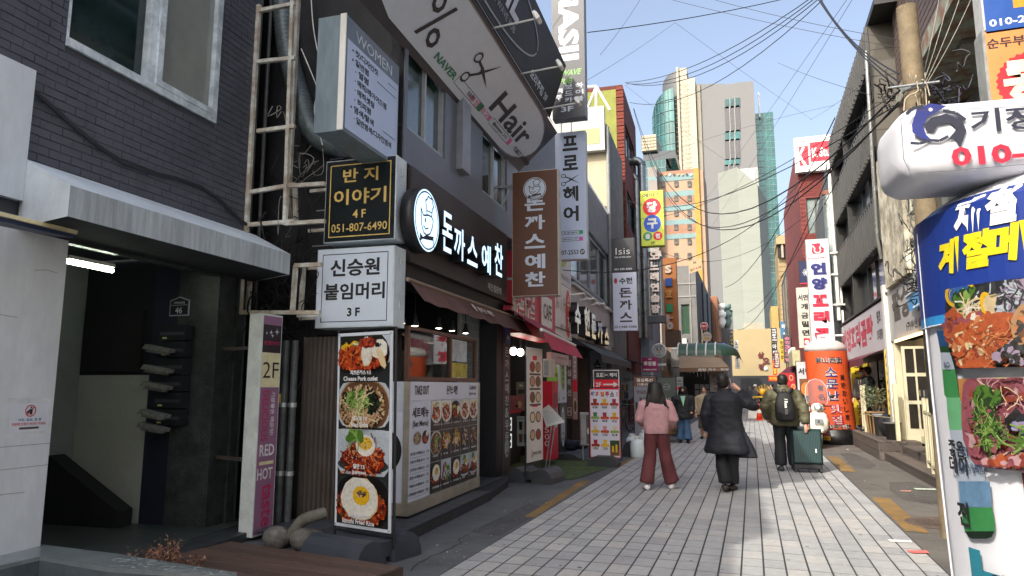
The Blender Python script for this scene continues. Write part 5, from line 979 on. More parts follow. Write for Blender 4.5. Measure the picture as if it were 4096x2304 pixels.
# ======================= LEFT 4: suhyeon pork cutlet =======================
b4 = thing('ribbed_building', L(20.5, -1, 0), 'grey two storey building with a ribbed metal parapet and the second cutlet shop', 'building')
zf0, zf1 = 2.87, 4.22; RIB = mt('#66696d', .5, .3, var=.12, scale=2)
BEI = mt('#8a8580', .6, var=.12, scale=1.2)
m = MB(); m.box(FL(0, 0, 0), 17.22, zf0, -3, 24.6, zf1, .02, BEI); m.out('fascia', b4)
m = MB(); m.box(FL(0, 0, 0), 17.22, 6.35, -4, 24.6, 7.95, -.05, RIB); m.rect(FL(0, 0, -.9), 17.22, 4.2, 24.6, 6.4, BLK, 0); m.box(FL(0, 0, 0), 17.22, 4.24, -.9, 17.4, 6.35, 0, CON); m.out('upper_wall', b4)
rb = MB(); rb.box(Fr((0, 0, 0), LD, Z, LN), 0, 0, 0, .06, 1.6, .05, RIB); rbm = rb.out('rib', mesh_only=True, loc=(0, 0, 0))
for i in range(36): ref('rib', rbm, b4, L(17.3+i*.205, -.05, 6.37))
window(FL(0, 0, -.1), 17.5, 4.5, 24.5, 6.3, b4, mt('#6b7276', .4, .3), mt('#1f2c2c', .05, var=.4, scale=.8, spec=.9), nx=4, fw=.08)
m = MB(); m.box(FL(0, 0, 0), 17.3, 4.22, -.1, 24.55, 4.3, .12, mt('#8d8f90', .5, var=.2)); m.out('ledge', b4)
F = FL(0, 0, .02); CHR = mt('#c9cdd2', .15, .8, var=.05)
for ch, (x, y), hw, hh_ in (('수', (2308, 1268), .75, .85), ('현', (2345, 1283), .8, .85), ('돈', (2372, 1302), .8, .8), ('까', (2398, 1325), .9, .75), ('스', (2424, 1340), .85, .62)):
    s, z = LW(x, y, .2); m = MB(); text(m, F, ch, s, z-.03, hh_*.95, BLACK, w=hw*1.1, c=0, ext=.1, bold=.06); text(m, F, ch, s, z-.03, hh_*.9, CHR, w=hw, c=.206, bold=.05); m.out('letter', b4)
m = MB(); s, z = LW(2278, 1255, .1); m.ell(F, s, z, .28, .6, mt('#b03a2a', .5), .05, 24); text(m, F, '수제', s, z, .4, OFFW, vert=True, step=.5, c=.06, w=.3); s, z = LW(2388, 1378, .05); text(m, F, '수제돈까스전문점 051)988-9388', s, z, .16, mt('#4a3a34', .5), w=3.4, c=.01); m.out('lettering', b4)
for i, x in enumerate((2330, 2370, 2410)):
    s, z = LW(x, 1195+i*18, .3); m = MB(); m.tube([L(s-.4, 0, z+.05), L(s-.3, .4, z+.1), L(s, .42, z)], .025, OFFW, 5); m.box(FL(s-.1, z-.04, .42), 0, 0, -.05, .3, .06, .06, OFFW); m.out('spot_light', label=['first', 'second', 'third'][i]+' white spot light arm over the second cutlet shop letters', cat='light', group='spot arms of the second cutlet shop')
t = thing('black_awning', L(20.8, .4, 2.4), 'plain black fabric awning under the second cutlet shop fascia', 'awning')
m = MB(); m.add([L(17.3, .0, 2.88), L(24.4, 0, 2.88), L(24.2, .75, 2.42), L(17.6, .75, 2.42)], [[0, 3, 2, 1]], mt('#202325', .7)); m.add([L(24.2, .75, 2.42), L(17.6, .75, 2.42), L(17.6, .77, 2.22), L(24.2, .77, 2.22)], [[0, 1, 2, 3]], mt('#1b1e20', .7)); m.out('fabric', t)
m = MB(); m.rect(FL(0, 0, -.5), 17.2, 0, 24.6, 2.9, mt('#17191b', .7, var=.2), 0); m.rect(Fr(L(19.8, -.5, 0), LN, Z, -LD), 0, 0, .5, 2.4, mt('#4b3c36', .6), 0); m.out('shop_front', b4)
F, w_, h_ = psF(2362, 1405, 2428, 1760, 22.6); plate('tall white panel with black Korean letters beside the shop door', F, w_, h_, mt('#8b8f96', .5, var=.06), lambda m, F, w, h: text(m, F, '스시카츠', w*.45, h*.55, h*.11, BLACKP, vert=True, step=h*.2, w=w*.45, bold=.05), cat='sign board', name='sign_board')
F, w_, h_ = psF(2310, 1550, 2345, 1720, 20.5); plate('dim food photo board beside the cutlet shop door', F, w_, h_, mt('#43403f', .5, var=.3, scale=4), lambda m, F, w, h: (m.rect(F, 0, h*.75, w, h*.85, mt('#6c3035', .5), .004), m.ell(F, w*.5, h*.35, w*.35, h*.22, FCOL['dgry'], .005), m.ell(F, w*.5, h*.35, w*.2, h*.13, FCOL['lbrn'], .006)))
# steel light box on legs, 2F arrow board, juice banner
t = thing('steel_light_box', atG(2335, 1832), 'scuffed grey steel light box on legs left of the juice banner', 'sign'); F, w_, h_ = ysF(2318, 1650, 2362, 1785, 14.9); m = MB(); m.box(F, 0, 0, -.25, w_, h_, 0, mt('#8d9090', .4, .3, var=.15), bev=.03); m.out('cabinet', t); m = MB(); m.rect(F, w_*.62, .05, w_-.03, h_-.05, mt('#4d5250', .5), .003); m.ell(F, w_*.8, h_*.45, w_*.1, .07, OFFW, .005); m.out('face_panel', t)
for a in (.03, w_-.06): m = MB(); m.box(F, a, -F.o.z+.0, -.15, a+.03, 0, -.1, STEEL); m.out('leg', t)
def drw(t, F, w, h):
    m = MB(); m.rect(F, .02, h*.52, w-.02, h-.02, mt('#202428', .4), .002); m.rect(F, .02, .02, w-.02, h*.52, REDP, .002); m.out('colour_fields', t)
    m = MB(); text(m, F, '프로', w*.25, h*.75, h*.2, OFFW, w=w*.27, c=.005, bold=.03); scissors(m, F, w*.5, h*.75, h*.3, OFFW, c=.005, rot=-1.57); text(m, F, '헤어', w*.77, h*.75, h*.2, OFFW, w=w*.27, c=.005, bold=.03); text(m, F, '2F', w*.2, h*.27, h*.22, OFFW, c=.005, bold=.03); m.rect(F, w*.38, h*.24, w*.8, h*.31, OFFW, .005); m.poly(F, [(w*.78, h*.13), (w*.95, h*.275), (w*.78, h*.42)], OFFW, .006); m.out('lettering', t)
q = ysF(2373, 1480, 2477, 1560, 15.3); banner_stand('board reading 2F with a white arrow on red above the juice banner', q[0].pt(0, 0), q[0].pt(q[1], 0), q[0].o.z, q[0].o.z+q[2], drw, base=False)
def drw(t, F, w, h):
    m = MB(); m.rect(F, .01, .01, w-.01, h-.01, mt('#b7b6c3', .45, var=.03), .001); m.rim(F, 0, 0, w, h, .012, REDP, .002)
    tb = h*.87
    for i, (ch, cl_) in enumerate((('생', 'blue'), ('과', 'red2'), ('일', 'org'), ('주', 'meat'), ('스', 'brn'), ('!', 'red'))): text(m, F, ch, w*(.1+.165*i), h*.925, h*.075, FCOL[cl_], c=.006, bold=.06, w=w*.13 if ch != '!' else w*.03)
    rows = [('딸기', 'red', 'red'), ('망고', 'yel', 'org'), ('토마토', 'meat', 'red'), ('키위', 'grn', 'lgrn'), ('수박', 'meat', 'red2'), ('오렌지', 'yel', 'org'), ('바나나', 'cream', 'yel'), ('복숭아', 'pink', 'red2'), ('메론', 'cream', 'lgrn'), ('레드주스', 'meat', 'red'), ('옐로주스', 'yel', 'yel'), ('', 'dgry', 'dgry')]
    for k, (nm, c1, c2) in enumerate(rows):
        i, j = k % 3, k//3; cx, cy = w*(.18+.32*i), h*(.8-.2*j)
        if not nm: m.rect(F, w*.66, h*.03, w*.97, h*.25, FCOL['brn'], .003); m.rect(F, w*.66, h*.12, w*.97, h*.25, FCOL['dgrn'], .004); m.rect(F, w*.72, h*.08, w*.79, h*.17, FCOL['yel'], .005); m.rect(F, w*.84, h*.08, w*.9, h*.19, FCOL['yel'], .005); continue
        m.poly(F, [(cx-w*.05, cy-h*.02), (cx+w*.05, cy-h*.02), (cx+w*.07, cy+h*.055), (cx-w*.07, cy+h*.055)], FCOL[c1], .004)
        for q in range(3): m.ell(F, cx+w*(-.09+.09*q), cy-h*.025, w*.055, h*.022, FCOL[c2], .005+q*.0003, 12, jit=.1)
        m.rect(F, cx-w*.08, cy-h*.085, cx+w*.08, cy-h*.055, FCOL['dgry'], .004); text(m, F, nm, cx, cy-h*.07, h*.024, OFFW, c=.006, bold=.03, w=w*.045*len(nm))
    m.out('print', t)
q = ysF(2360, 1556, 2480, 1832, 14.3); banner_stand('fruit juice banner with twelve drinks in a leaning frame', q[0].pt(0, 0), q[0].pt(q[1], 0), q[0].o.z, q[0].o.z+q[2], drw, base=False)
lump('low black plastic block under the juice banner', 2410, 1868, .62, .2, .3, 0, RUB, name='weight_block'); lump('black rubber block right of the juice banner', 2525, 1828, .42, .33, .5, 0, RUB)
for k, (x, y, h_) in enumerate(((2530, 1790, .3), (2550, 1830, .42), (2580, 1790, .4))):
    c = atG(x, y); t = thing('water_jug', c, ['white plastic jug behind the other two jugs', 'white plastic jug nearest the camera', 'white plastic jug half behind the woman in pink'][k], 'jug', 'white plastic jugs by the sign bases'); m = MB(); m.lathe(c, [(.15, 0), (.16, .03), (.16, h_*.7), (.12, h_*.9), (.05, h_*.95), (.05, h_)], mt('#a5adb0', .35, var=.06), 14); m.out('body', t); m = MB(); m.lathe(c, [(.055, h_), (.055, h_+.04)], OFFW, 10); m.tube([c+V((-.1, 0, h_*.9)), c+V((-.06, 0, h_+.05)), c+V((.06, 0, h_+.05)), c+V((.1, 0, h_*.9))], .012, OFFW, 5); m.out('handle', t)
# ======================= perpendicular vertical signs =======================
def rawps(x0, yt, x1, yb, s): return psF(x0, yt, x1, yb, s)
F, w_, h_ = psF(2048, 690, 2233, 1180, 11.4)
def dr(m, F, w, h):
    WW = mt('#b3bcc8', .4, var=.02); chef(m, F, w*.5, h*.85, w*.25, WW, mt('#2c1d14', .5)); text(m, F, '돈까스', w/2, h*.58, h*.115, WW, vert=True, step=h*.15, w=w*.44, bold=.03); text(m, F, '예찬', w/2, h*.2, h*.115, WW, vert=True, step=h*.14, w=w*.44, bold=.03)
sg = sign('brown vertical sign box with chef badge and white Korean letters', F, w_, h_, .22, mt('#4b3022', .45, var=.06), mt('#9c9a90', .5, var=.15), dr, rim=.012, hinge=True)
pole_bars(sg, [(F.pt(-.25, h_*.9, -.1), F.pt(0, h_*.9, -.1)), (F.pt(-.45, h_*.55, -.1), F.pt(0, h_*.93, -.1)), (F.pt(-.25, h_*.15, -.1), F.pt(0, h_*.15, -.1))], .02, STEEL)
F, w_, h_ = psF(2222, 533, 2345, 1035, 13)
def dr(m, F, w, h):
    text(m, F, '프로', w*.5, h*.83, h*.12, BLACKP, vert=True, step=h*.155, w=w*.5, bold=.035); scissors(m, F, w*.5, h*.62, w*.6, BLACKP, rot=-1.57); text(m, F, '헤어', w*.5, h*.43, h*.12, BLACKP, vert=True, step=h*.155, w=w*.5, bold=.035)
    for k, (c1, tx) in enumerate(((mt('#2a7a4a', .5), '프로헤어'), (mt('#a04a80', .5), '@dohyun_315'))): m.rim(F, w*.2, h*(.19-.05*k), w*.8, h*(.22-.05*k), .008, BLACKP, .004); m.rect(F, w*.75, h*(.19-.05*k), w*.88, h*(.22-.05*k), c1, .005); text(m, F, tx, w*.47, h*(.205-.05*k), h*.015, BLACKP, w=w*.45)
    text(m, F, '07-2553', w*.45, h*.055, h*.035, BLACKP, w=w*.55); m.ell(F, w*.85, h*.055, w*.08, h*.022, BLACKP, .004, 14); text(m, F, '2F', w*.85, h*.055, h*.02, OFFW, c=.006)
sign('pale vertical sign box with black Korean letters and scissors', F, w_, h_, .2, mt('#aab6cc', .4, var=.03), mt('#9aa2a8', .5, var=.1), dr, rim=.01)
F, w_, h_ = psF(2207, -160, 2338, 465, 12.6)
def dr(m, F, w, h):
    WW = mt('#b4bac2', .5); text(m, F, 'MASIL', w*.52, h*.56, w*.62, WW, w=h*.55, rot=-math.pi/2, bold=.04); GG = mt('#6a9a4a', .5); text(m, F, 'WAVE', w*.55, h*.275, h*.035, GG, w=w*.6, slant=.3); text(m, F, 'PUB', w*.4, h*.225, h*.035, GG, w=w*.4, slant=.3)
    for a, tx in ((.82, '하이볼'), (.5, '보드카'), (.2, '맥주')): text(m, F, tx, w*a, h*.15, h*.03, WW, vert=True, step=h*.04, w=w*.24, bold=.03)
    text(m, F, '3F', w*.45, h*.055, h*.032, WW, w=w*.38, bold=.03)
sign('tall black vertical pub sign reading MASIL and 3F', F, w_, h_, .25, mt('#37383c', .45, var=.1), mt('#5a5d62', .5, var=.1), dr, rim=.012, hinge=True)
F, w_, h_ = psF(2445, 955, 2538, 1088, 24.5)
sign('dark square sign box reading Isis above the white cutlet sign', F, w_, h_, .3, mt('#2a2b2e', .35, var=.08), BLACK, lambda m, F, w, h: (text(m, F, 'Isis', w/2, h*.62, h*.19, OFFW, w=w*.62, bold=-.005), text(m, F, 'Hair & Nail salon', w/2, h*.45, h*.05, OFFW, w=w*.7), text(m, F, '051 092 4202', w/2, h*.1, h*.05, OFFW, w=w*.75)))
F, w_, h_ = psF(2452, 1092, 2548, 1322, 24.2)
def dr(m, F, w, h):
    m.ell(F, w*.13, h*.86, w*.07, h*.05, mt('#8c2430', .5), .004, 14); text(m, F, '수현', w*.55, h*.855, h*.11, BLACKP, w=w*.55, bold=.04); text(m, F, '돈까스', w*.53, h*.44, h*.165, mt('#2c2226', .5), vert=True, step=h*.21, w=w*.52, bold=.03); text(m, F, '051)988-9388', w/2, h*.06, h*.055, BLACKP, w=w*.92)
sign('white vertical sign box with dark Korean letters and 988-9388', F, w_, h_, .22, mt('#c2c6d8', .4, var=.03), mt('#9aa2a8', .5), dr, rim=.01)
F, w_, h_ = psF(2563, 766, 2655, 980, 30)
def dr(m, F, w, h):
    text(m, F, '에이스', w/2, h*.92, h*.08, mt('#2c2a30', .5), w=w*.8, bold=.03); m.ell(F, w/2, h*.7, w*.4, h*.165, REDP, .004, 30); text(m, F, '당', w/2, h*.7, h*.2, OFFW, c=.008, bold=.05); m.ell(F, w/2, h*.4, w*.38, h*.16, mt('#24489c', .5), .0045, 30); text(m, F, '구', w/2, h*.4, h*.19, OFFW, c=.008, bold=.05)
    m.ell(F, w*.28, h*.17, w*.2, h*.08, mt('#2f7a4a', .5), .005, 20); m.ell(F, w*.72, h*.17, w*.2, h*.08, REDP, .005, 20); text(m, F, '클', w*.28, h*.17, h*.09, OFFW, c=.008, bold=.04); text(m, F, '럽', w*.72, h*.17, h*.09, OFFW, c=.008, bold=.04); text(m, F, '3F', w/2, h*.05, h*.05, BLACKP, w=w*.2)
sign('yellow green billiards sign box with coloured discs', F, w_, h_, .5, mt('#b5bd3a', .4, var=.06), mt('#a2aa4c', .5), dr, rim=.01, hinge=False)
F, w_, h_ = psF(2590, 1005, 2648, 1262, 30.5)
t = thing('song_room_sign', F.pt(w_/2, 0), 'vertical frame of silver raised Korean letters for a song room', 'sign')
m = MB(); m.box(F, 0, 0, -.5, w_, h_, -.15, mt('#5d6367', .5, .3, var=.2)); m.box(F, -.05, -.3, -.55, w_+.08, 0, .05, mt('#33373a', .6)); m.out('cabinet', t)
for i in range(5): m = MB(); m.tube([F.pt(w_*(.1+.2*i), 0, -.1), F.pt(w_*(.1+.2*i), h_, -.1)], .012, OFFW, 5); m.out('rail', t)
for i, ch in enumerate('오노래연습장'): m = MB(); text(m, F, ch, w_*.5, h_*(.93-.165*i), h_*.13, mt('#b9aca4', .3, .4), w=w_*.62, ext=.05, c=-.05, bold=.05); m.out('letter', t)
m = MB(); text(m, F, '투', w_*.85, h_*.93, h_*.12, mt('#b9aca4', .3, .4), w=w_*.4, ext=.05, c=.02, bold=.05); m.out('letter', t)
GAIN = .66
# ======================= LEFT, further along =======================
def bldg(label, F, w, h, dep, mat, holes=(), name='building', gm=None, fm=None, nx=2, sides=True):
    t = thing(name, F.pt(w/2, 0, -dep/2), label, 'building'); wallbox(F, w, h, dep, mat, t, holes)
    for q in holes: window(F.at(0, 0, -.1), *q, t, fm or mt('#7b7e80', .5), gm, nx=nx, fw=.06)
    return t
CREAM = mt('#cfc3a4', .8, var=.1, scale=1.2); GCON = mt('#8b8b88', .85, var=.14, scale=.8)
b5 = bldg('white and cream building with a roof railing behind the ribbed parapet', FL(24.65, 0, 0), 4.6, 11.4, 7, mt('#8b8d8b', .8, var=.2, scale=1), [(.8, 5, 2.2, 6.6)])
m = MB(); m.rect(FP(24.63, 8.2, -5), 0, 0, 5, 3.2, CREAM, 0); m.out('south_wall', b5)
F, w_, h_ = psF(2150, 452, 2418, 598, 24.3); m = MB(); m.box(F, 0, 0, -.25, w_, h_, 0, mt('#c9cac6', .7, var=.05)); [m.box(F, w_*(.3+.15*k), h_*.05, 0, w_*(.36+.15*k), h_*.95, .06, mt('#c9cac6', .7)) for k in range(2)]; m.out('balcony', b5)
m = MB(); m.rect(F, w_*.55, h_*.15, w_*.93, h_*.5, mt('#a7b46a', .1, spec=.8), .01); m.out('window_strip', b5)
m = MB()
for a, b in (((2345, 445), (2385, 345)), ((2385, 345), (2440, 440)), ((2385, 345), (2385, 440)), ((2340, 350), (2385, 345))): pa = LP(*a, 25); pb_ = LP(*b, 25); m.tube([L(25, *pa), L(25, *pb_)], .05, OFFW, 5)
m.out('roof_railing', b5)
m = MB(); m.tube([L(24.5, .05, 3), L(24.5, .05, 11.2)], .07, mt('#9a9c9c', .5), 8); m.out('downpipe', b5)
b6 = bldg('red brick building with a yellow green side wall and dark windows', FL(30, 0, 0), 5.5, 15.3, 7, mt('#7c3325', .8, var=.3, scale=14), [(.8, 9.0, 4.6, 10.6), (.8, 5.6, 4.6, 7.2), (.8, 12.2, 4.6, 13.8)])
m = MB(); m.rect(FP(29.97, 9, -5.5), 0, 0, 5.2, 6.1, mt('#a8ad50', .8, var=.2, scale=1.2), 0); m.box(FP(29.97, 9, -5.5), 3.2, 2.8, 0, 4.1, 4.8, .02, DARKIN); m.out('south_wall', b6)
m = MB(); bk = mt('#8c3a28', .8, var=.2)
for j in range(60): m.box(FP(29.96, 5, -.28), 0, j*.17, -.05, .32, j*.17+.14, .02+.03*(j % 2), bk)
m.out('brick_corner', b6, kind='stuff')
for k, (x, r) in enumerate(((2548, .2), (2572, .22))):
    d = LP(x, 900, 34.5)[0]; zt_ = LP(x, 640 if k else 700, 34.5)[1]; m = MB(); p = smooth([L(34.5, d, 4), L(34.5, d, zt_-1), L(34.5, d, zt_-.3), L(34.5, d-.3, zt_), L(34.5, d-1.2, zt_)], 5); m.tube(p, r, mt('#b5bbbd', .3, .8, var=.2, scale=3), 12)
    m.out('ventilation_duct', label=['left shorter silver ventilation duct beside the brick building', 'right taller silver ventilation duct beside the brick building'][k], cat='duct', group='silver ducts on the brick building')
b7 = bldg('pale blue plastered building behind the song room sign', FL(35.2, 0, .45), 7.5, 8.0, 7, mt('#94a3ad', .7, var=.08), [(1, 4, 2.6, 5.6)])
F, w_, h_ = ysF(2655, 1033, 2708, 1320, 43)
t = thing('orange_sign_tower', F.pt(w_/2, 0), 'orange vertical sign tower with raised blue and green shapes', 'sign'); m = MB(); m.box(F, 0, 0, -.6, w_, h_, 0, mt('#b06a26', .6, var=.08)); m.box(F, 0, -1.0, -.7, w_+.1, -.02, 0, mt('#6b5240', .7)); m.out('cabinet', t)
for ch, y, c_ in (('S', .84, '#d9c9b4'), ('1', .66, '#1f58b0'), ('호', .5, '#d8974a'), ('I', .3, '#2c9a62'), ('ㅏ', .16, '#d9b8ac'), ('o', .06, '#d9d4cc')): m = MB(); text(m, F, ch, w_*.4, h_*y, h_*.11, mt(c_, .5), w=w_*.5, ext=.05, bold=.06); m.out('letter', t)
# cream fascia of the soup shop, round signs
a = LW(2650, 1350, .5); b = LW(2713, 1385, .5); c = LW(2713, 1478, .5)
F = FL(a[0], 2.6, .5); t = thing('cream_signboard', F.o, 'cream fascia board with brown brush lettering beside the green canopy', 'sign'); w_ = b[0]-a[0]; m = MB(); m.box(F, 0, 0, -.3, w_, 1.5, 0, mt('#b3aa90', .6, var=.08)); m.box(F, -.2, -.5, -.3, w_, -.02, .3, mt('#8b6c48', .7)); m.out('board', t)
m = MB(); text(m, F, '바다한상', w_*.55, .62, .75, mt('#5c4c34', .6), w=w_*.75, bold=.02); text(m, F, '해물칼국수전문', w_*.45, 1.25, .2, mt('#5c4c34', .6), w=w_*.5); m.out('lettering', t)
def round_sign(label, x, y, r_px, Y, fm, draw, rimm=None, group=None):
    p = atY(x, y, Y); q = atY(x+r_px, y, Y); r = q.x-p.x; F = FX(p.x, Y, p.z); t = thing('round_sign', p-Z*r, label, 'sign', group)
    m = MB(); m.lathe(p, [(r, -.08), (r*1.02, 0), (r, .08)], rimm or OFFW, 30, ax=Fr((0, 0, 0), F.u, F.v, F.n)); m.out('case', t); m = MB(); m.ell(F, 0, 0, r*.93, r*.93, fm, .085, 30); m.out('face', t); m = MB(); draw(m, F, r); m.out('lettering', t); return t
def dg(m, F, r):
    text(m, F, '아즈마루', 0, r*.55, r*.28, BLACKP, w=r*1.1, c=.09); m.ell(F, 0, -.12*r, r*.22, r*.32, mt('#cfc3a4', .6), .09, 18); m.ell(F, -.25*r, .2*r, r*.09, r*.22, mt('#6a5a44', .6), .092, 12); m.ell(F, .25*r, .2*r, r*.09, r*.22, mt('#6a5a44', .6), .092, 12)
    m.ell(F, 0, -.25*r, r*.08, r*.07, BLACKP, .095, 10); m.ell(F, -.09*r, 0, r*.035, r*.045, BLACKP, .095, 8); m.ell(F, .09*r, 0, r*.035, r*.045, BLACKP, .095, 8); text(m, F, '호프앤비어', 0, -.68*r, r*.14, BLACKP, w=r*.8, c=.09)
rs_ = round_sign('white round sign with a drawn dog face', 2637, 1402, 29, 30, mt('#bcc0c4', .45), dg); 
F, w_, h_ = ysF(2568, 1430, 2631, 1487, 27)
sg = sign('magenta rounded sign box reading cosmetics in Korean', F, w_, h_, .25, mt('#a81f68', .4), mt('#a81f68', .4), lambda m, F, w, h: (text(m, F, '서면', w/2, h*.87, h*.13, OFFW), text(m, F, '화장품', w/2, h*.57, h*.3, OFFW, w=w*.8, bold=.03), text(m, F, '화장품도매전문', w/2, h*.15, h*.1, OFFW, w=w*.85)), rim=.01)
pole_bars(sg, [(F.pt(w_*.6, -1.6, -.1), F.pt(w_*.6, 0, -.1)), (F.pt(w_*.9, h_*.5, -.1), F.pt(w_*1.5, h_*.5, -.1))], .04, STEEL)
# small shop fronts under the signs (s 24.6 - 38): dark bays with goods, canopy sheets
t = thing('shop_row', L(30, -.5, 0), 'row of dim small shop fronts with hanging goods past the second cutlet shop', 'shop front')
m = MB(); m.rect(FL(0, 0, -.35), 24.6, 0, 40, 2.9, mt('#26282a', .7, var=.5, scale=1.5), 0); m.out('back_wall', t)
m = MB(); m.prism(FP(24.7, 2.7, 0), [(0, 0), (.9, -.25), (.9, -.22), (0, .05)], -8, 0, mt('#3a3c3e', .7, var=.3)); m.out('canopy_sheet', t)
GOODS = [mt(c, .6, var=.2) for c in ('#8c8f95', '#3a4a66', '#a58a8f', '#b0a24c', '#51756c', '#8a5a50', '#202226')]
for k in range(18):
    m = MB(); F = FP(25.3, .9+.28*(k//6), .0+.08*(k % 6)); m.box(F, .02, 0, -.04, .09, .22, 0, GOODS[(k*5) % 7], bev=.01); m.out('packet', t)
m = MB(); m.ell(FP(25.6, 1.3, .25), .15, .35, .35, .55, mt('#9a9fa6', .5), 0, 24); text(m, FP(25.6, 1.3, .25), '스마루', .25, .55, .16, BLACKP, c=.01); m.out('oval_panel', t)
t = thing('bicycle', L(25.0, .3, 0), 'dark parked bicycle leaning among the sign bases', 'bicycle')
bc_ = L(24.8, .35, .34)
for k, dx in enumerate((-.45, .5)):
    c = bc_+V((dx*.35, dx*.9, 0)); ax = Fr((0, 0, 0), (.36, .93, 0), Z); m = MB(); m.tube([c+ax.u*(.32*math.cos(i*.35))+Z*(.32*math.sin(i*.35)) for i in range(19)], .02, BLACK, 5, caps=False); [m.tube([c, c+ax.u*(.31*math.cos(i*.7))+Z*(.31*math.sin(i*.7))], .003, STEEL, 3) for i in range(9)]; m.out('wheel', t)
m = MB(); A_ = bc_+V((-.157, -.4, 0)); B_ = bc_+V((.175, .45, 0)); Sx = bc_+V((-.05, -.12, .45)); Hx = bc_+V((.12, .3, .5)); C_ = bc_+V((-.02, 0, 0))
for p, q in ((A_, C_), (C_, Sx), (Sx, Hx), (C_, Hx), (A_, Sx), (B_, Hx)): m.tube([p, q], .018, mt('#1d2530', .4), 6)
m.out('frame', t); m = MB(); m.ball(Sx+Z*.08, .07, .12, .03, BLACK, 8, 5); m.out('saddle', t); m = MB(); m.tube([Hx+V((-.25, .05, .15)), Hx+Z*.12, Hx+V((.25, -.05, .15))], .015, STEEL, 6); m.out('handlebar', t)
def banner(label, x0, yt, x1, yb, Y, fm, draw, base=True, group=None):
    F, w_, h_ = ysF(x0, yt, x1, yb, Y)
    def dd(t, F, w, h): m = MB(); draw(m, F, w, h); m.out('print', t)
    return banner_stand(label, F.pt(0, 0), F.pt(w_, 0), F.o.z, F.o.z+h_, dd, base=base, facem=fm, fm=mt('#303236', .5), group=group)
def d1(m, F, w, h):
    m.rect(F, 0, h*.86, w, h, mt('#8b6250', .5), .002); text(m, F, '점심특선', w/2, h*.95, h*.05, OFFW, w=w*.75, c=.004); text(m, F, '11:00-15:00', w/2, h*.89, h*.035, OFFW, w=w*.65, c=.004); text(m, F, '안심돈까스', w/2, h*.78, h*.05, mt('#6c3a34', .5), w=w*.75); text(m, F, '8.500', w/2, h*.68, h*.05, BLACKP, w=w*.5)
    m.rect(F, w*.06, h*.48, w*.94, h*.63, FCOL['dgry'], .003); m.ell(F, w*.4, h*.55, w*.25, h*.06, FCOL['plate'], .004); m.ell(F, w*.4, h*.55, w*.15, h*.04, FCOL['brn'], .006); text(m, F, '안심돈까스', w/2, h*.42, h*.045, mt('#6c3a34', .5), w=w*.75); text(m, F, '11.000', w/2, h*.33, h*.05, BLACKP, w=w*.5); m.ell(F, w*.5, h*.15, w*.35, h*.08, FCOL['plate'], .004)
banner('white and brown lunch special banner half hidden by the woman in pink', 2538, 1507, 2625, 1790, 19, mt('#a3a4b0', .5, var=.04), d1)
def d1(m, F, w, h):
    text(m, F, '메이', w*.5, h*.68, h*.075, mt('#c9bfae', .5), w=w*.62); text(m, F, '네일', w*.5, h*.57, h*.075, mt('#c9bfae', .5), w=w*.62); m.line(F, [(w/2+w*.17*math.cos(t*.5), h*.87+w*.17*math.sin(t*.5)) for t in range(14)], w*.03, mt('#a9b0a8', .5), .003); m.rect(F, w*.34, h*.865, w*.66, h*.875, mt('#a9b0a8', .5), .003); m.rect(F, 0, 0, w, h*.42, mt('#b98a5c', .5, var=.2), .002); m.rect(F, w*.6, h*.46, w*.9, h*.5, mt('#b98a70', .5), .004)
banner('grey green nail shop banner with a round monogram behind the woman in pink', 2634, 1512, 2706, 1790, 21, mt('#59645f', .5, var=.05), d1)
def d1(m, F, w, h): m.rect(F, 0, h*.62, w, h*.7, REDP, .003); text(m, F, '라멜리', w/2, h*.88, h*.08, BLACKP, w=w*.7); text(m, F, '김기현', w/2, h*.78, h*.07, BLACKP, w=w*.7); text(m, F, '빨억X', w/2, h*.42, h*.08, mt('#2a6a7a', .5), w=w*.8)
banner('white clinic banner with a red band behind the nail shop banner', 2706, 1508, 2733, 1640, 28, mt('#a9adb0', .5), d1)
# green barrel canopy, beige awning, stall
YC = 41
GC = mt('#3d6a54', .4, var=.12, scale=1); p0 = atY(2712, 1425, YC); p1 = atY(2862, 1425, YC); zt_ = atY(2780, 1368, YC).z; zb_ = p0.z
t = thing('barrel_canopy', (p0.x, YC, zb_), 'green barrel shaped canopy with white ribs on the left', 'canopy')
n = 8; prof = [(math.sin(i*math.pi/2/n), math.cos(i*math.pi/2/n)) for i in range(n+1)]; H_ = zt_-zb_
m = MB()
for i in range(n): m.add([V((x, YC+1.2-1.4*prof[k][0], zb_+H_*prof[k][1])) for k in (i, i+1) for x in (p0.x, p1.x)], [[0, 1, 3, 2]], GC, True)
ring = []
for i in range(n+1):
    ring.append([V((p1.x+1.3*prof[i][0]*math.sin(a*math.pi/2/6), YC+1.2-1.4*prof[i][0]*math.cos(a*math.pi/2/6), zb_+H_*prof[i][1])) for a in range(7)])
for i in range(n):
    for a in range(6): m.add([ring[i][a], ring[i+1][a], ring[i+1][a+1], ring[i][a+1]], [[0, 1, 2, 3]], GC, True)
for i in range(n): m.add([V((p1.x+1.3*prof[k][0], y, zb_+H_*prof[k][1])) for k in (i, i+1) for y in (YC+1.2, YC+16)], [[0, 2, 3, 1]], GC, True)
m.out('cover', t)
for k in range(5):
    x = p0.x+(p1.x-p0.x)*k/4; m = MB(); m.tube([V((x, YC+1.17-1.42*a, zb_+H_*1.0*b+.02)) for a, b in prof], .045, OFFW, 6); m.out('rib', t)
m = MB(); m.box(FX(p0.x, YC-.22, zb_-.12), 0, 0, -.05, p1.x-p0.x, .14, .02, mt('#a3a79a', .5)); m.out('edge_beam', t)
p0 = atY(2718, 1424, YC-.8); p1 = atY(2880, 1430, YC-.8); q0 = atY(2716, 1472, YC-2.6); q1 = atY(2915, 1468, YC-2.6); BW_ = mt('#b9a282', .8, var=.1)
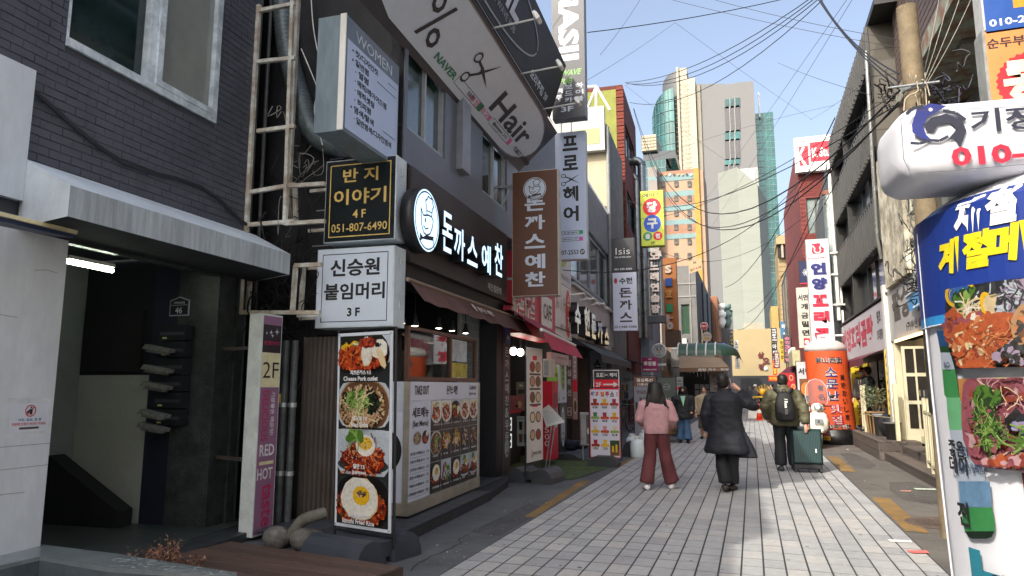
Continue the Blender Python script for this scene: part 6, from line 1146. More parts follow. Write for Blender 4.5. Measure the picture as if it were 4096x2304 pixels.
t = thing('beige_awning', (p0.x, YC-1.6, q0.z), 'beige fabric awning below the green canopy', 'awning'); m = MB(); m.add([p0, p1, q1, q0], [[0, 3, 2, 1]], BW_); m.add([q0, q1, q1-Z*.22, q0-Z*.22], [[0, 3, 2, 1]], mt('#9a7a60', .8)); m.out('fabric', t)
m = MB(); text(m, FX((q0.x+q1.x)/2+.5, YC-2.6, q0.z-.1), '곰탕 국수 · 만두', 0, 0, .13, OFFW, w=1.6, c=.01); m.out('lettering', t)
t = thing('food_stall', (p0.x+1, YC-.5, 0), 'dim market stall with steel counter and hanging utensils below the beige awning', 'stall')
F = FX(atY(2716, 1500, YC).x, YC-.6, 0); w_ = atY(2895, 1500, YC).x-F.o.x
m = MB(); m.rect(F, 0, 0, w_, 3.1, mt('#343632', .8, var=.5, scale=1.6), -.9); m.box(F, 0, 0, -.6, w_*.8, .95, 0, mt('#6d665c', .5, .2, var=.3)); m.box(F, w_*.97, 0, -.1, w_, 3.0, 0, BLACK); m.out('counter', t)
for k in range(14): m = MB(); a = .3+k*.19; m.tube([F.pt(a, 2.7, -.3), F.pt(a+rnd.uniform(-.03, .03), 2.7-rnd.uniform(.3, .7), -.3)], .02, rnd.choice([STEEL, OFFW, BLACK]), 5); m.out('utensil', t)
m = MB(); [m.rect(F, .9+.27*i, 1.15+.33*j, 1.13+.27*i, 1.42+.33*j, mt('#9fa3a3', .6), .0) for i in range(3) for j in range(2)]; m.out('paper_menu', t)
F, w_, h_ = ysF(2838, 1466, 2888, 1568, YC-1.2); plate('white hanging panel of the all day food stall with brush lettering', F, w_, h_, mt('#a6a49e', .5, var=.05), lambda m, F, w, h: (m.rect(F, 0, h*.82, w, h, mt('#6c4a42', .5), .003), text(m, F, '24시', w/2, h*.91, h*.1, OFFW), text(m, F, '만만', w*.5, h*.62, h*.14, BLACKP, w=w*.6), text(m, F, '24', w/2, h*.36, h*.16, mt('#a3483a', .5)), text(m, F, '맛집', w/2, h*.12, h*.1, BLACKP)), name='wall_banner', cat='sign')
round_sign('white and gold round sign reading 24', 2827, 1348, 21, 44, mt('#c4c0b8', .5), lambda m, F, r: (text(m, F, '만만점', 0, r*.35, r*.32, mt('#4a4a5c', .5), w=r*1.1, c=.09), text(m, F, '24', 0, -r*.3, r*.6, mt('#c99a2e', .5), w=r*1.0, c=.09, bold=.06)), mt('#c09a48', .5))
round_sign('pink red round sign above the 24 sign', 2817, 1305, 16, 44.5, mt('#b23c50', .5), lambda m, F, r: text(m, F, '이용우수', 0, 0, r*.4, OFFW, w=r*1.4, c=.09))
round_sign('small red round rice cake sign beyond the green canopy', 2875, 1391, 12, 52, mt('#9a2c38', .5), lambda m, F, r: text(m, F, '떡볶이', 0, 0, r*.5, OFFW, w=r*1.3, c=.09))
round_sign('dark red round sign right of the rice cake sign', 2897, 1396, 13, 52.5, mt('#7c1c24', .5), lambda m, F, r: text(m, F, '곱꼬', 0, 0, r*.7, OFFW, w=r*1.2, c=.09))
F, w_, h_ = ysF(2866, 1368, 2900, 1382, 51); sign('small dark sign with a violet neon line', F, w_, h_, .1, mt('#20184a', .4), BLACK, lambda m, F, w, h: m.rect(F, w*.08, h*.3, w*.92, h*.6, mt('#6a4ae0', .4, emit=1.2), .004))
# grey concrete building and the ones after it
X0 = atY(2790, 1300, 48).x; XL = atY(2680, 1300, 48).x; h_ = atY(2760, 1062, 48).z
F = FX(XL, 48, 0); t = thing('concrete_building', F.pt(2, 0), 'grey concrete building with panel joints beyond the green canopy', 'building')
wx = X0-XL; holes = [(wx*.42, h_*.52, wx*.74, h_*.73)]; wallbox(F, wx, h_, 27, GCON, t, holes); window(F.at(0, 0, -.1), *holes[0], t, mt('#8f918d', .5), mt('#4d6a58', .08, spec=.8), nx=1)
m = MB(); W3 = mt('#b5b5b0', .7)
for y in (.3, .42, .78, .87): m.box(F, 0, h_*y, 0, wx, h_*y+.07, .05, W3)
m.box(F, wx*.76, 0, 0, wx*.79, h_, .06, W3); m.out('joint_bands', t)
m = MB(); m.box(F, wx*.45, h_*.42, 0, wx*.6, h_*.49, .4, OFFW); m.out('air_conditioner', t)
FRr = Fr((X0+.01, 48, 0), (0, 1, 0), Z, (1, 0, 0))
for k in range(5): m = MB(); m.rect(FRr, 2+k*5, h_*.42, 4.4+k*5, h_*.62, GLASSD, .02); m.box(FRr, 1.9+k*5, h_*.4, 0, 4.5+k*5, h_*.42, .1, W3); m.out('side_window', t)
for k in range(3): m = MB(); m.tube([FRr.pt(4+k*6, 2.5, .15), FRr.pt(4+k*6, h_*.93, .15)], .07, mt('#2a3a44', .5), 6); m.out('downpipe', t)
def slab(label, x0, yt, x1, Y, dep, mat, name='building', yb=None, cat='building'):
    w_ = atY(x1, yt, Y).x-atY(x0, yt, Y).x; F = FX(atY(x0, yt, Y).x, Y, 0); z0 = 0 if yb is None else atY(x0, yb, Y).z; zt_ = atY((x0+x1)/2, yt, Y).z
    t = thing(name, F.pt(w_/2, 0), label, cat); F = FX(F.o.x, Y, z0); m = MB(); m.box(F, 0, 0, -dep, w_, zt_-z0, 0, mat); m.out('wall', t); return t, F, w_, zt_-z0
t, F, w_, h_ = slab('narrow peach building with a rounded stepped parapet', 2800, 1186, 2868, 66, 8, mt('#a8704e', .7, var=.15)); m = MB()
for k in range(4): m.box(F, w_*(.55+.11*k), 0, 0, w_*(.6+.11*k), h_*(.98-.06*k), .3, mt('#b98560', .7))
m.out('pilasters', t)
t, F, w_, h_ = slab('grey block left of the yellow sign strip', 2830, 1290, 2915, 74, 6, GCON); 
t, F, w_, h_ = slab('small yellow vertical sign strip among the far signs', 2887, 1250, 2902, 70, .6, mt('#d09a28', .5), 'sign_box', 1312, 'sign')
t, F, w_, h_ = slab('tall white vertical sign frame with black top', 2914, 1240, 2930, 71, .6, OFFW, 'sign_box', 1330, 'sign'); m = MB(); m.box(F, 0, h_-.3, .01, w_, h_, .05, BLACK); m.out('cap', t)
t, F, w_, h_ = slab('navy vertical sign with yellow letters in the far left row', 2917, 1318, 2932, 62, .3, mt('#1f3460', .5), 'sign_box', 1402, 'sign'); m = MB(); text(m, F, '커피클래스', w_/2, h_/2, h_*.13, mt('#d9c43a', .5), vert=True, step=h_*.18, w=w_*.7); m.out('lettering', t)
t, F, w_, h_ = slab('white vertical sign reading goshitel in Korean', 2936, 1362, 2952, 60, .3, OFFW, 'sign_box', 1418, 'sign'); m = MB(); text(m, F, '고시텔', w_/2, h_*.5, h_*.2, BLACKP, vert=True, step=h_*.28, w=w_*.7); m.out('lettering', t)
t, F, w_, h_ = slab('white vertical sign with a black emblem below the goshitel sign', 2939, 1420, 2958, 59, .3, OFFW, 'sign_box', 1475, 'sign'); m = MB(); m.ell(F, w_/2, h_*.78, w_*.3, h_*.09, BLACKP, .004, 16); text(m, F, '깐깐헤', w_*.5, h_*.38, h_*.14, BLACKP, vert=True, step=h_*.18, w=w_*.4); m.out('lettering', t)
for k, x in enumerate((2885, 2908)):
    m = MB(); p = atY(x, 1262, 69+k); m.lathe(V((p.x, p.y, p.z-1.2)), [(.2, 0), (.45, .6), (.3, 1.0), (.45, 1.1), (.45, 1.5), (.3, 1.55), (.3, 1.8), (.42, 1.85), (.42, 2.3)], OFFW if k == 0 else mt('#7f9a90', .5), 12); m.out('roof_ventilator', label=['cream', 'pale green'][k]+' stacked roof ventilator beyond the peach building', cat='ventilator')
# end of the street
YE = 86; F, w_, h_ = ysF(2944, 1318, 3096, 1500, YE); t = thing('pale_yellow_building', F.pt(w_/2, 0), 'blank pale yellow building closing the street with dark red raised letters', 'building')
zT = atY(3010, 1316, YE).z; zD = atY(3010, 1503, YE).z; FE = FX(F.o.x, YE, 0)
m = MB(); m.box(FE, -3, zD, -12, w_+3, zT, 0, mt('#b9a67c', .8, var=.05, scale=.5)); m.box(FE, 1, zT, -8, w_-1, zT+.8, -1, mt('#b8b4a0', .8)); m.out('wall', t); m = MB(); m.box(FE, -3, 0, -12, w_+3, zD-.02, -.02, mt('#24272b', .7)); m.out('dark_base', t)
for ch, (x, y) in (('삼', (3043, 1420)), ('오', (3064, 1443)), ('정', (3045, 1468))): p = atY(x, y, YE); m = MB(); text(m, FX(p.x, YE-.02, p.z), ch, 0, 0, .72, mt('#74202c', .6), ext=.05, bold=.04); m.out('letter', t)
p = atY(3063, 1475, YE); m = MB(); m.ball(p, .25, .25, .25, OFFW, 12, 8); m.out('globe_lamp', t)
# ======================= towers far behind =======================
def pxbox(x0, yt, x1, Y, dep, mat, t, name, yb=1520, th=0):
    w_ = atY(x1, yt, Y).x-atY(x0, yt, Y).x; F = FX(atY(x0, yt, Y).x, Y, 0); zt_ = atY((x0+x1)/2, yt, Y).z; z0 = max(0, atY(x0, yb, Y).z) if yb < 1500 else 0; F = FX(F.o.x, Y, z0)
    m = MB(); m.box(F, 0, 0, -dep, w_, zt_-z0, 0, mat); o = m.out(name, t); return F, w_, zt_-z0, o
TEAL = mt('#2f7a78', .08, .3, var=.35, scale=.09, spec=.9); TCRM = mt('#d0c8b2', .7, var=.06, scale=.2); TGR = mt('#8b8c8c', .7, var=.05, scale=.05)
YT = 330
t = thing('department_store_tower', (atY(2850, 900, YT).x, YT, 0), 'grey high rise with teal glass curtain wall and cream piers', 'tower')
F, w_, h_, o = pxbox(2790, 338, 3014, YT, 30, TGR, t, 'grey_wall'); gw, gh = w_, h_
m = MB(); 
for i in range(9): a = math.pi/2*i/8
m.poly(F, [(w_, 0)]+[(w_-.01, h_-6)]+[(w_-6+6*math.cos(math.pi/2*i/8), h_-6+6*math.sin(math.pi/2*i/8)) for i in range(9)]+[(w_*.5, h_), (w_*.5, h_+.3), (0, h_+2.2), (0, 0)], TGR, .2); m.out('rounded_front', t)
for k, (y0, y1, c_) in enumerate(((398, 428, 0), (428, 525, 1), (526, 560, 0), (560, 636, 1), (637, 660, 0), (660, 860, 1))):
    q = ysF(2900, y0, 2960, y1, YT-.3); m = MB(); m.rect(q[0], 0, 0, q[1], q[2], TEAL if c_ == 0 else mt('#6b6a6c', .6), .2); [m.rect(q[0], q[1]*(i+1)/3-.15, 0, q[1]*(i+1)/3+.15, q[2], mt('#b5b7b5', .5), .4) for i in range(2)]; m.out('window_strip', t)
def floors(F, w, h, n, nx, mat, parent, name='mullions', c=.15, tw=.25):
    m = MB()
    for i in range(n): m.box(F, 0, h*i/n, 0, w, h*i/n+tw, c, mat)
    for i in range(nx+1): m.box(F, w*i/nx-tw*.2, 0, 0, w*i/nx+tw*.2, h, c*.7, mat)
    m.out(name, parent, kind='stuff')
MUL = mt('#7fa6a3', .5); Fg, wg, hg, o = pxbox(3000, 452, 3092, YT+8, 26, TEAL, t, 'glass_wall')
floors(Fg, wg, hg, 44, 6, MUL, t)
for k in range(6): m = MB(); m.rect(Fg, 0, hg*(.98-.14*k)-7, wg*.24, hg*(.98-.14*k), mt('#5c5f62', .7), .25); m.out('spandrel', t)
# curved teal wall on the left with the dark crown and cream piers
cx0 = atY(2606, 700, YT).x; cx1 = atY(2705, 700, YT).x; ztop_ = atY(2690, 352, YT).z; zmid = atY(2610, 470, YT).z
def curve(x0, x1, zf, mat, name, n=14, y0=YT, bulge=10):
    m = MB(); R_ = []
    for i in range(n+1):
        u = i/n; x = x0+(x1-x0)*(1-math.cos(u*math.pi/2)); y = y0+bulge*(1-math.sin(u*math.pi/2)); R_.append((V((x, y, 0)), V((x, y, zf(u)))))
    for (a, b), (c, d) in zip(R_, R_[1:]): m.add([a, c, d, b], [[0, 1, 2, 3]], mat, True)
    m.add([R_[0][0], R_[0][1], V((R_[0][1].x+12, y0+40, R_[0][1].z)), V((R_[0][1].x+12, y0+40, 0))], [[0, 1, 2, 3]], mat); m.out(name, t); return R_
RR = curve(cx0, cx1, lambda u: zmid+(ztop_-zmid)*math.sin(u*math.pi/2), TEAL, 'curved_glass_wall')
m = MB()
for k in range(26):
    z_ = RR[-1][1].z*k/26
    pts_ = [V((a.x, a.y-.25, z_)) for a, b in RR if b.z > z_]
    if len(pts_) > 1: m.tube(pts_, .18, MUL, 4)
for a, b in RR[::2]: m.tube([a+V((0, -.2, 0)), b+V((0, -.2, 0))], .12, MUL, 4)
m.out('mullions', t, kind='stuff')
zc1 = atY(2690, 275, YT).z; curve(atY(2637, 300, YT).x, atY(2712, 300, YT).x, lambda u: atY(2637, 320, YT).z+(zc1-atY(2637, 320, YT).z)*math.sin(u*math.pi/2), mt('#6c7072', .6, var=.1), 'dark_crown', y0=YT+3)
pxbox(2704, 268, 2713, YT-3, 14, TCRM, t, 'pier'); pxbox(2715, 272, 2746, YT-2, 14, TCRM, t, 'pier'); pxbox(2748, 312, 2779, YT-2.5, 14, TCRM, t, 'pier'); pxbox(2783, 338, 2800, YT-1, 14, mt('#a9a491', .7), t, 'pier')
Fq, wq, hq, o = pxbox(2779, 360, 2790, YT+1, 14, mt('#55565a', .7), t, 'dark_reveal')
m = MB()
for x0, x1, yt in ((2715, 2746, 272), (2748, 2779, 312)):
    q = ysF(x0, yt, x1, 1500, YT-2.6)
    for i in range(40): m.rect(q[0], .2, q[2]*(.35+.016*i), q[1]-.2, q[2]*(.35+.016*i)+.22, mt('#a3956e', .7), .02 if x0 > 2740 else -.4)
m.out('pier_joints', t, kind='stuff')
m = MB(); q = atY(3034, 350, YT); q2_ = atY(3034, 450, YT); m.tube([V((q.x, YT+6, q2_.z)), V((q.x, YT+6, q.z))], .4, OFFW, 6); m.out('mast', t)
t = thing('low_office_block', (atY(2600, 700, 240).x, 240, 0), 'small cream block on a teal glazed podium left of the tower', 'building')
Fq, wq, hq, o = pxbox(2565, 540, 2624, 240, 20, TCRM, t, 'upper_block', yb=606); floors(Fq, wq, hq, 5, 5, mt('#b5a888', .7), t, tw=.3); pxbox(2572, 606, 2700, 242, 20, mt('#2c3c42', .1, spec=.8), t, 'dark_storey', yb=645); Fq, wq, hq, o = pxbox(2582, 640, 2662, 238, 20, TEAL, t, 'glass_podium'); floors(Fq, wq, hq, 26, 5, MUL, t)
t = thing('hotel_building', (atY(2700, 900, 190).x, 190, 0), 'peach hotel block with pale blue bands and a yellow edge', 'building')
Fq, wq, hq, o = pxbox(2622, 688, 2812, 190, 16, mt('#c6a488', .75, var=.05, scale=.2), t, 'wall'); m = MB(); FB2 = ysF(2790, 680, 2811, 1500, 189.6); m.box(FB2[0], 0, -20, -1, FB2[1], FB2[2]+.5, .3, mt('#cfa548', .7)); m.out('yellow_edge', t)
m = MB(); BL = mt('#8fb0b0', .7); PE = mt('#b98c72', .75)
for y0, y1 in ((706, 714), (772, 780), (828, 836), (885, 893), (942, 950)): q = ysF(2624, y0, 2789, y1, 189.9); m.rect(q[0], 0, 0, q[1], q[2], BL, .05)
for y0, y1 in ((690, 706), (780, 828), (893, 942)): q = ysF(2624, y0, 2789, y1, 189.9); m.rect(q[0], 0, 0, q[1], q[2], PE, .03)
m.out('colour_bands', t)
for y0 in (724, 782, 841, 898, 955, 1012):
    for x0 in (2644, 2697, 2750): q = ysF(x0, y0, x0+16, y0+23, 189.8); m = MB(); m.rect(q[0], 0, 0, q[1], q[2], mt('#4c4a46', .3), .1); m.rect(q[0], .1, .1, q[1]-.1, q[2]*.45, mt('#6f6c62', .3), .14); m.out('window', t)
for k in range(8): m = MB(); q = atY(2645+k*17, 698, 189.6); m.ell(FX(q.x, 189.6, q.z), 0, 0, .32, .3, rnd.choice([OFFW, mt('#4c3c34', .6), mt('#d9b07c', .6)]), .1, 10); m.out('roundel', t)
t2, F2_, w2, h2 = slab('pale wing left of the peach hotel', 2590, 668, 2626, 186, 10, mt('#a8a29c', .75)); m = MB(); m.rect(F2_, 0, h2-3.8, w2, h2-2.8, BL, .03); m.out('colour_band', t2)
# white gabled tower
YG = 150; t = thing('gabled_tower', (atY(2950, 900, YG).x, YG, 0), 'windowless pale tower with a pitched top in front of the high rise', 'tower')
a0, a1, a2, a3 = atY(2871, 694, YG+5), atY(2948, 668, YG), atY(3030, 738, YG), atY(3066, 800, YG+5); WG = mt('#a3a99e', .7, var=.06, scale=3, stretch=(.1, .1, 2))
m = MB(); P = [a0, a1, a2, a3]
for p, q in zip(P, P[1:]): m.add([V((p.x, p.y, 0)), V((q.x, q.y, 0)), q, p], [[0, 1, 2, 3]], WG)
m.add([a0, a1, a2, a3, V((a3.x, YG+30, a3.z)), V((a0.x, YG+30, a0.z))], [[0, 1, 5], [1, 4, 5], [1, 2, 4], [2, 3, 4]], WG)
m.out('wall', t)
pxbox(3022, 676, 3032, YG+14, 10, mt('#b5b8b2', .7), t, 'rear_block'); 
t, F, w_, h_ = slab('pale upper block behind the gabled tower', 2960, 672, 3031, YG+24, 8, mt('#c9ccc8', .7))
# right far buildings
t, F, w_, h_ = slab('beige building with an open corner loggia', 3108, 985, 3166, 95, 10, mt('#b39c72', .8, var=.08, scale=.6)); zq = h_
m = MB(); q = ysF(3110, 970, 3152, 1030, 94.5); m.box(q[0], 0, 0, -.2, q[1], q[2]*.95, .0, mt('#26241f', .8)); m.box(q[0], q[1]*.35, 0, 0, q[1]*.55, q[2]*.95, .3, mt('#c9b4a4', .7)); m.out('loggia', t)
q = ysF(3104, 942, 3178, 972, 94); m = MB(); m.box(q[0], 0, 0, -8, q[1], q[2], 0, mt('#b8a67c', .8)); m.out('roof_slab', t); m = MB()
for i in range(26): m.box(F, 0, h_*.96-i*.62-.06, 0, w_, h_*.96-i*.62, .04, mt('#8a7a58', .8))
m.out('course_joints', t)
slab('low yellow beige building left of the loggia building', 3083, 1225, 3112, 100, 8, mt('#c4a868', .8)); slab('tiny cream stair head on a distant roof', 3150, 922, 3180, 108, 6, mt('#d8c88c', .8), yb=945)
GAIN = 1.0
# ======================= RIGHT: grey ribbed building, restaurants, deck =======================
XR = 3.1; Y0, Y1 = 17.9, 26.7
GR = mt('#2f302f', .5, .2, var=.08, scale=1.5); GRS = mt('#57534b', .6, .1, var=.12, scale=1.2)
t = rb_ = thing('ribbed_clad_building', (5, 22, 0), 'dark grey ribbed metal building with slanting window recesses on the right', 'building')
F = Fr((XR, Y1, 0), (0, -1, 0), Z, (-1, 0, 0)); wl = Y1-Y0      # a runs from far to near
m = MB()
bands = [(6.22, 5.03), (8.47, 7.31), (10.4, 9.45)]
for z1, z0 in bands: m.box(F, 0, z0, -.5, wl, z1, 0, GR)
for z1, z0 in ((9.45, 8.47), (7.31, 6.22), (5.03, 3.75)): m.rect(F, 0, z0, wl, z1, mt('#222322', .6), -.3); [m.box(F, a, z0, -.3, a+.12, z1, 0, GR) for a in (0, 3.2, wl-.12)]
m.box(F, 0, 0, -5, wl, 3.8, -.55, mt('#2b2a29', .8)); m.out('street_wall', t)
m = MB(); m.box(W0, XR+.02, Y0, 3.6, 9, Y0+.1, 10.4, GRS); m.box(W0, XR+.5, Y0+.1, 3.6, 9, Y1, 10.38, GR); m.out('side_wall', t)
for k in range(9): m = MB(); z = 4.3+k*.68; m.rect(FX(XR, Y0, 0), .0, z, 4, z+.02, mt('#3b3833', .8), .004); m.out('panel_joint', t)
ribm = {}
for z1, z0 in bands:
    r = MB(); r.box(Fr((0, 0, 0), (0, -1, 0), Z, (-1, 0, 0)), 0, 0, 0, .07, z1-z0, .07, mt('#484846', .45, .2, var=.06)); me = r.out('rib', mesh_only=True, loc=(0, 0, 0))
    for i in range(27): ref('rib', me, t, (XR, Y1-.1-i*.33, z0))
for z1, z0 in ((9.45, 8.47), (7.31, 6.22), (5.03, 3.75)):
    window(F.at(0, 0, -.22), 3.6, z0+.02, wl-.3, z1-.02, t, mt('#1c1e20', .4), mt('#39474a', .05, var=.4, scale=1, spec=1), nx=4, fw=.05, bars=())
    m = MB(); m.box(F, 0, z0-.03, -.48, wl, z0+.02, .06, GR); m.out('sill', t)
m = MB(); pp_ = [atX(3497, 150, XR-.12), atX(3512, 300, XR-.12), atX(3540, 960, XR-.12)]; m.tube([V((XR-.12, 17.6, 9.6)), V((XR-.12, 18.0, 5.1)), V((XR-.05, 18.1, 4.6))], .045, mt('#b5b5b0', .25, .7), 8); m.out('downpipe', t)
m = MB(); m.tube([V((XR-.1, 26.5, 3.9)), V((XR-.1, 26.5, 9.2))], .06, OFFW, 8); m.out('downpipe', t)
m = MB(); m.tube([V((XR-.1, 27.2, 3.9)), V((XR-.1, 27.2, 8.6))], .2, mt('#9aa3a0', .35, .6, var=.2), 12); m.tube([V((XR-.1, 27.2, 8.6)), V((XR-.1, 27.2, 8.75))], .24, mt('#7c4a3a', .6), 12); m.out('flue', t)
m = MB(); m.box(W0, XR, 16.9, 10.4, 8, 26.7, 10.55, GR); 
for i in range(12): m.tube([V((3.3+.25*i, 17.95, 10.5)), V((3.3+.25*i, 17.95, 11.4))], .02, BLACK, 4)
m.tube([V((3.2, 17.95, 11.4)), V((6.5, 17.95, 11.4))], .03, BLACK, 4); m.out('roof_railing', t)
# red restaurant fascia and shopfront
t = thing('red_letter_fascia', (XR, 22.5, 2.5), 'white fascia board with big faded red Korean letters', 'sign'); F = Fr((XR-.02, 26.9, 2.48), (0, -1, 0), Z, (-1, 0, 0)); w_ = 8.3; m = MB(); m.box(F, 0, 0, -.2, w_, 1.18, 0, mt('#b0b0b4', .45, var=.04)); m.out('board', t)
m = MB(); text(m, F, '언양꼬리곰탕', w_*.42, .62, .78, mt('#b0344c', .5), w=w_*.78, bold=.05); text(m, F, '원조', w_*.92, .85, .3, BLACKP, w=.55, bold=.03); text(m, F, '꼬리곰탕', w_*.92, .4, .26, BLACKP, w=.8, bold=.03); m.out('lettering', t)
t = thing('restaurant_front', (3.6, 22, .45), 'restaurant front with yellow panels and dark glass under the red letter fascia', 'shop front')
m = MB(); m.box(W0, 3.3, 18.2, .45, 3.35, 26.9, 2.5, mt('#3a2c26', .6, var=.3)); m.out('wall', t)
for k in range(3): m = MB(); m.box(FR(3.29, 24.2-k*1.6, .6), .05, 0, -.02, 1.5, 1.75, .02, mt('#2a1f1c', .5)); m.rect(FR(3.27, 24.2-k*1.6, .6), .12, .08, 1.43, 1.68, mt('#4a4440', .08, var=.5, scale=2, spec=.9), .022); m.out('glass_door', t)
F, w_, h_ = ysF(3410, 1445, 3455, 1700, 24.4); sign('tall yellow panel with dark Korean menu words', F, w_, h_, .1, mt('#d5b62a', .5, var=.04), mt('#d5b62a', .5), lambda m, F, w, h: (text(m, F, '꼬리곰탕', w*.6, h*.76, h*.085, mt('#3a2a1c', .5), vert=True, step=h*.115, w=w*.6, bold=.03), text(m, F, '설렁탕', w*.6, h*.39, h*.085, mt('#3a2a1c', .5), vert=True, step=h*.115, w=w*.6, bold=.03), text(m, F, '전문', w*.6, h*.12, h*.085, mt('#a02a2a', .5), vert=True, step=h*.115, w=w*.6, bold=.03)), rim=.01)
F, w_, h_ = ysF(3543, 1395, 3572, 1660, 18.3); sign('narrow dark and yellow patterned strip by the white column', F, w_, h_, .08, mt('#c9ad3c', .5, var=.1), BLACK, lambda m, F, w, h: [m.ell(F, w*.5, h*(.1+.13*i), w*.32, h*.045, mt('#2a2a38', .5), .004, 12) for i in range(7)], rim=.01)
t = thing('maroon_awning', (3, 21.5, 2.3), 'small maroon awning over the restaurant glass', 'awning'); m = MB(); m.add([V((XR, 24, 2.5)), V((XR, 19.2, 2.5)), V((XR-.45, 19.2, 2.3)), V((XR-.45, 24, 2.3))], [[0, 1, 2, 3]], mt('#5c222e', .8)); m.add([V((XR-.45, 24, 2.3)), V((XR-.45, 19.2, 2.3)), V((XR-.46, 19.2, 2.12)), V((XR-.46, 24, 2.12))], [[0, 1, 2, 3]], mt('#5c222e', .8)); m.out('fabric', t)
# white column and grey restaurant fascia nearer
p = atY(3535, 1400, 18.05); m = MB(); m.box(W0, 3.0, 17.95, 0, 3.22, 18.2, 3.95, mt('#d5d3c8', .6, var=.06)); m.out('column', label='white square column between the two restaurant fascias', cat='column')
t = thing('grey_letter_fascia', (XR, 15.5, 2.6), 'light fascia board with big grey Korean letters behind the concrete pole', 'sign'); F = Fr((XR-.02, 17.93, 2.62), (0, -1, 0), Z, (-1, 0, 0)); w_ = 8.2; m = MB(); m.box(F, 0, 0, -.2, w_, 1.22, 0, mt('#a9a8a6', .45, var=.04)); m.out('board', t)
m = MB(); text(m, F, '팔송식당', 2.3, .72, .66, mt('#57534c', .5), w=3.6, bold=.05); text(m, F, '(구)부산 설렁탕', 2.75, .18, .2, mt('#3a3733', .5), w=1.9, bold=.02); m.out('lettering', t)
t = nb = thing('old_corner_building', (5, 12, 0), 'old building with tiled upper wall and peeling green balcony slab at the right edge', 'building')
BT_ = mt('#5a4a44', .6, var=.25, scale=10); m = MB(); m.box(W0, 3.6, 5.2, 7.35, 9, 17.7, 11.5, mt('#4c3f3b', .7, var=.2)); m.box(W0, 4.3, 5.2, 3.8, 9, 17.7, 7.2, mt('#8f938f', .8, var=.12)); m.box(W0, 3.55, 5.2, .4, 9, 14.2, 2.7, mt('#b3ab92', .7, var=.1)); m.out('wall', t)
m = MB(); m.box(W0, 3.05, 5.2, 7.2, 9, 15.2, 7.52, mt('#8f9b8c', .8, var=.3, scale=4, col2='#7b5a46')); m.out('balcony_slab', t)
m = MB(); m.box(W0, 3.0, 15.2, 3.8, 3.25, 17.6, 6.8, mt('#cfc9b4', .8, var=.3, scale=3, col2='#8d8470')); m.out('peeling_wall', t)
r = MB(); r.box(Fr((0, 0, 0), (0, -1, 0), Z, (-1, 0, 0)), 0, 0, 0, .28, .13, .015, BT_, bev=.003); me = r.out('tile', mesh_only=True, loc=(0, 0, 0)); n_ = 0; rest = MB()
for j in range(24):
    for i in range(30):
        y = 17.6-i*.3; z = 7.6+j*.15
        if n_ < 300 and 9 < y < 15.5 and z < 10: ref('tile', me, t, (3.6, y, z)); n_ += 1
        else: rest.box(Fr((3.6, y, z), (0, -1, 0), Z, (-1, 0, 0)), 0, 0, 0, .28, .13, .015, BT_)
rest.out('wall_tiles', t, kind='stuff')
for k, y in enumerate((14.2, 12.4, 10.6)): m = MB(); m.box(W0, 3.5, y, 7.12, 3.9, y+.4, 7.19, mt('#8f8f88', .7)); m.out('soffit_vent', t)
window(FR(4.28, 13.6, 0), 0, 4.6, 1.6, 6.6, t, mt('#7c8a86', .6), mt('#4c5450', .2), nx=2, bars=(.5,)); window(FR(4.28, 11.4, 0), 0, 4.6, 1.4, 6.6, t, mt('#7c8a86', .6), mt('#4c5450', .2), nx=2, bars=(.5,))
# door of the grey letter restaurant
DW = mt('#c9c2a6', .6, var=.08, scale=1.5); t = thing('sliding_door_front', (3.5, 15.5, .45), 'cream sliding doors with dark panes behind the slatted gates', 'door')
m = MB(); m.box(W0, 3.5, 14.2, .35, 3.56, 17.9, 2.62, DW); m.box(W0, 3.1, 17.75, .35, 3.5, 17.85, 2.62, DW); m.out('frame', t)
for k in range(2):
    y = 16.4-k*1.1; Fd = FR(3.49, y, .5); m = MB(); m.box(Fd, 0, 0, -.04, 1.0, 2.05, .01, DW); m.out('door_leaf', t)
    for i in range(2):
        for j in range(2): m = MB(); m.rect(Fd, .1+.42*i, .7+.67*j, .48+.42*i, 1.32+.67*j, mt('#5a544a', .08, var=.4, scale=3, spec=.8), .014); m.out('pane', t)
Fd, w_, h_ = ysF(3618, 1385, 3722, 1745, 15.0); m = MB(); m.box(Fd, 0, 0, -.05, w_, h_, 0, DW); m.out('door_leaf', t)
for i in range(2):
    for j in range(3): m = MB(); m.rect(Fd, w_*(.12+.42*i), h_*(.08+.31*j), w_*(.46+.42*i), h_*(.35+.31*j), mt('#2c2822', .45, var=.3, scale=3, spec=.3), .004); m.out('pane', t)
m = MB(); m.box(W0, 3.02, 14.4, 2.55, 3.05, 17.2, 2.6, mt('#ffcf8a', .4, emit=2.0)); m.out('light_strip', label='warm lit strip under the grey letter fascia', cat='light')
# small blue awning on the pole side
t = thing('blue_awning', (2.9, 12.5, 2.6), 'small blue awning with white script beside the concrete pole', 'awning'); q0, q1, q2_, q3 = atX(3628, 1190, 2.95), atX(3722, 1120, 2.9), atX(3728, 1195, 2.7), atX(3638, 1248, 2.72)
m = MB(); m.add([q0, q1, q2_, q3], [[0, 3, 2, 1]], mt('#2f6f9c', .6, var=.1)); m.add([q0, q1, q1+V((.4, 0, .05)), q0+V((.4, 0, .05))], [[0, 1, 2, 3]], mt('#2f6f9c', .6)); m.out('fabric', t); m = MB(); m.tube([q0, q1], .04, mt('#a9b8c0', .5), 6); m.out('front_bar', t)
Fb = Fr(q3, (q2_-q3), (q0-q3)); m = MB(); text(m, Fb, '좋은날', (q2_-q3).length*.45, .14, .14, OFFW, w=(q2_-q3).length*.5, c=.012); m.out('lettering', t)
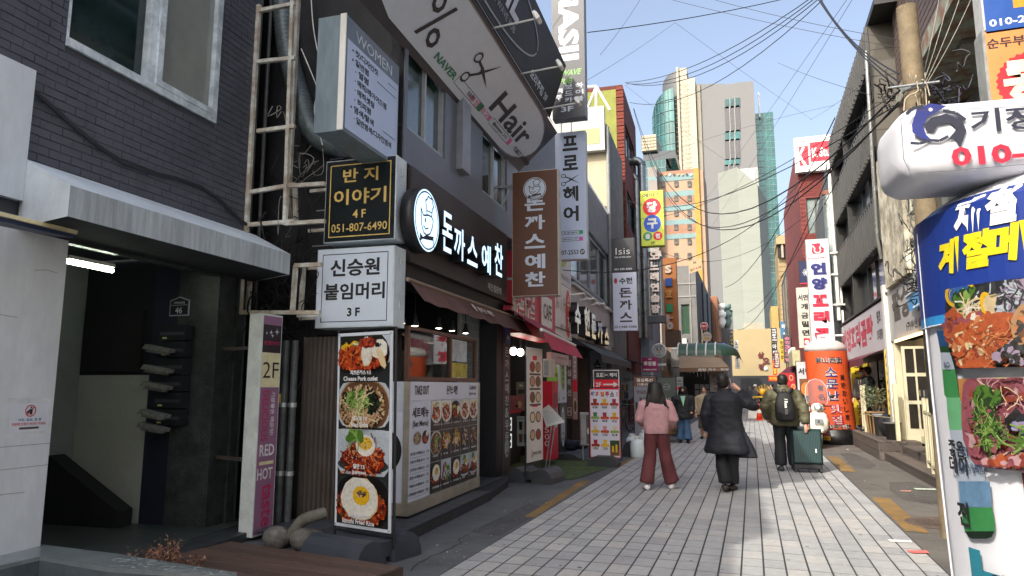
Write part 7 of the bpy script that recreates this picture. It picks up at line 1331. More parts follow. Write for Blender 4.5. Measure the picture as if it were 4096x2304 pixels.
# electric meter box
p = atY(3625, 760, 12.8); q = atY(3690, 855, 12.8); t = thing('meter_box', V((p.x, 12.8, q.z)), 'beige electric meter box with a red and white label behind the pole', 'electric box'); Fm = FX(p.x, 12.6, q.z); m = MB(); m.box(Fm, 0, 0, -.3, q.x-p.x, p.z-q.z, 0, mt('#a9a896', .6, var=.1), bev=.02); m.out('case', t); m = MB(); m.rect(Fm, .02, (p.z-q.z)*.6, .16, (p.z-q.z)*.95, OFFW, .005); m.rect(Fm, .02, (p.z-q.z)*.68, .16, (p.z-q.z)*.76, REDP, .008); m.rect(Fm, .03, .03, .2, (p.z-q.z)*.45, mt('#7a8c88', .6), .005); m.out('label_plate', t)
# blue and orange signs, right top
F, w_, h_ = ysF(3925, -60, 4300, 92, 9.2); sign('blue sign box with the number 010-2840 at the top right corner', F, w_, h_, .3, mt('#27509a', .4, var=.05), mt('#b5b7b5', .5), lambda m, F, w, h: (text(m, F, '010-2840-7', .43, h*.22, .09, OFFW, w=.74), m.rect(F, .32, h*.45, .8, h*.95, mt('#d0922c', .5), .004), text(m, F, 'G', .54, h*.68, h*.4, mt('#27509a', .5), c=.008)), rim=.02)
F, w_, h_ = ysF(3948, 118, 4300, 560, 9.2)
def dr(m, F, w, h):
    text(m, F, '순두부정식', w*.42, h*.87, h*.09, mt('#2a2024', .5), w=w*.75, bold=.03); m.poly(F, [(w*.52+w*.42*(1 if i % 2 else .93)*math.cos(i*.1122), h*.52+h*.25*(1 if i % 2 else .93)*math.sin(i*.1122)) for i in range(56)], mt('#c02030', .5), .004); text(m, F, '콩', w*.48, h*.53, h*.35, mt('#e0d3b5', .5), c=.008, bold=.05); text(m, F, '나라', w*.5, h*.12, h*.2, mt('#2a2024', .5), c=.008, bold=.05)
sign('orange sign box with a red splash and cream Korean letter', F, w_, h_, .3, mt('#c9834a', .5, var=.05), mt('#8a8c88', .5, var=.2), dr, rim=.03)
# vertical signs on the right
F, w_, h_ = ysF(3236, 958, 3330, 1440, 26.3)
def dr(m, F, w, h):
    m.poly(F, [(w*x, h*y) for x, y in ((.25, .96), (.6, .965), (.7, .93), (.78, .92), (.76, .885), (.6, .875), (.3, .875), (.24, .9), (.28, .93))], mt('#b3203c', .5), .004); m.line(F, [(w*x, h*y) for x, y in ((.3, .945), (.38, .925), (.36, .9), (.44, .885), (.58, .885), (.64, .905), (.6, .925), (.66, .945))], w*.05, OFFW, .008)
    text(m, F, 'since1981', w*.45, h*.84, h*.018, mt('#8a2a3c', .5), w=w*.8)
    for ch, y, c_ in (('언', .75, '#1c2470'), ('양', .625, '#1c2470'), ('꼬', .485, '#c21c3c'), ('리', .35, '#c21c3c'), ('곰', .21, '#c21c3c'), ('탕', .07, '#c21c3c')): text(m, F, ch, w*.52, h*y-.02, h*.1, mt('#8b8b92', .5), c=.004, bold=.07, w=w*.66); text(m, F, ch, w*.48, h*y, h*.1, mt(c_, .5), c=.008, bold=.07, w=w*.66)
sg = sign('tall white vertical sign with since1981 and blue and red Korean letters', F, w_, h_, .3, mt('#c9c9d2', .45, var=.03), mt('#a2a39e', .5, var=.1), dr, rim=.015)
for zz in (.2, .45, .7, .88): pole_bars(sg, [(F.pt(w_, h_*zz, -.1), F.pt(w_+.4, h_*zz, -.1)), (F.pt(w_+.3, h_*zz, -.1), F.pt(w_+.3, h_*min(zz+.2, .88), -.1))], .03, OFFW)
F, w_, h_ = ysF(3190, 1150, 3242, 1392, 30)
def dr(m, F, w, h):
    text(m, F, '서면', w*.5, h*.83, h*.1, BLACKP, w=w*.8, bold=.04)
    for ch, y in (('개', .68), ('금', .53), ('밀', .39), ('면', .25)): text(m, F, ch, w*.58, h*y, h*.1, BLACKP, w=w*.55, bold=.05)
    m.rect(F, w*.38, h*.05, w*.85, h*.16, mt('#b3203c', .5), .004); m.ell(F, w*.6, h*.1, w*.17, h*.03, OFFW, .006, 14)
sign('white vertical noodle sign with black Korean letters left of the since1981 sign', F, w_, h_, .25, mt('#b9b6ac', .5, var=.06), mt('#8a5a5c', .5), dr, rim=.01)
F, w_, h_ = ysF(3197, 1045, 3240, 1135, 31); sign('navy square sign with a sunburst mark', F, w_, h_, .25, mt('#1c244c', .4), BLACK, lambda m, F, w, h: (m.rect(F, 0, 0, w, h*.04, REDP, .005), [m.line(F, [(w*.65+w*.2*math.cos(i*.52), h*.5+w*.2*math.sin(i*.52)), (w*.65+w*.36*math.cos(i*.52), h*.5+w*.36*math.sin(i*.52))], w*.04, OFFW, .005) for i in range(12)], m.ell(F, w*.65, h*.5, w*.15, w*.15, OFFW, .005, 12)), rim=.01)
# red brick building with K Stu sign
YB = 34; p0 = atY(3186, 600, YB); p1 = atY(3325, 600, YB); zt_ = atY(3186, 580, YB).z
t = thing('brick_tile_building', (p0.x+1, YB, 0), 'red brick patterned building with a white and red K Stu roof sign', 'building'); F = FX(p0.x, YB, 0); w_ = p1.x-p0.x
BK = mt('#7d3a34', .8, var=.2, scale=8); hs_ = [(w_*.18, 8.6, w_*.72, 10.3), (w_*.42, 4.9, w_*.9, 6.6)]
wallbox(F, w_, zt_, 14, BK, t, hs_); [window(F.at(0, 0, -.1), *q, t, mt('#4c4440', .5) if i == 0 else OFFW, mt('#7f8a86', .1, var=.2), nx=2) for i, q in enumerate(hs_)]
r = MB(); r.box(Fr((0, 0, 0), (1, 0, 0), Z, (0, -1, 0)), 0, 0, 0, .2, .075, .012, mt('#6e2b28', .8, var=.2, scale=8)); me = r.out('brick', mesh_only=True, loc=(0, 0, 0)); n_ = 0; rest = MB(); j = 0; z = 2.8
m = MB(); m.rect(F, 0, 2.8, w_, zt_, mt('#a9948c', .8), .002) if False else None
while z < zt_-.1:
    x = p0.x+.01-(j % 2)*.0+(j % 2)*.11
    while x+.2 < p1.x:
        a = x-p0.x
        if not any(q[0]-.2 < a < q[2]+.02 and q[1]-.08 < z < q[3]+.02 for q in hs_):
            if z > 7 and n_ < 300: ref('brick', me, t, (x, YB, z)); n_ += 1
            else: rest.box(F, a, z, 0, a+.2, z+.075, .012, BK)
        x += .22
    z += .1; j += 1
rest.out('brickwork', t, kind='stuff')
q = ysF(3182, 690, 3322, 548, YB-.4); p = atY(3183, 690, YB-.4); pt_ = atY(3183, 600, YB-.4); F = FX(p.x, YB-.4, p.z); h_ = atY(3183, 570, YB-.4).z-p.z
s_ = thing('roof_sign', F.pt(1, 0), 'white roof sign box with a red K and K Stu lettering', 'sign'); m = MB(); m.box(F, 0, 0, -.35, w_*1.05, h_*1.15, 0, OFFW); m.out('cabinet', s_); w_k = w_
m = MB(); m.rect(F, w_k*.06, h_*.2, w_k*.4, h_*.85, REDP, .004); text(m, F, 'K', w_k*.2, h_*.52, h_*.6, OFFW, w=w_k*.26, c=.008, bold=.03); m.rect(F, w_k*.45, h_*.3, w_k*1.03, h_*.95, REDP, .004); text(m, F, 'K Stu', w_k*.75, h_*.6, h_*.32, OFFW, w=w_k*.5, c=.008, bold=.03); text(m, F, '케이스튜디오', w_k*.25, h_*1.02, h_*.12, mt('#8a4a44', .5), w=w_k*.4); m.out('lettering', s_)
t, F, w_, h_ = slab('dark clad building receding behind the noodle sign', 3170, 985, 3192, 42, 16, mt('#353634', .6))
for k in range(4): m = MB(); m.box(FR(F.o.x-.0, 56-k*3.4, 0), .3, 3.0, -.05, 3.0, h_*.95, .04, mt('#1e2224', .2, spec=.8)); m.out('glass_bay', t)
m = MB(); zt2 = atY(3330, 1010, 29).z; m.add([V((3.05, 33.5, 8.9)), V((3.05, 27.5, 10.0)), V((3.05, 27.5, 7.6)), V((3.05, 33.5, 6.2))], [[0, 1, 2, 3]], mt('#5d605e', .6, var=.2)); m.box(W0, 3.1, 27.0, 0, 7, 33.6, 9.2, mt('#6a6c6a', .7, var=.2)); m.out('low_block', label='plain grey block between the ribbed building and the brick building', cat='building')
# far right row of signs
def vs(label, x0, yt, x1, yb, Y, col, draw, group=None): F, w_, h_ = ysF(x0, yt, x1, yb, Y); return sign(label, F, w_, h_, .25, mt(col, .5, var=.04), mt(col, .5, var=.04), draw, rim=.01)
vt = lambda s, c_, x=.5, sp=.9, wf=.7: (lambda m, F, w, h: text(m, F, s, w*x, h*.5, h*sp/len(s)*.82, mt(c_, .5), vert=True, step=h*sp/len(s), w=w*wf, bold=.04))
vs('black vertical phone repair sign in the far right row', 3085, 1312, 3108, 1368, 60, '#1e1f24', vt('아이폰수리', '#d9d9d9')); vs('black vertical sign under the phone repair sign', 3088, 1370, 3110, 1452, 59, '#1b1c22', vt('아이폰', '#d9d9d9'))
vs('blue hanging sign in the far right row', 3122, 1286, 3166, 1356, 57, '#3d7096', lambda m, F, w, h: (text(m, F, '아이', w*.42, h*.72, h*.28, OFFW, w=w*.6, bold=.03), text(m, F, '수', w*.45, h*.32, h*.25, OFFW, bold=.03)))
vs('yellow vertical menu sign in the far right row', 3120, 1356, 3136, 1443, 50, '#d0b43a', vt('순대국밥', '#3a3020')); vs('dark vertical sign with pink Korean letters for pork soup', 3135, 1340, 3166, 1452, 47, '#46423e', vt('송정3대국밥', '#c97a9c'))
vs('dark red vertical sign with white pork soup letters', 3096, 1410, 3118, 1472, 52, '#5c1c24', vt('원조돼지국밥', '#e0d8d0')); vs('orange red vertical strip sign behind the dark red one', 3092, 1440, 3108, 1500, 55, '#c2401c', vt('국밥', '#e0c23a')); vs('low orange sign with yellow letters at the end of the street', 3074, 1503, 3112, 1525, 54, '#c03a18', lambda m, F, w, h: text(m, F, '돼지국밥', w/2, h/2, h*.6, mt('#e0c03a', .5), w=w*.8, bold=.03))
round_sign('white round rice cake sign with a red word', 3176, 1412, 24, 44, mt('#c4c4bf', .5), lambda m, F, r: (text(m, F, '이호국민', 0, r*.35, r*.28, BLACKP, w=r*1.2, c=.09), text(m, F, '떡볶이', 0, -r*.25, r*.48, mt('#a02838', .5), w=r*1.4, c=.09, bold=.03)))
t = thing('maroon_canopy', atY(3145, 1480, 46), 'maroon peaked market canopy at the far right', 'canopy'); q = [atY(3108, 1498, 48), atY(3180, 1475, 44), atY(3172, 1450, 45), atY(3118, 1490, 49)]; m = MB(); q = [atY(3105, 1508, 46), atY(3182, 1488, 43), atY(3172, 1448, 45)]; m.add(q+[q[2]+V((1.5, 2, 0))], [[0, 1, 2], [1, 3, 2]], mt('#5c2434', .8)); m.out('cover', t)
vs('wide red food banner with bowls at the far right', 3118, 1492, 3182, 1570, 43, '#b3242c', lambda m, F, w, h: ([m.ell(F, w*x, h*y, w*.13, h*.14, FCOL['cream'], .004, 14) for x, y in ((.2, .6), (.75, .75), (.85, .3))], [m.ell(F, w*x, h*y, w*.1, h*.11, FCOL[c_], .006, 14) for x, y, c_ in ((.2, .6, 'grn'), (.75, .75, 'red'), (.85, .3, 'org'))]))
t, F, w_, h_ = slab('cream market awning frame between the far right signs', 3168, 1400, 3262, 40, 4, mt('#b5b08c', .6), 'awning', 1462, 'awning')
def d1(m, F, w, h): text(m, F, '서면', w*.45, h*.86, h*.1, BLACKP, w=w*.75, c=.004, bold=.04); m.rect(F, w*.12, h*.35, w*.95, h*.75, FCOL['brn'], .003); m.ell(F, w*.5, h*.58, w*.38, h*.13, FCOL['dgry'], .004); m.ell(F, w*.5, h*.6, w*.32, h*.1, FCOL['org'], .006); text(m, F, '도가', w*.5, h*.22, h*.13, mt('#a02840', .5), w=w*.6, c=.004)
banner('tall white noodle banner with a bowl photo left of the orange drum', 3193, 1448, 3262, 1720, 26.5, mt('#b9b9bd', .5), d1)
# orange inflatable drum
t = thing('inflatable_drum', (2.2, 21.7, 0), 'orange inflatable drum sign with Korean and Chinese lettering on a black base', 'inflatable sign')
CX, CY_, RD = 2.17, 21.9, .585; m = MB(); m.lathe((CX, CY_, 0), [(.62, 0), (.64, .05), (.64, .3), (.6, .33), (.6, .38), (.57, .42)], mt('#17181a', .4), 36); m.out('base', t)
OR = mt('#cc5226', .55, var=.05, scale=1.5); lean = -.045
def orp(b): return RD-.02*(b/3)
class CylL(Cyl):
    def pt(s, a, b, c=0.0): p = Cyl.pt(s, a, b, c); p.x += lean*b; return p
CO = CylL((CX, CY_, 0), RD, az=R(-2), rf=orp); nst = 22
m = MB(); m.loft([[CO.pt(RD*6.2832*j/36, z+.008*math.sin(j*2.1+z*9), 0) for j in range(36)] for z in [.42+i*.145 for i in range(16)]], OR, False); m.out('orange_body', t)
m = MB(); zT = .42+15*.145; m.loft([[CO.pt(RD*6.2832*j/36, zT+h, 0)*k+V((CX+lean*zT, CY_, zT+h))*(1-k) for j in range(36)] for h, k in ((0, 1), (.12, .98), (.22, .86), (.3, .62), (.33, .2))], mt('#c9c3bf', .6), True); m.out('white_cap', t)
m = MB(); WHI = mt('#d5d2d0', .5); BLU = mt('#27306c', .5); PR = mt('#b5243c', .5)
def ol(s, a, b, h, c_, **k): text(m, CO, s, a, b, h, WHI, c=.012, bold=.06, **k); text(m, CO, s, a, b, h, c_, c=.02, bold=.015, **k)
ol('釜山西面', .03, 2.33, .17, BLACKP, w=.72)
for i, ch in enumerate('소문난'): ol(ch, .05, 2.0-.33*i, .26, BLU, w=.3)
for i, ch in enumerate('맛집'): ol(ch, .08, .98-.31*i, .26, PR, w=.3)
for i, ch in enumerate('有名之家'): text(m, CO, ch, -.27, 1.55-.25*i, .18, BLACKP, c=.012, w=.18, bold=.02)
for i, ch in enumerate('美味おいし店'): text(m, CO, ch, .36, 1.85-.22*i, .16, BLACKP, c=.012, w=.14, bold=.02)
ol('45年 傳統', .12, .5, .13, BLACKP, w=.62); m.out('lettering', t)
m = MB(); text(m, Cyl((CX, CY_, 0), .64), '정원기획', -.28, .17, .05, BLACKP, c=.012, w=.12); m.rect(Cyl((CX, CY_, 0), .64), -.37, .12, -.18, .24, mt('#c99a1c', .5), .006, nx=3); m.out('sticker', t)
# ---- deck with planks (parts) ----
t = thing('timber_deck', (3.2, 17, 0), 'two level grey timber deck along the restaurants on the right', 'deck')
DG = [mt(c, .75, var=.2, scale=5, stretch=(4, 1, 4), bump=.3) for c in ('#5f5650', '#675d55', '#564e49')]
for i in range(5): m = MB(); x = 2.65+i*.14; m.box(W0, x+.003, 9.4, .14, x+.137, 17.2, .17, DG[i % 3]); m.out('plank', t)
for i in range(6): m = MB(); x = 2.55+i*.14; m.box(W0, x+.003, 17.2, .38, x+.137, 22.6, .41, DG[(i+1) % 3]); m.out('plank', t)
m = MB(); m.box(W0, 2.66, 9.4, .0, 2.68, 17.2, .138, DG[2]); m.out('fascia_board', t)
for k in range(2): m = MB(); m.box(W0, 2.56, 17.22, .01+.19*k, 2.58, 22.6, .19+.185*k, DG[k]); m.out('fascia_board', t); m = MB(); m.box(W0, 2.58, 17.2, .01+.19*k, 3.4, 17.22, .19+.185*k, DG[k+1]); m.out('fascia_board', t)
m = MB(); m.box(W0, 3.0, 12.5, .17, 3.5, 17.1, .33, DG[0]); m.out('step', t)
# slatted gates and posts
CRM = mt('#cdc6a8', .5, var=.08, scale=3)
def gate(label, y0, y1, x, z0, h, n, group='cream slatted gates on the deck'):
    t = thing('slatted_gate', (x, (y0+y1)/2, z0), label, 'gate', group); F = Fr((x, y0, z0), (0, -1, 0), Z, (-1, 0, 0)); w = y0-y1
    for a in (0, w-.07): m = MB(); m.box(F, a, 0, -.07, a+.07, h+.28, 0, CRM, bev=.005); m.out('post', t); m = MB(); m.box(F, a-.015, h+.28, -.085, a+.085, h+.42, .015, BLACK); m.rect(F, a+.0, h+.3, a+.07, h+.4, CRM, .018); m.out('post_lamp', t)
    m = MB(); m.box(F, .07, h, -.06, w-.07, h+.05, 0, CRM); m.out('rail', t); m = MB(); m.box(F, .07, .1, -.06, w-.07, .15, 0, CRM); m.out('rail', t)
    for i in range(n): m = MB(); a = .12+(w-.24)*i/n; m.box(F, a, .15, -.05, a+.05, h, -.01, CRM); m.out('slat', t)
gate('nearest cream slatted gate with two black capped posts', 13.25, 12.15, 2.72, .17, .95, 7); gate('second cream slatted gate behind the nearest one', 14.2, 13.35, 2.85, .17, .95, 5)
gate('far pair of cream posts with slats by the yellow panel', 20.9, 20.45, 2.75, .41, .95, 2)
m = MB(); m.box(W0, 2.95, 17.35, .41, 3.03, 17.43, 1.65, CRM); m.out('post', label='single cream post in front of the white column', cat='post')
# plants and pots
def pot(label, x, y, z, r, h, mm, cat='pot', ribs=0):
    t = thing('plant_pot', (x, y, z), label, cat); m = MB(); m.lathe((x, y, z), [(r*.8, 0), (r, h*.92), (r*1.1, h*.92), (r*1.1, h), (r*.95, h), (r*.9, h*.85)], mm, 20); m.out('pot', t)
    if ribs:
        for i in range(16): m = MB(); a = i*.3927; m.tube([V((x+math.cos(a)*r*.86, y+math.sin(a)*r*.86, z)), V((x+math.cos(a)*r*1.03, y+math.sin(a)*r*1.03, z+h))], .02, mt('#8a6f4c', .7), 4); m.out('slat', t)
    return t
def leafy(t, c, R_, n, mats_, seed, sz=(.02, .045), stems=9):
    rd = random.Random(seed); lv = MB(); st = MB()
    for i in range(stems):
        a = rd.uniform(0, 6.28); e = c+V((math.cos(a)*R_*rd.uniform(.3, .9), math.sin(a)*R_*rd.uniform(.3, .9), R_*rd.uniform(.1, 1.1))); b = c+V((0, 0, -R_*1.2)); st.tube([b, b.lerp(e, .5)+V((0, 0, .04)), e], [.012, .008, .003], mt('#5c5040', .8), 5)
        for k in range(n//stems):
            p = (b.lerp(e, rd.uniform(.45, 1.05)))+V([rd.gauss(0, R_*.2) for _ in range(3)]); u = V([rd.gauss(0, 1) for _ in range(3)]).normalized(); v = u.orthogonal().normalized(); s = rd.uniform(*sz); lv.add([p-u*s, p+v*s*.35, p+u*s, p-v*s*.35], [[0, 1, 2, 3]], rd.choice(mats_))
    st.out('trunk', t); lv.out('foliage', t, kind='stuff')
OL = [mt(c, .6) for c in ('#5c6a44', '#6f7a52', '#48543a', '#7f8560')]
t = pot('silvery green olive bush in a slatted wooden pot on the deck', 2.95, 20.0, .41, .22, .55, mt('#8a6f4c', .7), 'potted plant', 1); leafy(t, V((2.95, 20.0, 1.35)), .42, 620, OL, 4)
pot('tall grey metal pot beside the slatted wooden pot', 2.95, 19.0, .41, .2, .52, mt('#7c7f80', .6, var=.1)); 
t = pot('grey plastic pot with a thin bare stem on the deck', 2.95, 17.75, .41, .17, .38, mt('#5a5a58', .6)); m = MB(); m.tube([V((2.95, 17.75, .7)), V((2.93, 17.75, 1.5))], .01, mt('#8a8a70', .7), 5); m.out('stem', t)
m = MB(); m.tube([V((2.75, 20.7, .9)), V((2.75, 19, .88)), V((2.95, 17.4, .9))], .008, mt('#b5b08c', .6), 4); m.out('rope', label='thin cord strung along the deck edge', cat='rope')
m = MB(); m.ball((3.1, 18.7, .7), .3, .5, .3, mt('#1d2024', .5), 12, 8); m.out('covered_heap', label='black covered heap behind the pots on the deck', cat='cover')
t = thing('plastic_basket', (2.7, 11.6, .17), 'black perforated plastic basket at the deck edge by the pole', 'basket'); m = MB(); 
for k in range(7): r = .14+.012*k; m.tube([V((2.72+r*math.cos(i*.524)*1.1, 11.7+r*math.sin(i*.524), .17+.045*k)) for i in range(13)], .008, BLACK, 4, caps=False)
for i in range(16): a = i*.3927; m.tube([V((2.72+.14*1.1*math.cos(a), 11.7+.14*math.sin(a), .17)), V((2.72+.212*1.1*math.cos(a), 11.7+.212*math.sin(a), .45))], .007, BLACK, 4)
m.out('lattice', t, kind='stuff'); m = MB(); m.lathe((2.72, 11.7, .17), [(.12, .01), (.12, .02)], BLACK, 12); m.out('bottom', t)
# ======================= concrete pole with wires =======================
PX, PY = 1.935, 8.67
t = thing('concrete_pole', (PX, PY, 0), 'round concrete utility pole with dark sleeve and tangled cables', 'utility pole')
PC_ = mt('#82745c', .85, var=.25, scale=5, bump=.6); m = MB(); m.tube([V((PX, PY, 0)), V((PX+.01, PY, 3)), V((PX-.01, PY, 6.0))], [.122, .115, .108], PC_, 20); m.out('shaft', t)
m = MB(); m.tube([V((PX, PY, 1.3)), V((PX+.005, PY, 3.1))], [.128, .124], mt('#1b1a19', .6, var=.35, scale=9, col2='#3c3833'), 20); m.out('dark_sleeve', t)
for k, z in enumerate((4.35, 4.55, 4.95)): m = MB(); m.lathe((PX, PY, z), [(.12, 0), (.125, .01), (.125, .05), (.12, .06)], STEEL, 20); m.tube([V((PX-.3*(k != 1), PY-.14, z+.03)), V((PX+.22, PY-.14, z+.03))], .015, STEEL, 6); m.out('clamp', t)
m = MB(); m.box(W0, PX-.13, PY-.5, 3.5, PX-.03, PY-.2, 3.55, OFFW) if False else m.tube([V((PX-.06, PY-.13, .0)), V((PX-.06, PY-.13, 2.0))], .012, mt('#4a4540', .7), 5); m.out('earth_wire', t)
HUB = V((PX-.17, PY-.1, 4.95)); tangle('cable_tangle', 'knot of black splices and cables left of the concrete pole top', HUB+V((-.12, 0, -.05)), .05, .04, .09, 9, .007, seed=11); tangle('cable_tangle', 'big dark coil of cables right of the concrete pole', V((PX+.42, PY+.3, 5.0)), .06, .05, .12, 15, .011, [CABLE, mt('#14182c', .5)], seed=12); tangle('cable_tangle', 'loose cables running down the concrete pole below the splices', V((PX-.02, PY-.15, 4.4)), .05, .03, .28, 18, .007, [CABLE, mt('#a89f8c', .6)], seed=13)
tangle('cable_tangle', 'loops of grey cable behind the pole beside the grey letter fascia', atY(3655, 930, 12.4), .06, .04, .22, 22, .007, [CABLE, mt('#6c6c68', .6)], seed=14); tangle('cable_tangle', 'coil of dark cable on the grey letter fascia', atY(3665, 1130, 11.5), .07, .05, .12, 16, .008, seed=15)
m = MB(); m.lathe(V((PX+.33, PY-.0, 4.63)), [(.04, 0), (.04, .03)], mt('#c99a2a', .5), 12, ax=FX(0, 0)); m.out('yellow_tag', label='yellow round cable tag beside the concrete pole', cat='tag')
cab = 0
def cable(p, q, sag, r, label, n=14, mat=CABLE):
    pts = [p.lerp(q, i/n)-Z*(sag*4*(i/n)*(1-i/n)) for i in range(n+1)]; m = MB(); m.tube(pts, r*.62, mat, 5); m.out('overhead_cable', label=label, cat='cable', group='overhead cables')
H0 = V((PX-.15, PY, 5.25)); far_ = [((2500, 330), 26, 'black cable from the pole bundle to the left brick building'), ((2505, 335), 26, 'black cable just under the first one to the left brick building'), ((2510, 334), 26.5, 'black cable third to the left brick building'), ((2520, 410), 30, 'long thin black cable below the three to the left')]
TOPP = atY(3275, -30, 16)
for k, ((x, y), Y, lb) in enumerate(far_): cable(TOPP+V((.1*k, 0, 0)), atY(x, y, Y), .5+.15*k, .018, lb)
cable(atY(2100, -20, 12), TOPP, -.1, .014, 'thin cable along the top edge of the picture'); cable(atY(2350, 130, 13), atY(3280, -40, 17), .1, .016, 'black cable from the pub sign bracket to the upper right')
lab = iter(['thick cable from the upper left down to the pole splices', 'second thick cable from the upper left to the pole splices', 'third cable from the upper left to the pole splices'])
for k in range(3): cable(atY(3262+k*6, -20, 15+k), HUB+V((0, 0, .1*k)), .15+.05*k, .016, next(lab))
spec_ = [((2535, 433), 31, HUB, 3.0, .02, 'long sagging double cable crossing before the towers'), ((2534, 436), 31.5, HUB+V((0, .1, -.1)), 3.35, .018, 'its slightly lower twin crossing before the towers'), ((2598, 645), 33, HUB+V((0, 0, -.15)), 2.3, .016, 'sagging cable below the double one'),
 ((2440, 760), 25, HUB+V((-.1, 0, -.2)), .9, .012, 'thin cable from the left ribbed parapet to the pole'), ((2250, 1080), 14, atX(3330, 560, 3.0), 1.4, .016, 'dark cable sagging low across the street'), ((2430, 855), 24.5, HUB, .7, .009, 'fine cable from the billiards sign towards the pole'),
 ((2900, 1150), 60, atX(3340, 470, 3.05), 1.2, .03, 'cable rising from the far street to the ribbed building'), ((2950, 1320), 70, atX(3345, 620, 3.05), 1.5, .03, 'second cable rising from the far street'), ((2990, 1250), 66, atX(3360, 700, 3.05), .8, .025, 'third cable rising from the far street'),
 ((2600, 980), 34, atX(3330, 760, 3.05), 1.6, .014, 'thin sagging cable under the peach hotel'), ((2560, 655), 33, atX(3340, 420, 3.1), -.2, .008, 'fine straight wire before the grey tower')]
for (x, y), Y, q, sg_, r, lb in spec_: cable(atY(x, y, Y), q, sg_, r, lb, 20)
for k, ((x0, y0, Y_), (x1, y1, Y2)) in enumerate((((2400, 220, 14), (2560, 0, 14)), ((2350, 320, 13), (2700, 90, 20)), ((2700, 90, 20), (3250, 480, 30)), ((2500, 340, 26), (2900, 640, 30)), ((3400, -20, 12), (2800, 830, 40)), ((3420, -20, 12), (2850, 900, 42)), ((2690, 0, 14), (3620, 195, 12)), ((2860, 0, 14), (3600, 160, 12)), ((3240, 480, 30), (3500, 300, 14)), ((3110, 250, 22), (3480, 380, 12)))): cable(atY(x0, y0, Y_), atY(x1, y1, Y2), .05, .007, ['fine wire left of the pub sign', 'fine wire rising right of the pub sign', 'fine diagonal wire across the blue sky', 'fine wire before the curved glass tower', 'long fine diagonal wire from the upper right', 'second fine diagonal wire from the upper right', 'fine wire near the top of the sky to the pole', 'fine wire just above it to the pole', 'fine wire ending in a loop', 'short fine wire near the ribbed building roof'][k])
cable(V((PX+.2, PY-.1, 4.75)), atY(4300, 470, 7.0), .1, .022, 'thick black cable leaving the pole to the right')
for k, (x, y) in enumerate(((3760, -30), (3800, -30), (3850, -40), (3900, -40))): cable(V((PX+.05+.02*k, PY-.1, 5.0)), atY(x, y, 10), .05, .008, ['first', 'second', 'third', 'fourth'][k]+' pale wire climbing the tiled wall from the pole', mat=mt('#8c8880', .6))
# telecom height plate hanging from the low cable
F, w_, h_ = ysF(2758, 1046, 2812, 1092, 24); F = Fr(F.o, (1, 0, .3), (-.1, 0, 1)); t = thing('height_plate', F.pt(w_/2, 0), 'small beige plate reading kt and 4.5M hanging from a cable', 'plate'); m = MB(); m.box(F, 0, 0, -.01, w_, h_, 0, mt('#b09a78', .7)); m.out('plate', t); m = MB(); text(m, F, 'kt', w_*.5, h_*.77, h_*.22, BLACKP, c=.004, bold=.03); text(m, F, '높이 4.5M', w_*.5, h_*.25, h_*.2, mt('#7c2c24', .6), w=w_*.85, c=.004, bold=.02); m.out('lettering', t)
# ======================= big inflatable in the right foreground =======================
t = thing('inflatable_column', (2.0, 4.7, 0), 'huge white inflatable column with blue band, food photos and a green bottle', 'inflatable sign')
IC = V((1.87, 4.75, 0)); IR = .86
def irf(b): # radius profile
    return IR-.045*(1-b/2.35)**2 if b < 2.56 else IR*max(.3, 1-.85*min(1, (b-2.56)/.46)**1.1)
CI = Cyl(IC, IR, az=R(-24), rf=irf); WI = mt('#c9cbd2', .45, var=.03, scale=1.2, bump=.15)
def wob(a, b): return .008*MN.noise(V((a*.7, b*3, 0)))+.004*MN.noise(V((a*3, b*2, 5)))+.009*math.sin(a*2.4)*math.exp(-((b-2.66)/.1)**2)
zz = [0, .1, .4, .7, 1, 1.3, 1.6, 1.8, 1.9, 2.0, 2.1, 2.2, 2.3, 2.4, 2.48, 2.5, 2.65, 2.78, 2.88, 2.96, 3.02, 3.05]; n = 72
m = MB(); m.loft([[CI.pt(IR*6.2832*j/n, z, wob(j, z)-.016) for j in range(n)] for z in zz], WI); m.out('body', t)
for zs in (1.925, 2.62): m = MB(); m.tube([CI.pt(IR*6.2832*j/n, zs, .004) for j in range(n+1)], .005, WI, 5, caps=False); m.out('seam', t)
m = MB(); m.tube([CI.pt(-.98, z, .004) for z in zz], .006, WI, 5); m.out('seam', t)
BLB = mt('#16307c', .45, var=.04); m = MB()
for i in range(11):
    z0, z1 = 1.98+i*.058, 1.98+(i+1)*.058
    for j in range(40): a0, a1 = -1.5+j*.085, -1.5+(j+1)*.085; m.poly(CI, [(a0, z0), (a1, z0), (a1, z1), (a0, z1)], BLB, .006)
for j in range(40): a0, a1 = -1.5+j*.085, -1.5+(j+1)*.085; m.poly(CI, [(a0, 1.925), (a1, 1.925), (a1, 1.98), (a0, 1.98)], mt('#2f86c4', .45), .006)
m.out('blue_band', t)
def cpos(x, y):  # photograph pixel -> (arc, height) on the drum
    r = ray(x, y); o = CAMP-IC; a = r.x**2+r.y**2; b = 2*(o.x*r.x+o.y*r.y); c = o.x**2+o.y**2-(IR)**2; d = b*b-4*a*c
    k = (-b-math.sqrt(max(0, d)))/(2*a); p = CAMP+r*k-IC; th = math.atan2(p.x, -p.y); return (th-CI.az)*IR, p.z
YL = mt('#d8c41e', .45); GAIN = .62; FK = FCOL; FCOL = {k: mt(v, .5, var=.15, scale=30) for k, v in {**FHEX, 'red2': '#b4572e', 'meat': '#94505c', 'red': '#8c3c2a', 'pink': '#c49aa0', 'org': '#c98050'}.items()}; m = MB()
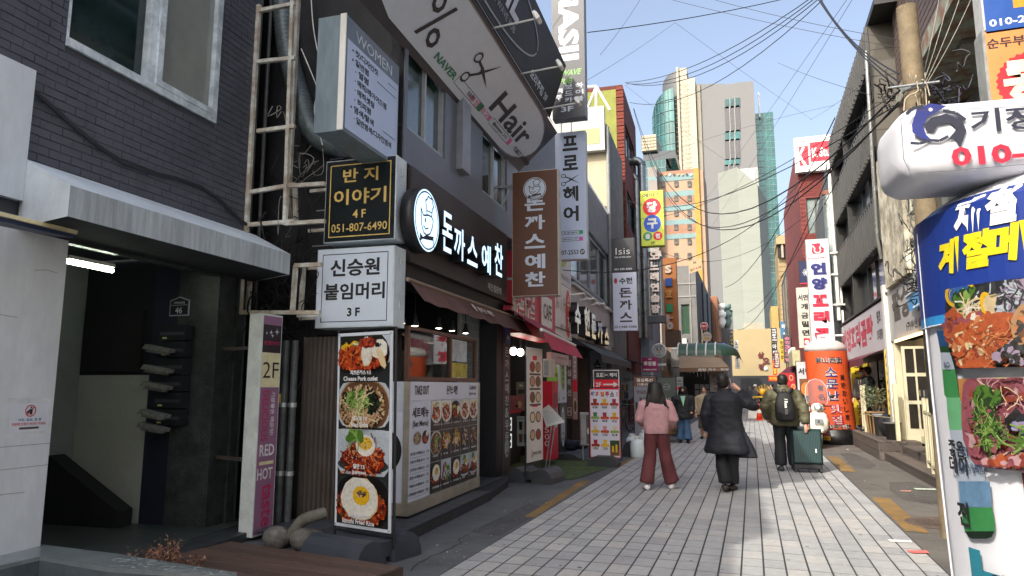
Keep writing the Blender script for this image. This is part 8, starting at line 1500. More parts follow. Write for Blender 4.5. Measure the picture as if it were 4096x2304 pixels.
for s_, (x, y), h_, mm in (('제', (3862, 865), .2, OFFW), ('철', (3995, 822), .2, OFFW), ('계', (3792, 1030), .2, YL), ('절', (3897, 1000), .2, YL), ('메', (4020, 972), .2, YL)):
    a, b = cpos(x, y); text(m, CI, s_, a, b, h_, mm, w=.155 if s_ != '메' else .18, c=.014, bold=.055, slant=.15)
m.out('band_lettering', t)
a0, b1_ = cpos(3785, 1160); a1 = a0+1.15; b0 = cpos(3830, 1475)[1]
def photo(a0, b0, a1, b1, name, fn):
    m = MB(); nx = 16
    m.rect(CI, a0, b0, a1, b1, mt('#2c2822', .45, var=.3, scale=8), .008, nx=nx); f = Food(m, CI, a0, b0, a1, b1, .016, 77); fn(f); m.out(name, t)
def f1(f):
    f.E(.5, .5, .52, .5, 'dark', n=30); f.bits(.5, .5, .5, .5, ['dark', 'brn', 'blk'], 90, .03)
    f.E(.1, .92, .09, .07, 'yel'); f.E(.1, .92, .07, .05, 'blue'); f.bits(.14, .7, .08, .12, ['grn', 'lgrn', 'dgrn'], 110, .022)
    for x, y, an in ((.27, .86, 1.3), (.34, .9, 1.5), (.43, .9, 1.6), (.5, .87, 1.8), (.2, .8, .9)): f.E(x, y, .035, .095, 'shell', ang=an-1.5, n=16); f.E(x-.008, y+.015, .02, .07, 'dgry', ang=an-1.5, n=14); f.E(x-.012, y+.03, .005, .04, 'plate', ang=an-1.5, n=8)
    f.strands(.17, .62, .07, .1, ['cream', 'wht', 'cream'], 60, .007); f.E(.26, .64, .04, .1, 'yel', ang=.3); f.E(.27, .73, .045, .05, 'cream')
    f.E(.4, .64, .11, .14, 'purp', jit=.06); f.bits(.4, .64, .11, .12, ['purp', 'lav', 'purp', 'plate', 'dgry', 'purp'], 240, .018, 2.2); f.strands(.4, .64, .1, .1, ['plate', 'purp', 'dgry'], 60, .007)
    f.E(.6, .62, .1, .15, 'lbrn', n=26)
    for q in range(7): f.E(.6, .61-.004*q, .095-.012*q, .14-.018*q, ('dgry', 'plate')[q % 2], n=24)
    f.bits(.75, .7, .1, .15, ['pink', 'purp', 'plate'], 90, .025); f.bits(.08, .5, .06, .08, ['meat', 'red2', 'red'], 60, .02); f.bits(.22, .54, .09, .04, ['meat', 'red2', 'wht'], 50, .018)
    for k, (x, y, rx, ry, an) in enumerate(((.25, .44, .15, .05, .25), (.22, .34, .15, .055, .5), (.16, .2, .1, .06, 1.1), (.28, .22, .15, .05, .5), (.33, .3, .13, .04, 0), (.12, .33, .08, .04, 1.4))): f.E(x, y, rx, ry*1.25, 'red2', ang=an, n=22, jit=.06); f.bits(x, y, rx*.85, ry, ['org', 'red2', 'org', 'red', 'cream'], 60, .014, 2.5)
    f.strands(.34, .22, .14, .14, ['org', 'red2'], 46, .005); f.E(.44, .42, .09, .12, 'lbrn', n=20); f.E(.41, .44, .05, .07, 'org', n=18); f.E(.48, .4, .045, .07, 'org', n=18); f.bits(.44, .42, .08, .08, ['brn', 'org', 'lbrn', 'dgry'], 80, .018); f.bits(.56, .32, .12, .16, ['purp', 'dgry', 'lbrn', 'purp'], 220, .022); f.bits(.6, .1, .2, .07, ['grn', 'lgrn', 'dgrn', 'grn'], 380, .016)
    f.bits(.38, .09, .09, .07, ['purp', 'dark', 'dgry'], 90, .02)
photo(a0, b0, a1, b1_, 'seafood_photo', f1)
a0, b1_ = cpos(3835, 1515); a1 = a0+1.15; b0 = cpos(3900, 1860)[1]
def f2(f):
    f.E(.46, .5, .46, .47, 'meat', jit=.02, n=34); f.bits(.46, .5, .43, .44, ['meat', 'red', 'pink', 'meat', 'dred', 'red'], 700, .024, 2); f.strands(.46, .5, .38, .4, ['pink', 'cream', 'pink', 'meat'], 230, .004)
    f.E(.17, .77, .05, .04, 'dgrn', ang=.3); f.bits(.18, .77, .06, .05, ['dgrn', 'grn'], 80, .02); f.bits(.62, .84, .12, .06, ['dgrn', 'grn'], 90, .02); f.bits(.17, .47, .055, .11, ['grn', 'lgrn', 'dgrn', 'meat'], 130, .013, 2.6); f.strands(.18, .45, .06, .1, ['lgrn', 'grn', 'dgrn'], 50, .003)
    f.bits(.31, .52, .045, .04, ['blk', 'shell'], 60, .02); f.bits(.31, .47, .03, .02, ['lav', 'purp'], 40, .01); f.bits(.4, .57, .025, .02, ['wht', 'plate'], 40, .01); f.strands(.36, .3, .12, .05, ['grn', 'lgrn'], 30, .008); f.strands(.55, .42, .14, .14, ['lgrn', 'cream'], 60, .003); f.bits(.46, .05, .3, .05, ['red', 'meat', 'red2', 'pink'], 240, .024)
m = MB(); m.rect(CI, a0, b0, a1, b1_, mt('#c9cbd2', .45), .007, nx=14); m.rect(CI, a0, b1_-.12, a1, b1_, mt('#b9824a', .5, var=.2, scale=9), .01, nx=14); m.out('photo_ground', t)
m = MB(); f2(Food(m, CI, a0, b0, a1, b1_, .016, 78)); m.out('beef_photo', t)
a_, b_ = cpos(4085, 1890); m = MB(); m.rect(CI, a_, b_-.5, a_+.6, b_, mt('#3a2420', .5, var=.5, scale=9, col2='#8a2420'), .008, nx=8); m.out('third_photo', t)
# green bottle print, leaning round the left flank
BG1 = mt('#3f8f52', .35, var=.12, scale=2); BG2 = mt('#6db583', .35, var=.1, scale=2); BLb = mt('#b0bccd', .45, var=.04); m = MB()
def bq(pts, mm, c=.009): # strip following left/right pixel rows
    rows = [(cpos(xl, y), cpos(xr, y)) for xl, xr, y in pts]
    for (l0, r0), (l1, r1) in zip(rows, rows[1:]):
        for k in range(4):
            t0, t1 = k/4, (k+1)/4; lp = lambda p, q, u: (p[0]+(q[0]-p[0])*u, p[1]+(q[1]-p[1])*u); m.poly(CI, [lp(l1, r1, t0), lp(l1, r1, t1), lp(l0, r0, t1), lp(l0, r0, t0)], mm, c)
bq([(3750, 3798, 1322), (3756, 3803, 1350), (3762, 3806, 1385)], mt('#24558c', .4, var=.15, scale=20)); bq([(3762, 3806, 1385), (3766, 3810, 1410)], mt('#1f4a2a', .4)); bq([(3766, 3812, 1410), (3770, 3822, 1478)], BLb); bq([(3772, 3824, 1478), (3780, 3838, 1580), (3788, 3842, 1590)], BG1); bq([(3788, 3842, 1590), (3790, 3850, 1640), (3798, 3858, 1720)], BG2); bq([(3800, 3860, 1720), (3806, 3868, 1800), (3814, 3930, 1850), (3826, 3940, 1930), (3832, 3960, 2030)], BLb, .0095)
bq([(3832, 3958, 1925), (3836, 3962, 1975), (3838, 3964, 2028)], mt('#6f97bc', .45, var=.2, scale=5), .0115); bq([(3838, 3964, 2028), (3846, 3974, 2100), (3852, 3972, 2125)], BG1); bq([(3852, 3972, 2125), (3866, 3960, 2148), (3880, 3940, 2155)], mt('#152a1a', .35)); m.out('bottle_print', t)
m = MB()
for s_, (x, y), h_ in (('좋은', (3832, 1795), .09), ('데이', (3838, 1860), .1), ('전', (3856, 2055), .13)): a, b = cpos(x, y); text(m, CI, s_, a, b, h_, BLACKP, c=.022, bold=.03, w=h_*.75*len(s_))
for s_, (x, y), h_, w_ in (('RO', (3800, 1460), .035, .05), ('소주가 숨쉴때', (3885, 1862), .03, .16), ('깔끔함이 살아난다', (3893, 1880), .03, .2), ('Cl', (3865, 1805), .05, .05)): a, b = cpos(x, y); text(m, CI, s_, a, b, h_, mt('#3a4a6c', .5), c=.022, w=w_)
m.out('bottle_lettering', t)
m = MB(); a, b = cpos(3930, 2285); m.rect(CI, a-.06, b-.25, a+.12, b, mt('#2a8aa0', .5), .009, nx=3); m.ell(CI, a+.02, b-.07, .04, .05, mt('#7cc0c0', .5), .016, 14); a2, b2_ = cpos(3990, 2290); text(m, CI, '이마트', a2+.1, b2_-.05, .08, BLACKP, c=.016, w=.3, bold=.05); a3, b3_ = cpos(3872, 2280); m.rect(CI, a3, b3_-.2, a3+.09, b3_+.12, mt('#2a8aa0', .5), .009, nx=2); m.out('lower_logos', t)
GAIN = 1.0; FCOL = FK
# head box of the inflatable
u = V((.995, .1, 0)).normalized(); HB_ = atY(3525, 470, 4.15); Fh = Fr(V((.84, 4.15, 2.704)), u, Z)
hw, hh_, hd = 2.3, .44, .6
m = MB(); rings = []
def supel(k, a): ca, sa = math.cos(a), math.sin(a); return (abs(ca)**.4*(1 if ca >= 0 else -1), abs(sa)**.4*(1 if sa >= 0 else -1))
for i, u_ in enumerate([0, .004, .01, .02, .032, .045, .06]+[.1+.1*q for q in range(9)]+[.96, .99, 1]):
    x = hw*u_; tt = min(1, min(u_, 1-u_)/.07); e = .25+.75*(1-(1-tt)**2.6)**(1/2.6)
    ring = []
    for j in range(40):
        a = 6.2832*j/40; cx, sy = supel(0, a); bul = 1+.02*math.sin(a*9+i*1.3)*(1 if u_ < .12 else .1); ring.append(Fh.pt(x, hh_/2+sy*hh_/2*e*bul, -hd/2+cx*hd/2*e))
    rings.append(ring)
m.loft(rings, WI); m.out('head_box', t)
m = MB(); INK = mt('#23273a', .5); RD_ = mt('#b8203c', .45)
def hp(x, y): r = ray(x, y); k = (Fh.o-CAMP).dot(Fh.n)/r.dot(Fh.n); P = CAMP+r*k-Fh.o; return P.dot(Fh.u), P.dot(Fh.v)
a, b = hp(4010, 480); text(m, Fh, '기장파전', a+.17, b, .13, INK, w=.66, c=.014, bold=.02); a, b = hp(3935, 622); text(m, Fh, '010-7472-36', a+.33, b, .11, RD_, w=.98, c=.014, bold=.035)
a, b = hp(3737, 515); IB = mt('#202c7a', .5)
g = lambda pts: [(a+x*.15, b+y*.15) for x, y in pts]
m.poly(Fh, g([(-.75, .2), (-.55, .75), (-.1, .95), (.45, .8), (.1, .6), (-.2, .45), (-.4, .1), (-.3, -.25), (-.1, -.5), (-.5, -.35), (-.75, -.1)]), IB, .013); m.poly(Fh, g([(-.35, .15), (-.1, .4), (.4, .5), (.9, .2), (1.0, -.2), (.75, -.8), (.6, -.45), (.35, -.5), (.7, -.1), (.5, .15), (.1, .1), (-.05, -.15), (-.3, -.1)]), INK, .0135)
m.line(Fh, g([(-.85, -.5), (-.55, -.55), (-.2, -.45), (.1, -.5), (.4, -.35)]), .016, INK, .014); m.line(Fh, g([(-.9, .6), (-.7, .8), (-.3, .85)]), .02, INK, .014); m.ell(Fh, a-.015, b+.105, .01, .01, OFFW, .016, 8); m.line(Fh, g([(.3, .62), (.7, .5), (1.0, .2)]), .02, INK, .014); m.out('head_lettering', t)
m = MB(); q = [hp(3617, 455), hp(3600, 620), hp(3635, 700)]; m.line(Fh, [hp(4096, 430), hp(3640, 447), hp(3600, 480), hp(3612, 640), hp(3640, 700), hp(4096, 660)], .004, mt('#5a5c64', .6), .013); m.out('seam', t)
m = MB(); m.loft([[V((IC.x+rr*math.cos(6.2832*j/30), 4.75+rr*math.sin(6.2832*j/30), z)) for j in range(30)] for rr, z in ((.5, 2.6), (.44, 2.75), (.42, 2.9))], WI, False); m.out('neck', t)
GAIN = 1.25
# ======================= people =======================
def fuse(mb, vox, sm=3, disp=0, seed=0, dsc=6, stretch=(1, 1, 1)):
    """weld overlapping closed pieces into one continuous skin"""
    me = mb.out('skin', mesh_only=True, loc=(0, 0, 0)); o = bpy.data.objects.new('skin', me); _ts.collection.objects.link(o)
    r = o.modifiers.new('r', 'REMESH'); r.mode = 'VOXEL'; r.voxel_size = vox
    s = o.modifiers.new('s', 'SMOOTH'); s.iterations = sm; s.factor = .6
    vl = _ts.view_layers[0]; vl.update(); m2 = bpy.data.meshes.new_from_object(o.evaluated_get(vl.depsgraph)); bpy.data.objects.remove(o)
    if disp:
        for v in m2.vertices:
            c = v.co; q = V((c.x*stretch[0], c.y*stretch[1], c.z*stretch[2]))*dsc; k = 1-abs(MN.noise(q+V((seed, 0, 0))))*2; v.co = c+v.normal*disp*(k+.5*MN.noise(q*2.7))
    m2.polygons.foreach_set('use_smooth', [True]*len(m2.polygons)); return m2
def paintmesh(me, mats, fn):
    me.materials.clear()
    for m in mats: me.materials.append(m)
    me.polygons.foreach_set('material_index', [fn(p.center) for p in me.polygons])
class Body:
    def __init__(s, loc, face, H): s.T = Matrix.Translation(V(loc)) @ Matrix.Rotation(face, 4, 'Z') @ Matrix.Scale(H/1.72, 4); s.k = H/1.72
    def p(s, x, y, z): return s.T @ V((x, y, z))
def wp(B, pts): return [B.p(*q) for q in pts]
SKIN = mt('#b58d76', .55, var=.06); HAIR = mt('#15120f', .55, var=.25, scale=30, stretch=(6, 6, 1))
def ellring(B, x, y, z, rx, ry, n=14, sq=1): return [B.p(x+rx*math.copysign(abs(math.cos(6.2832*j/n))**sq, math.cos(6.2832*j/n)), y+ry*math.copysign(abs(math.sin(6.2832*j/n))**sq, math.sin(6.2832*j/n)), z) for j in range(n)]
def hand(mb, B, w, d, side, k, curl=.5):
    """palm with four bent fingers and a thumb; w wrist, d direction the hand points (local)"""
    d = V(d).normalized(); w = V(w); up = V((0, 1, 0)) if abs(d.y) < .8 else V((0, 0, 1)); x = d.cross(up).normalized(); n = x.cross(d)
    pm = w+d*.05; mb.tube(wp(B, [w-d*.02, pm, w+d*.095]), [.027*k, .036*k, .03*k], SKIN, 8)
    for i in range(4):
        b = w+d*.09+x*(-.027+.018*i); L_ = (.07, .08, .075, .06)[i]; c1 = b+d*L_*.5+n*L_*.1*curl; c2 = c1+(d*(1-curl)+n*curl).normalized()*L_*.5; mb.tube(wp(B, [b-d*.02, c1, c2]), [.0105*k, .0095*k, .008*k], SKIN, 6)
    b = w+d*.035+x*.03*side; mb.tube(wp(B, [b-x*.02*side, b+x*.028*side+d*.03, b+x*.03*side+d*.06+n*.01]), [.013*k, .011*k, .009*k], SKIN, 6)
def person(label, loc, face, H, legs, arms, top, trou, hair, shoe, coat=None, hem=.8, sleeve=1.0, girth=1.0, mask=None, helmet=None, vest=None, longh=0, inner=None, flare=0, skirt=None, lean=0, detail=1, group=None, puff=0, collar=.0, hd=0, fold=.018, glasses=False):
    B = Body(loc, face, H); k = B.k; t = thing('person', loc, label, 'person', group)
    hz = .93; sz = 1.42; g = girth; vox = .017 if detail else .028
    m = MB(); hipy = 0
    for s_, (kn, an, toe) in zip((-1, 1), legs):    # trousers: hip -> knee -> ankle
        m.tube(wp(B, [(s_*.075, 0, hz+.02), (s_*.085+kn[0]*.3, kn[1]*.4, .72), (s_*.085+kn[0], kn[1], .49), (s_*.085+an[0]*.8, an[1]*.85, .28), (s_*.085+an[0], an[1], .115+an[2])]), [q*k*g for q in (.105, .092, .07, .068, .055)], trou, 12)
    m.loft([ellring(B, 0, lean*(z-.9)*.5, z, rx*g, ry*g) for z, rx, ry in ((.84, .10, .08), (.9, .155, .115), (1.0, .15, .11), (1.15, .145, .105), (1.3, .18, .115), (1.4, .185, .10), (1.46, .10, .07), (1.48, .05, .05))], top)
    hl = lean*.28; m.tube(wp(B, [(0, hl*.9, 1.42), (0, hl, 1.53)]), [.058*k, .055*k], SKIN, 10)
    hc = (hd, hl+.02, 1.61); prof = [(-.115, .03, .035), (-.1, .05, .06), (-.06, .066, .08), (0, .075, .092), (.05, .075, .094), (.09, .058, .075), (.115, .02, .03)]
    m.loft([ellring(B, hc[0], hc[1], hc[2]+z, rx, ry, 16) for z, rx, ry in prof], SKIN)
    if detail:
        m.tube(wp(B, [(hd, hl+.1, 1.625), (hd, hl+.128, 1.59), (hd, hl+.1, 1.583)]), [.009*k, .014*k, .008*k], SKIN, 6)
        for s_ in (-1, 1): m.ball(B.p(hd+s_*.078, hl+.01, 1.605), .014*k, .022*k, .032*k, SKIN, 8, 6)
    for s_, (el, wr, hdir) in zip((-1, 1), arms):
        sh = (s_*.185*g, hl*.8, 1.39); m.tube(wp(B, [sh, el, wr]), [.05*k*g, .042*k, .028*k], top if sleeve else SKIN, 10); hand(m, B, wr, hdir, s_, k)
    me = fuse(m, vox*k, 2); inv = B.T.inverted(); tz = 1.475; ws = [V(a[1]) for a in arms]
    def cls(c):
        q = inv @ c
        if q.z > tz and abs(q.x-hd) < .12: return 0
        for w_ in ws:
            if (q-w_).length < .19 and (q-w_).length > -.0 and (q-V((0, 0, q.z))).length > .0:
                a = arms[ws.index(w_)]; dd = (w_-V(a[0])).normalized()
                if (q-w_).dot(dd) > -.02 and (q-w_).length < .2: return 0
        return 1 if q.z < .95 and not skirt else (3 if skirt and q.z < .95 else 2)
    paintmesh(me, [SKIN, trou, inner or top, SKIN if skirt else trou], cls)
    for v in me.vertices: v.co -= V(loc)
    o = bpy.data.objects.new('body', me); COL.objects.link(o); o.parent = t
    # coat or jacket
    cm = coat or top; m = MB(); rows = [(1.475, .075, .07), (1.455, .12, .085), (1.41, .2, .125), (1.33, .215, .15), (1.2, .205, .15), (1.05, .2, .148)]
    if hem < .95: rows += [(z, .2+(.05+flare)*(1.0-z)/.3, .15+(.03+flare*.6)*(1.0-z)/.3) for z in [1.0-.1*i for i in range(1, int((1.0-hem)/.1)+1)]]
    rows.append((hem, .2+(.05+flare)*max(0, 1.0-hem)/.3+.004, .15+(.03+flare*.6)*max(0, 1.0-hem)/.3))
    if puff: rows[-1] = (hem, rows[-1][1]*.9, rows[-1][2]*.9)
    m.loft([ellring(B, 0, lean*(z-.9)*.55-.005, z, (rx+puff*.02)*g, (ry+puff*.025)*g, 18, .85) for z, rx, ry in rows], cm)
    if collar: m.loft([ellring(B, 0, hl*.9, z, r_, r_*.95, 14) for z, r_ in ((1.42, .12), (1.47, .098), (1.47+collar, .088), (1.47+collar, .06))], cm)
    for s_, (el, wr, hdir) in zip((-1, 1), arms):
        e_, w_ = V(el), V(wr); w2 = e_.lerp(w_, .93); pf = 1+puff*.28
        m.tube(wp(B, [(s_*.155*g, hl*.8, 1.385), (s_*.205*g, hl*.8, 1.36), tuple(V((s_*.2*g, hl*.8, 1.37)).lerp(e_, .5)), el, tuple(e_.lerp(w_, .5)), tuple(w2)]), [q*k*g*pf for q in (.07, .08, .075, .068, .06, .047)], cm, 12)
    me = fuse(m, vox*k, 2, disp=fold*k if detail else 0, seed=len(label), dsc=5, stretch=(1, 1, 1.9) if puff else (1, 1, .6)); paintmesh(me, [cm], lambda c: 0)
    for v in me.vertices: v.co -= V(loc)
    o = bpy.data.objects.new('jacket' if hem > .8 else 'coat', me); COL.objects.link(o); o.parent = t
    # trousers with their own cut, shoes
    for s_, (kn, an, toe), w_ in zip((-1, 1), legs, shoe[1:] if len(shoe) > 1 else (1, 1)):
        if skirt and s_ == 1: m = MB(); m.loft([ellring(B, .0, 0, z, r_*g, r_*.75*g, 16) for z, r_ in ((.98, .16), (.8, .19), (.55, .2), (.36, .21))], skirt, False); m.out('skirt', t)
        if not skirt and detail:
            wd = shoe[1] if len(shoe) > 1 else 1; m = MB(); P = [(s_*.078, 0, hz), (s_*.085+kn[0]*.5, kn[1]*.5, .7), (s_*.085+kn[0], kn[1], .49), (s_*.085+an[0]*.75, an[1]*.8, .25), (s_*.085+an[0], an[1]+.0, .115+an[2])]
            m.tube(smooth(wp(B, P), 4), [q*k*g*1.06 for q in [.112+(.085-.112)*min(1, i/6)+(wd-1)*.05*max(0, (i-6)/10) for i in range(17)]], trou, 14)
            me = fuse(m, .018*k, 1, disp=.013*k, seed=s_+3, dsc=6, stretch=(1, 1, .4)); paintmesh(me, [trou], lambda c: 0)
            for v in me.vertices: v.co -= V(loc)
            o = bpy.data.objects.new('trouser_leg', me); COL.objects.link(o); o.parent = t
        m = MB(); ax, ay, az = s_*.085+an[0], an[1], an[2]; tw = toe
        c0, s0 = math.cos(tw)*1.15, math.sin(tw)*1.15; f = lambda a, b, z: B.p(ax+a*c0-b*s0, ay+a*s0+b*c0, z+az)
        m.loft([[f(rx*math.cos(6.2832*j/12), yy+.001, .045+rz*math.sin(6.2832*j/12)) if False else f(rx*math.cos(6.2832*j/12), yy, zc+rz*math.sin(6.2832*j/12)) for j in range(12)] for yy, rx, zc, rz in ((-.085, .025, .045, .03), (-.07, .04, .05, .045), (-.02, .043, .055, .05), (.05, .045, .045, .04), (.12, .048, .035, .032), (.165, .035, .03, .024), (.18, .012, .025, .012))], shoe[0]); m.out('shoe', t)
    # hair
    if helmet: m = MB(); m.lathe(B.p(hc[0], hc[1], hc[2]+.03), [(.125*k, 0), (.105*k, .01), (.1*k, .05), (.07*k, .1), (.02*k, .12)], helmet, 18); m.out('helmet', t)
    m = MB()
    if longh:
        m.loft([ellring(B, hc[0], hc[1]-.02-dy, hc[2]+z, rx, ry, 18) for z, rx, ry, dy in ((.135, .045, .045, 0), (.125, .09, .095, 0), (.085, .118, .115, .0), (0, .128, .115, .02), (-.08, .145, .1, .045), (-.16, .165, .088, .06), (-.16-longh*.5, .165, .078, .065), (-.16-longh, .125, .05, .06), (-.17-longh, .06, .02, .06))], HAIR)
        rd = random.Random(5)
        for i in range(110): x = rd.uniform(-.17, .17); z0 = hc[2]-rd.uniform(.06, .17); m.tube(wp(B, [(x*.6, hc[1]-.1, z0+.06), (x*.9, hc[1]-.15, z0-.1), (x*1.05+rd.uniform(-.03, .03), hc[1]-.13, hc[2]-.17-longh*rd.uniform(.7, 1.25))]), [.01, .013, .004], HAIR, 5)
    elif not helmet or True:
        m.loft([ellring(B, hc[0], hc[1]-.018-max(0, -z)*.25, hc[2]+z, rx, ry, 18) for z, rx, ry in (((.135, .02, .02), (.12, .06, .07), (.07, .09, .1), (.01, .088, .092), (-.045, .078, .07), (-.085, .055, .045)) if not helmet else ((.05, .08, .085), (-.01, .084, .088), (-.06, .07, .06)))], HAIR)
        rd = random.Random(int(loc[0]*10)+7)
        if not helmet:
            for i in range(40): a = rd.uniform(0, 6.28); z = rd.uniform(-.02, .11); r_ = math.sqrt(max(.0, 1-(z/.135)**2)); m.tube(wp(B, [(hc[0]+.085*r_*math.cos(a), hc[1]-.018+.095*r_*math.sin(a), hc[2]+z), (hc[0]+.1*r_*math.cos(a+.2), hc[1]-.018+.108*r_*math.sin(a+.2), hc[2]+z-.03)]), [.012, .004], HAIR, 4)
    if hair: m.out('hair', t)
    if detail or mask is not None:
        e_ = MB()
        for s_ in (-1, 1): e_.ball(B.p(hc[0]+s_*.03, hc[1]+.088, hc[2]+.015), .013*k, .006*k, .007*k, mt('#1b1512', .3), 8, 5); e_.box(Fr(B.p(hc[0]+s_*.03, hc[1]+.092, hc[2]+.036), B.p(1, 0, 0)-B.p(0, 0, 0), Z), -.017*k, -.003, -.004, .017*k, .004, .004, HAIR)
        if not mask: e_.box(Fr(B.p(hc[0], hc[1]+.084, hc[2]-.055), B.p(1, 0, 0)-B.p(0, 0, 0), Z), -.02*k, -.004, -.006, .02*k, .004, .006, mt('#8a4a44', .5))
        e_.out('face', t)
    if mask: m = MB(); m.loft([ellring(B, hc[0], hc[1]+.03, hc[2]+z, rx, ry, 14) for z, rx, ry in ((-.1, .04, .045), (-.07, .062, .068), (-.03, .068, .078), (-.005, .06, .07))], mask); m.out('face_mask', t)
    if vest: m = MB(); m.loft([ellring(B, 0, 0, z, rx*g, ry*g, 16) for z, rx, ry in ((.98, .235, .185), (1.15, .23, .18), (1.3, .235, .175), (1.42, .16, .13))], vest, False); m.out('safety_vest', t)
    return t, B
def gp(x, y): p = atG(x, y); return V((p.x, p.y, 0))
A0 = ((-.27, 0, 1.12), (-.27, .1, .87), (0, .2, -1)); A1 = ((.27, 0, 1.12), (.27, .1, .87), (0, .2, -1))
def aw_(p): return math.atan2(-p.x, p.y)     # facing straight away from the camera
# woman in pink fleece, seen from behind
loc = gp(2632, 1958); FLEECE = mt('#b98e92', .95, var=.1, scale=14, bump=1); T1, B1_ = person('woman with long black hair in a pink fleece and wide maroon trousers, seen from behind', loc, aw_(loc)+.1, 1.64,
 [((-.03, .02), (-.1, -.05, 0), .1), ((.06, .02), (.16, .08, 0), -.55)], [((-.27, .03, 1.13), (-.2, .22, 1.02), (.6, .7, 0)), ((.29, -.02, 1.13), (.24, .16, .98), (-.5, .8, -.2))], FLEECE, mt('#5a2c30', .8, var=.12, scale=6), True, (mt('#d5d5d5', .6), 1.6, 1.6), coat=FLEECE, hem=.9, girth=1.0, longh=.13, fold=.009, puff=.25, collar=.03, hd=.0)
# man in dark navy coat, phone at his ear
loc = gp(2918, 1965); NAV = mt('#0d111c', .75, var=.15, scale=5); T2, B2_ = person('man in a long dark navy coat holding a phone to his right ear, from behind', loc, aw_(loc)-.05, 1.76,
 [((.0, .03), (.04, -.12, .02), 0), ((-.02, .0), (-.05, .05, 0), -.2)], [((-.31, -.02, 1.12), (-.29, .06, .86), (0, .3, -1)), ((.42, .02, 1.22), (.2, .1, 1.5), (-.6, .2, .55))], NAV, mt('#0f1116', .8, var=.1), True, (mt('#2c2620', .6), 1.0, 1.0), coat=NAV, hem=.56, girth=1.12, flare=.03, collar=.05, puff=.1, hd=-.03, fold=.008)
B = B2_; m = MB(); m.loft([[B.p(x, y, z) for x, y in ((x0, -.12), (x1, -.1), (x1, .12), (x0, .14))] for z, x0, x1 in ((1.0, .06, .2), (.8, .08, .3), (.62, .1, .38), (.5, .16, .42))], NAV); me = fuse(m, .02, 3, disp=.01, dsc=5, stretch=(1, 1, .5)); paintmesh(me, [NAV], lambda c: 0)
for v in me.vertices: v.co -= T2.location
o = bpy.data.objects.new('coat_flap', me); COL.objects.link(o); o.parent = T2
m = MB(); m.box(Fr(B.p(.105, .06, 1.53), B.p(0, 1, 0)-B.p(0, 0, 0), V((-.25, 0, 1))), -.035, 0, -.006, .035, .15, .004, mt('#b78aa0', .4), bev=.003); m.out('mobile_phone', label='pink mobile phone held to the ear by the man in navy', cat='phone')
# man with backpack and suitcase
loc = gp(3150, 1885); OLV = mt('#4d4a35', .6, var=.14, scale=5); T3, B3_ = person('man in an olive puffer jacket with a black backpack pulling a suitcase, seen from behind', loc, aw_(loc)+.05, 1.80,
 [((-.02, .03), (-.02, -.02, 0), .1), ((.03, .14), (.05, .2, .0), 0)], [((-.33, -.02, 1.13), (-.27, .12, .93), (.2, .6, -.6)), ((.33, -.08, 1.12), (.34, -.14, .84), (0, -.1, -1))], OLV, mt('#14171d', .8, var=.1), True, (mt('#2e3338', .6), 1.05, 1.05), coat=OLV, hem=.82, girth=1.07, puff=1.0, collar=.07)
B = B3_; t = thing('backpack', B.p(0, -.3, .9), 'black backpack with white lettering worn by the man in olive', 'backpack'); BKM = mt('#101113', .7, var=.1); m = MB()
m.loft([ellring(B, 0, -.24-dy, z, rx, ry, 16, .8) for z, rx, ry, dy in ((.9, .1, .03, .02), (.93, .165, .07, .03), (1.05, .175, .095, .04), (1.2, .165, .095, .04), (1.32, .14, .08, .03), (1.4, .1, .06, .02), (1.43, .03, .02, .0))], BKM)
me = fuse(m, .016, 2, disp=.005, dsc=6); paintmesh(me, [BKM], lambda c: 0)
for v in me.vertices: v.co -= wloc(t)
o = bpy.data.objects.new('bag', me); COL.objects.link(o); o.parent = t
for s_ in (-1, 1): m = MB(); m.tube(smooth(wp(B, [(s_*.06, -.25, 1.38), (s_*.12, -.21, 1.45), (s_*.15, -.08, 1.47), (s_*.16, .08, 1.42)]), 4), .028, BKM, 6); m.out('strap', t)
m = MB(); m.tube(smooth(wp(B, [(-.04, -.3, 1.41), (-.02, -.3, 1.46), (.02, -.3, 1.46), (.04, -.3, 1.41)]), 3), .008, BKM, 5); m.out('handle', t)
Fb = Fr(B.p(.02, -.375, .98), B.p(1, 0, 0)-B.p(0, 0, 0), Z); m = MB(); text(m, Fb, 'Ree', 0, .23, .06, OFFW, w=.13, rot=-math.pi/2, c=.006, bold=.04); text(m, Fb, 'BOK', .0, .09, .05, mt('#55575a', .5), w=.11, rot=-math.pi/2, c=.006, bold=.04); m.line(Fb, [(-.03, .33), (.03, .32)], .012, OFFW, .004); m.out('lettering', t)
# suitcase
c = gp(3236, 1893); t = thing('suitcase', c, 'dark teal ribbed hard shell suitcase on wheels', 'suitcase'); SU = mt('#1b2f30', .4, var=.08); F = FX(c.x-.265, c.y, .07); w_, h_ = .53, .66
F = Fr(F.o, (1, .05, 0), (0, .12, 1)); m = MB(); m.box(F, 0, .08, -.26, w_, h_+.08, 0, SU, bev=.04); m.out('shell', t); m = MB(); m.box(F, .02, .0, -.25, w_-.02, .09, -.01, BLACK, bev=.015); m.out('base', t)
for i in range(17): m = MB(); a = .04+i*.0275; m.box(F, a, .13, 0, a+.013, h_+.03, .008, mt('#2a4648', .4, var=.06)); m.out('rib', t)
for a in (.03, w_-.07):
    for cc in (-.02, -.22): m = MB(); p = F.pt(a+.02, 0, cc); m.tube([V((p.x-.015, p.y, .035)), V((p.x+.015, p.y, .035))], .035, BLACK, 12); m.box(F, a, -.03, cc-.02, a+.04, .05, cc+.02, BLACK); m.out('wheel', t)
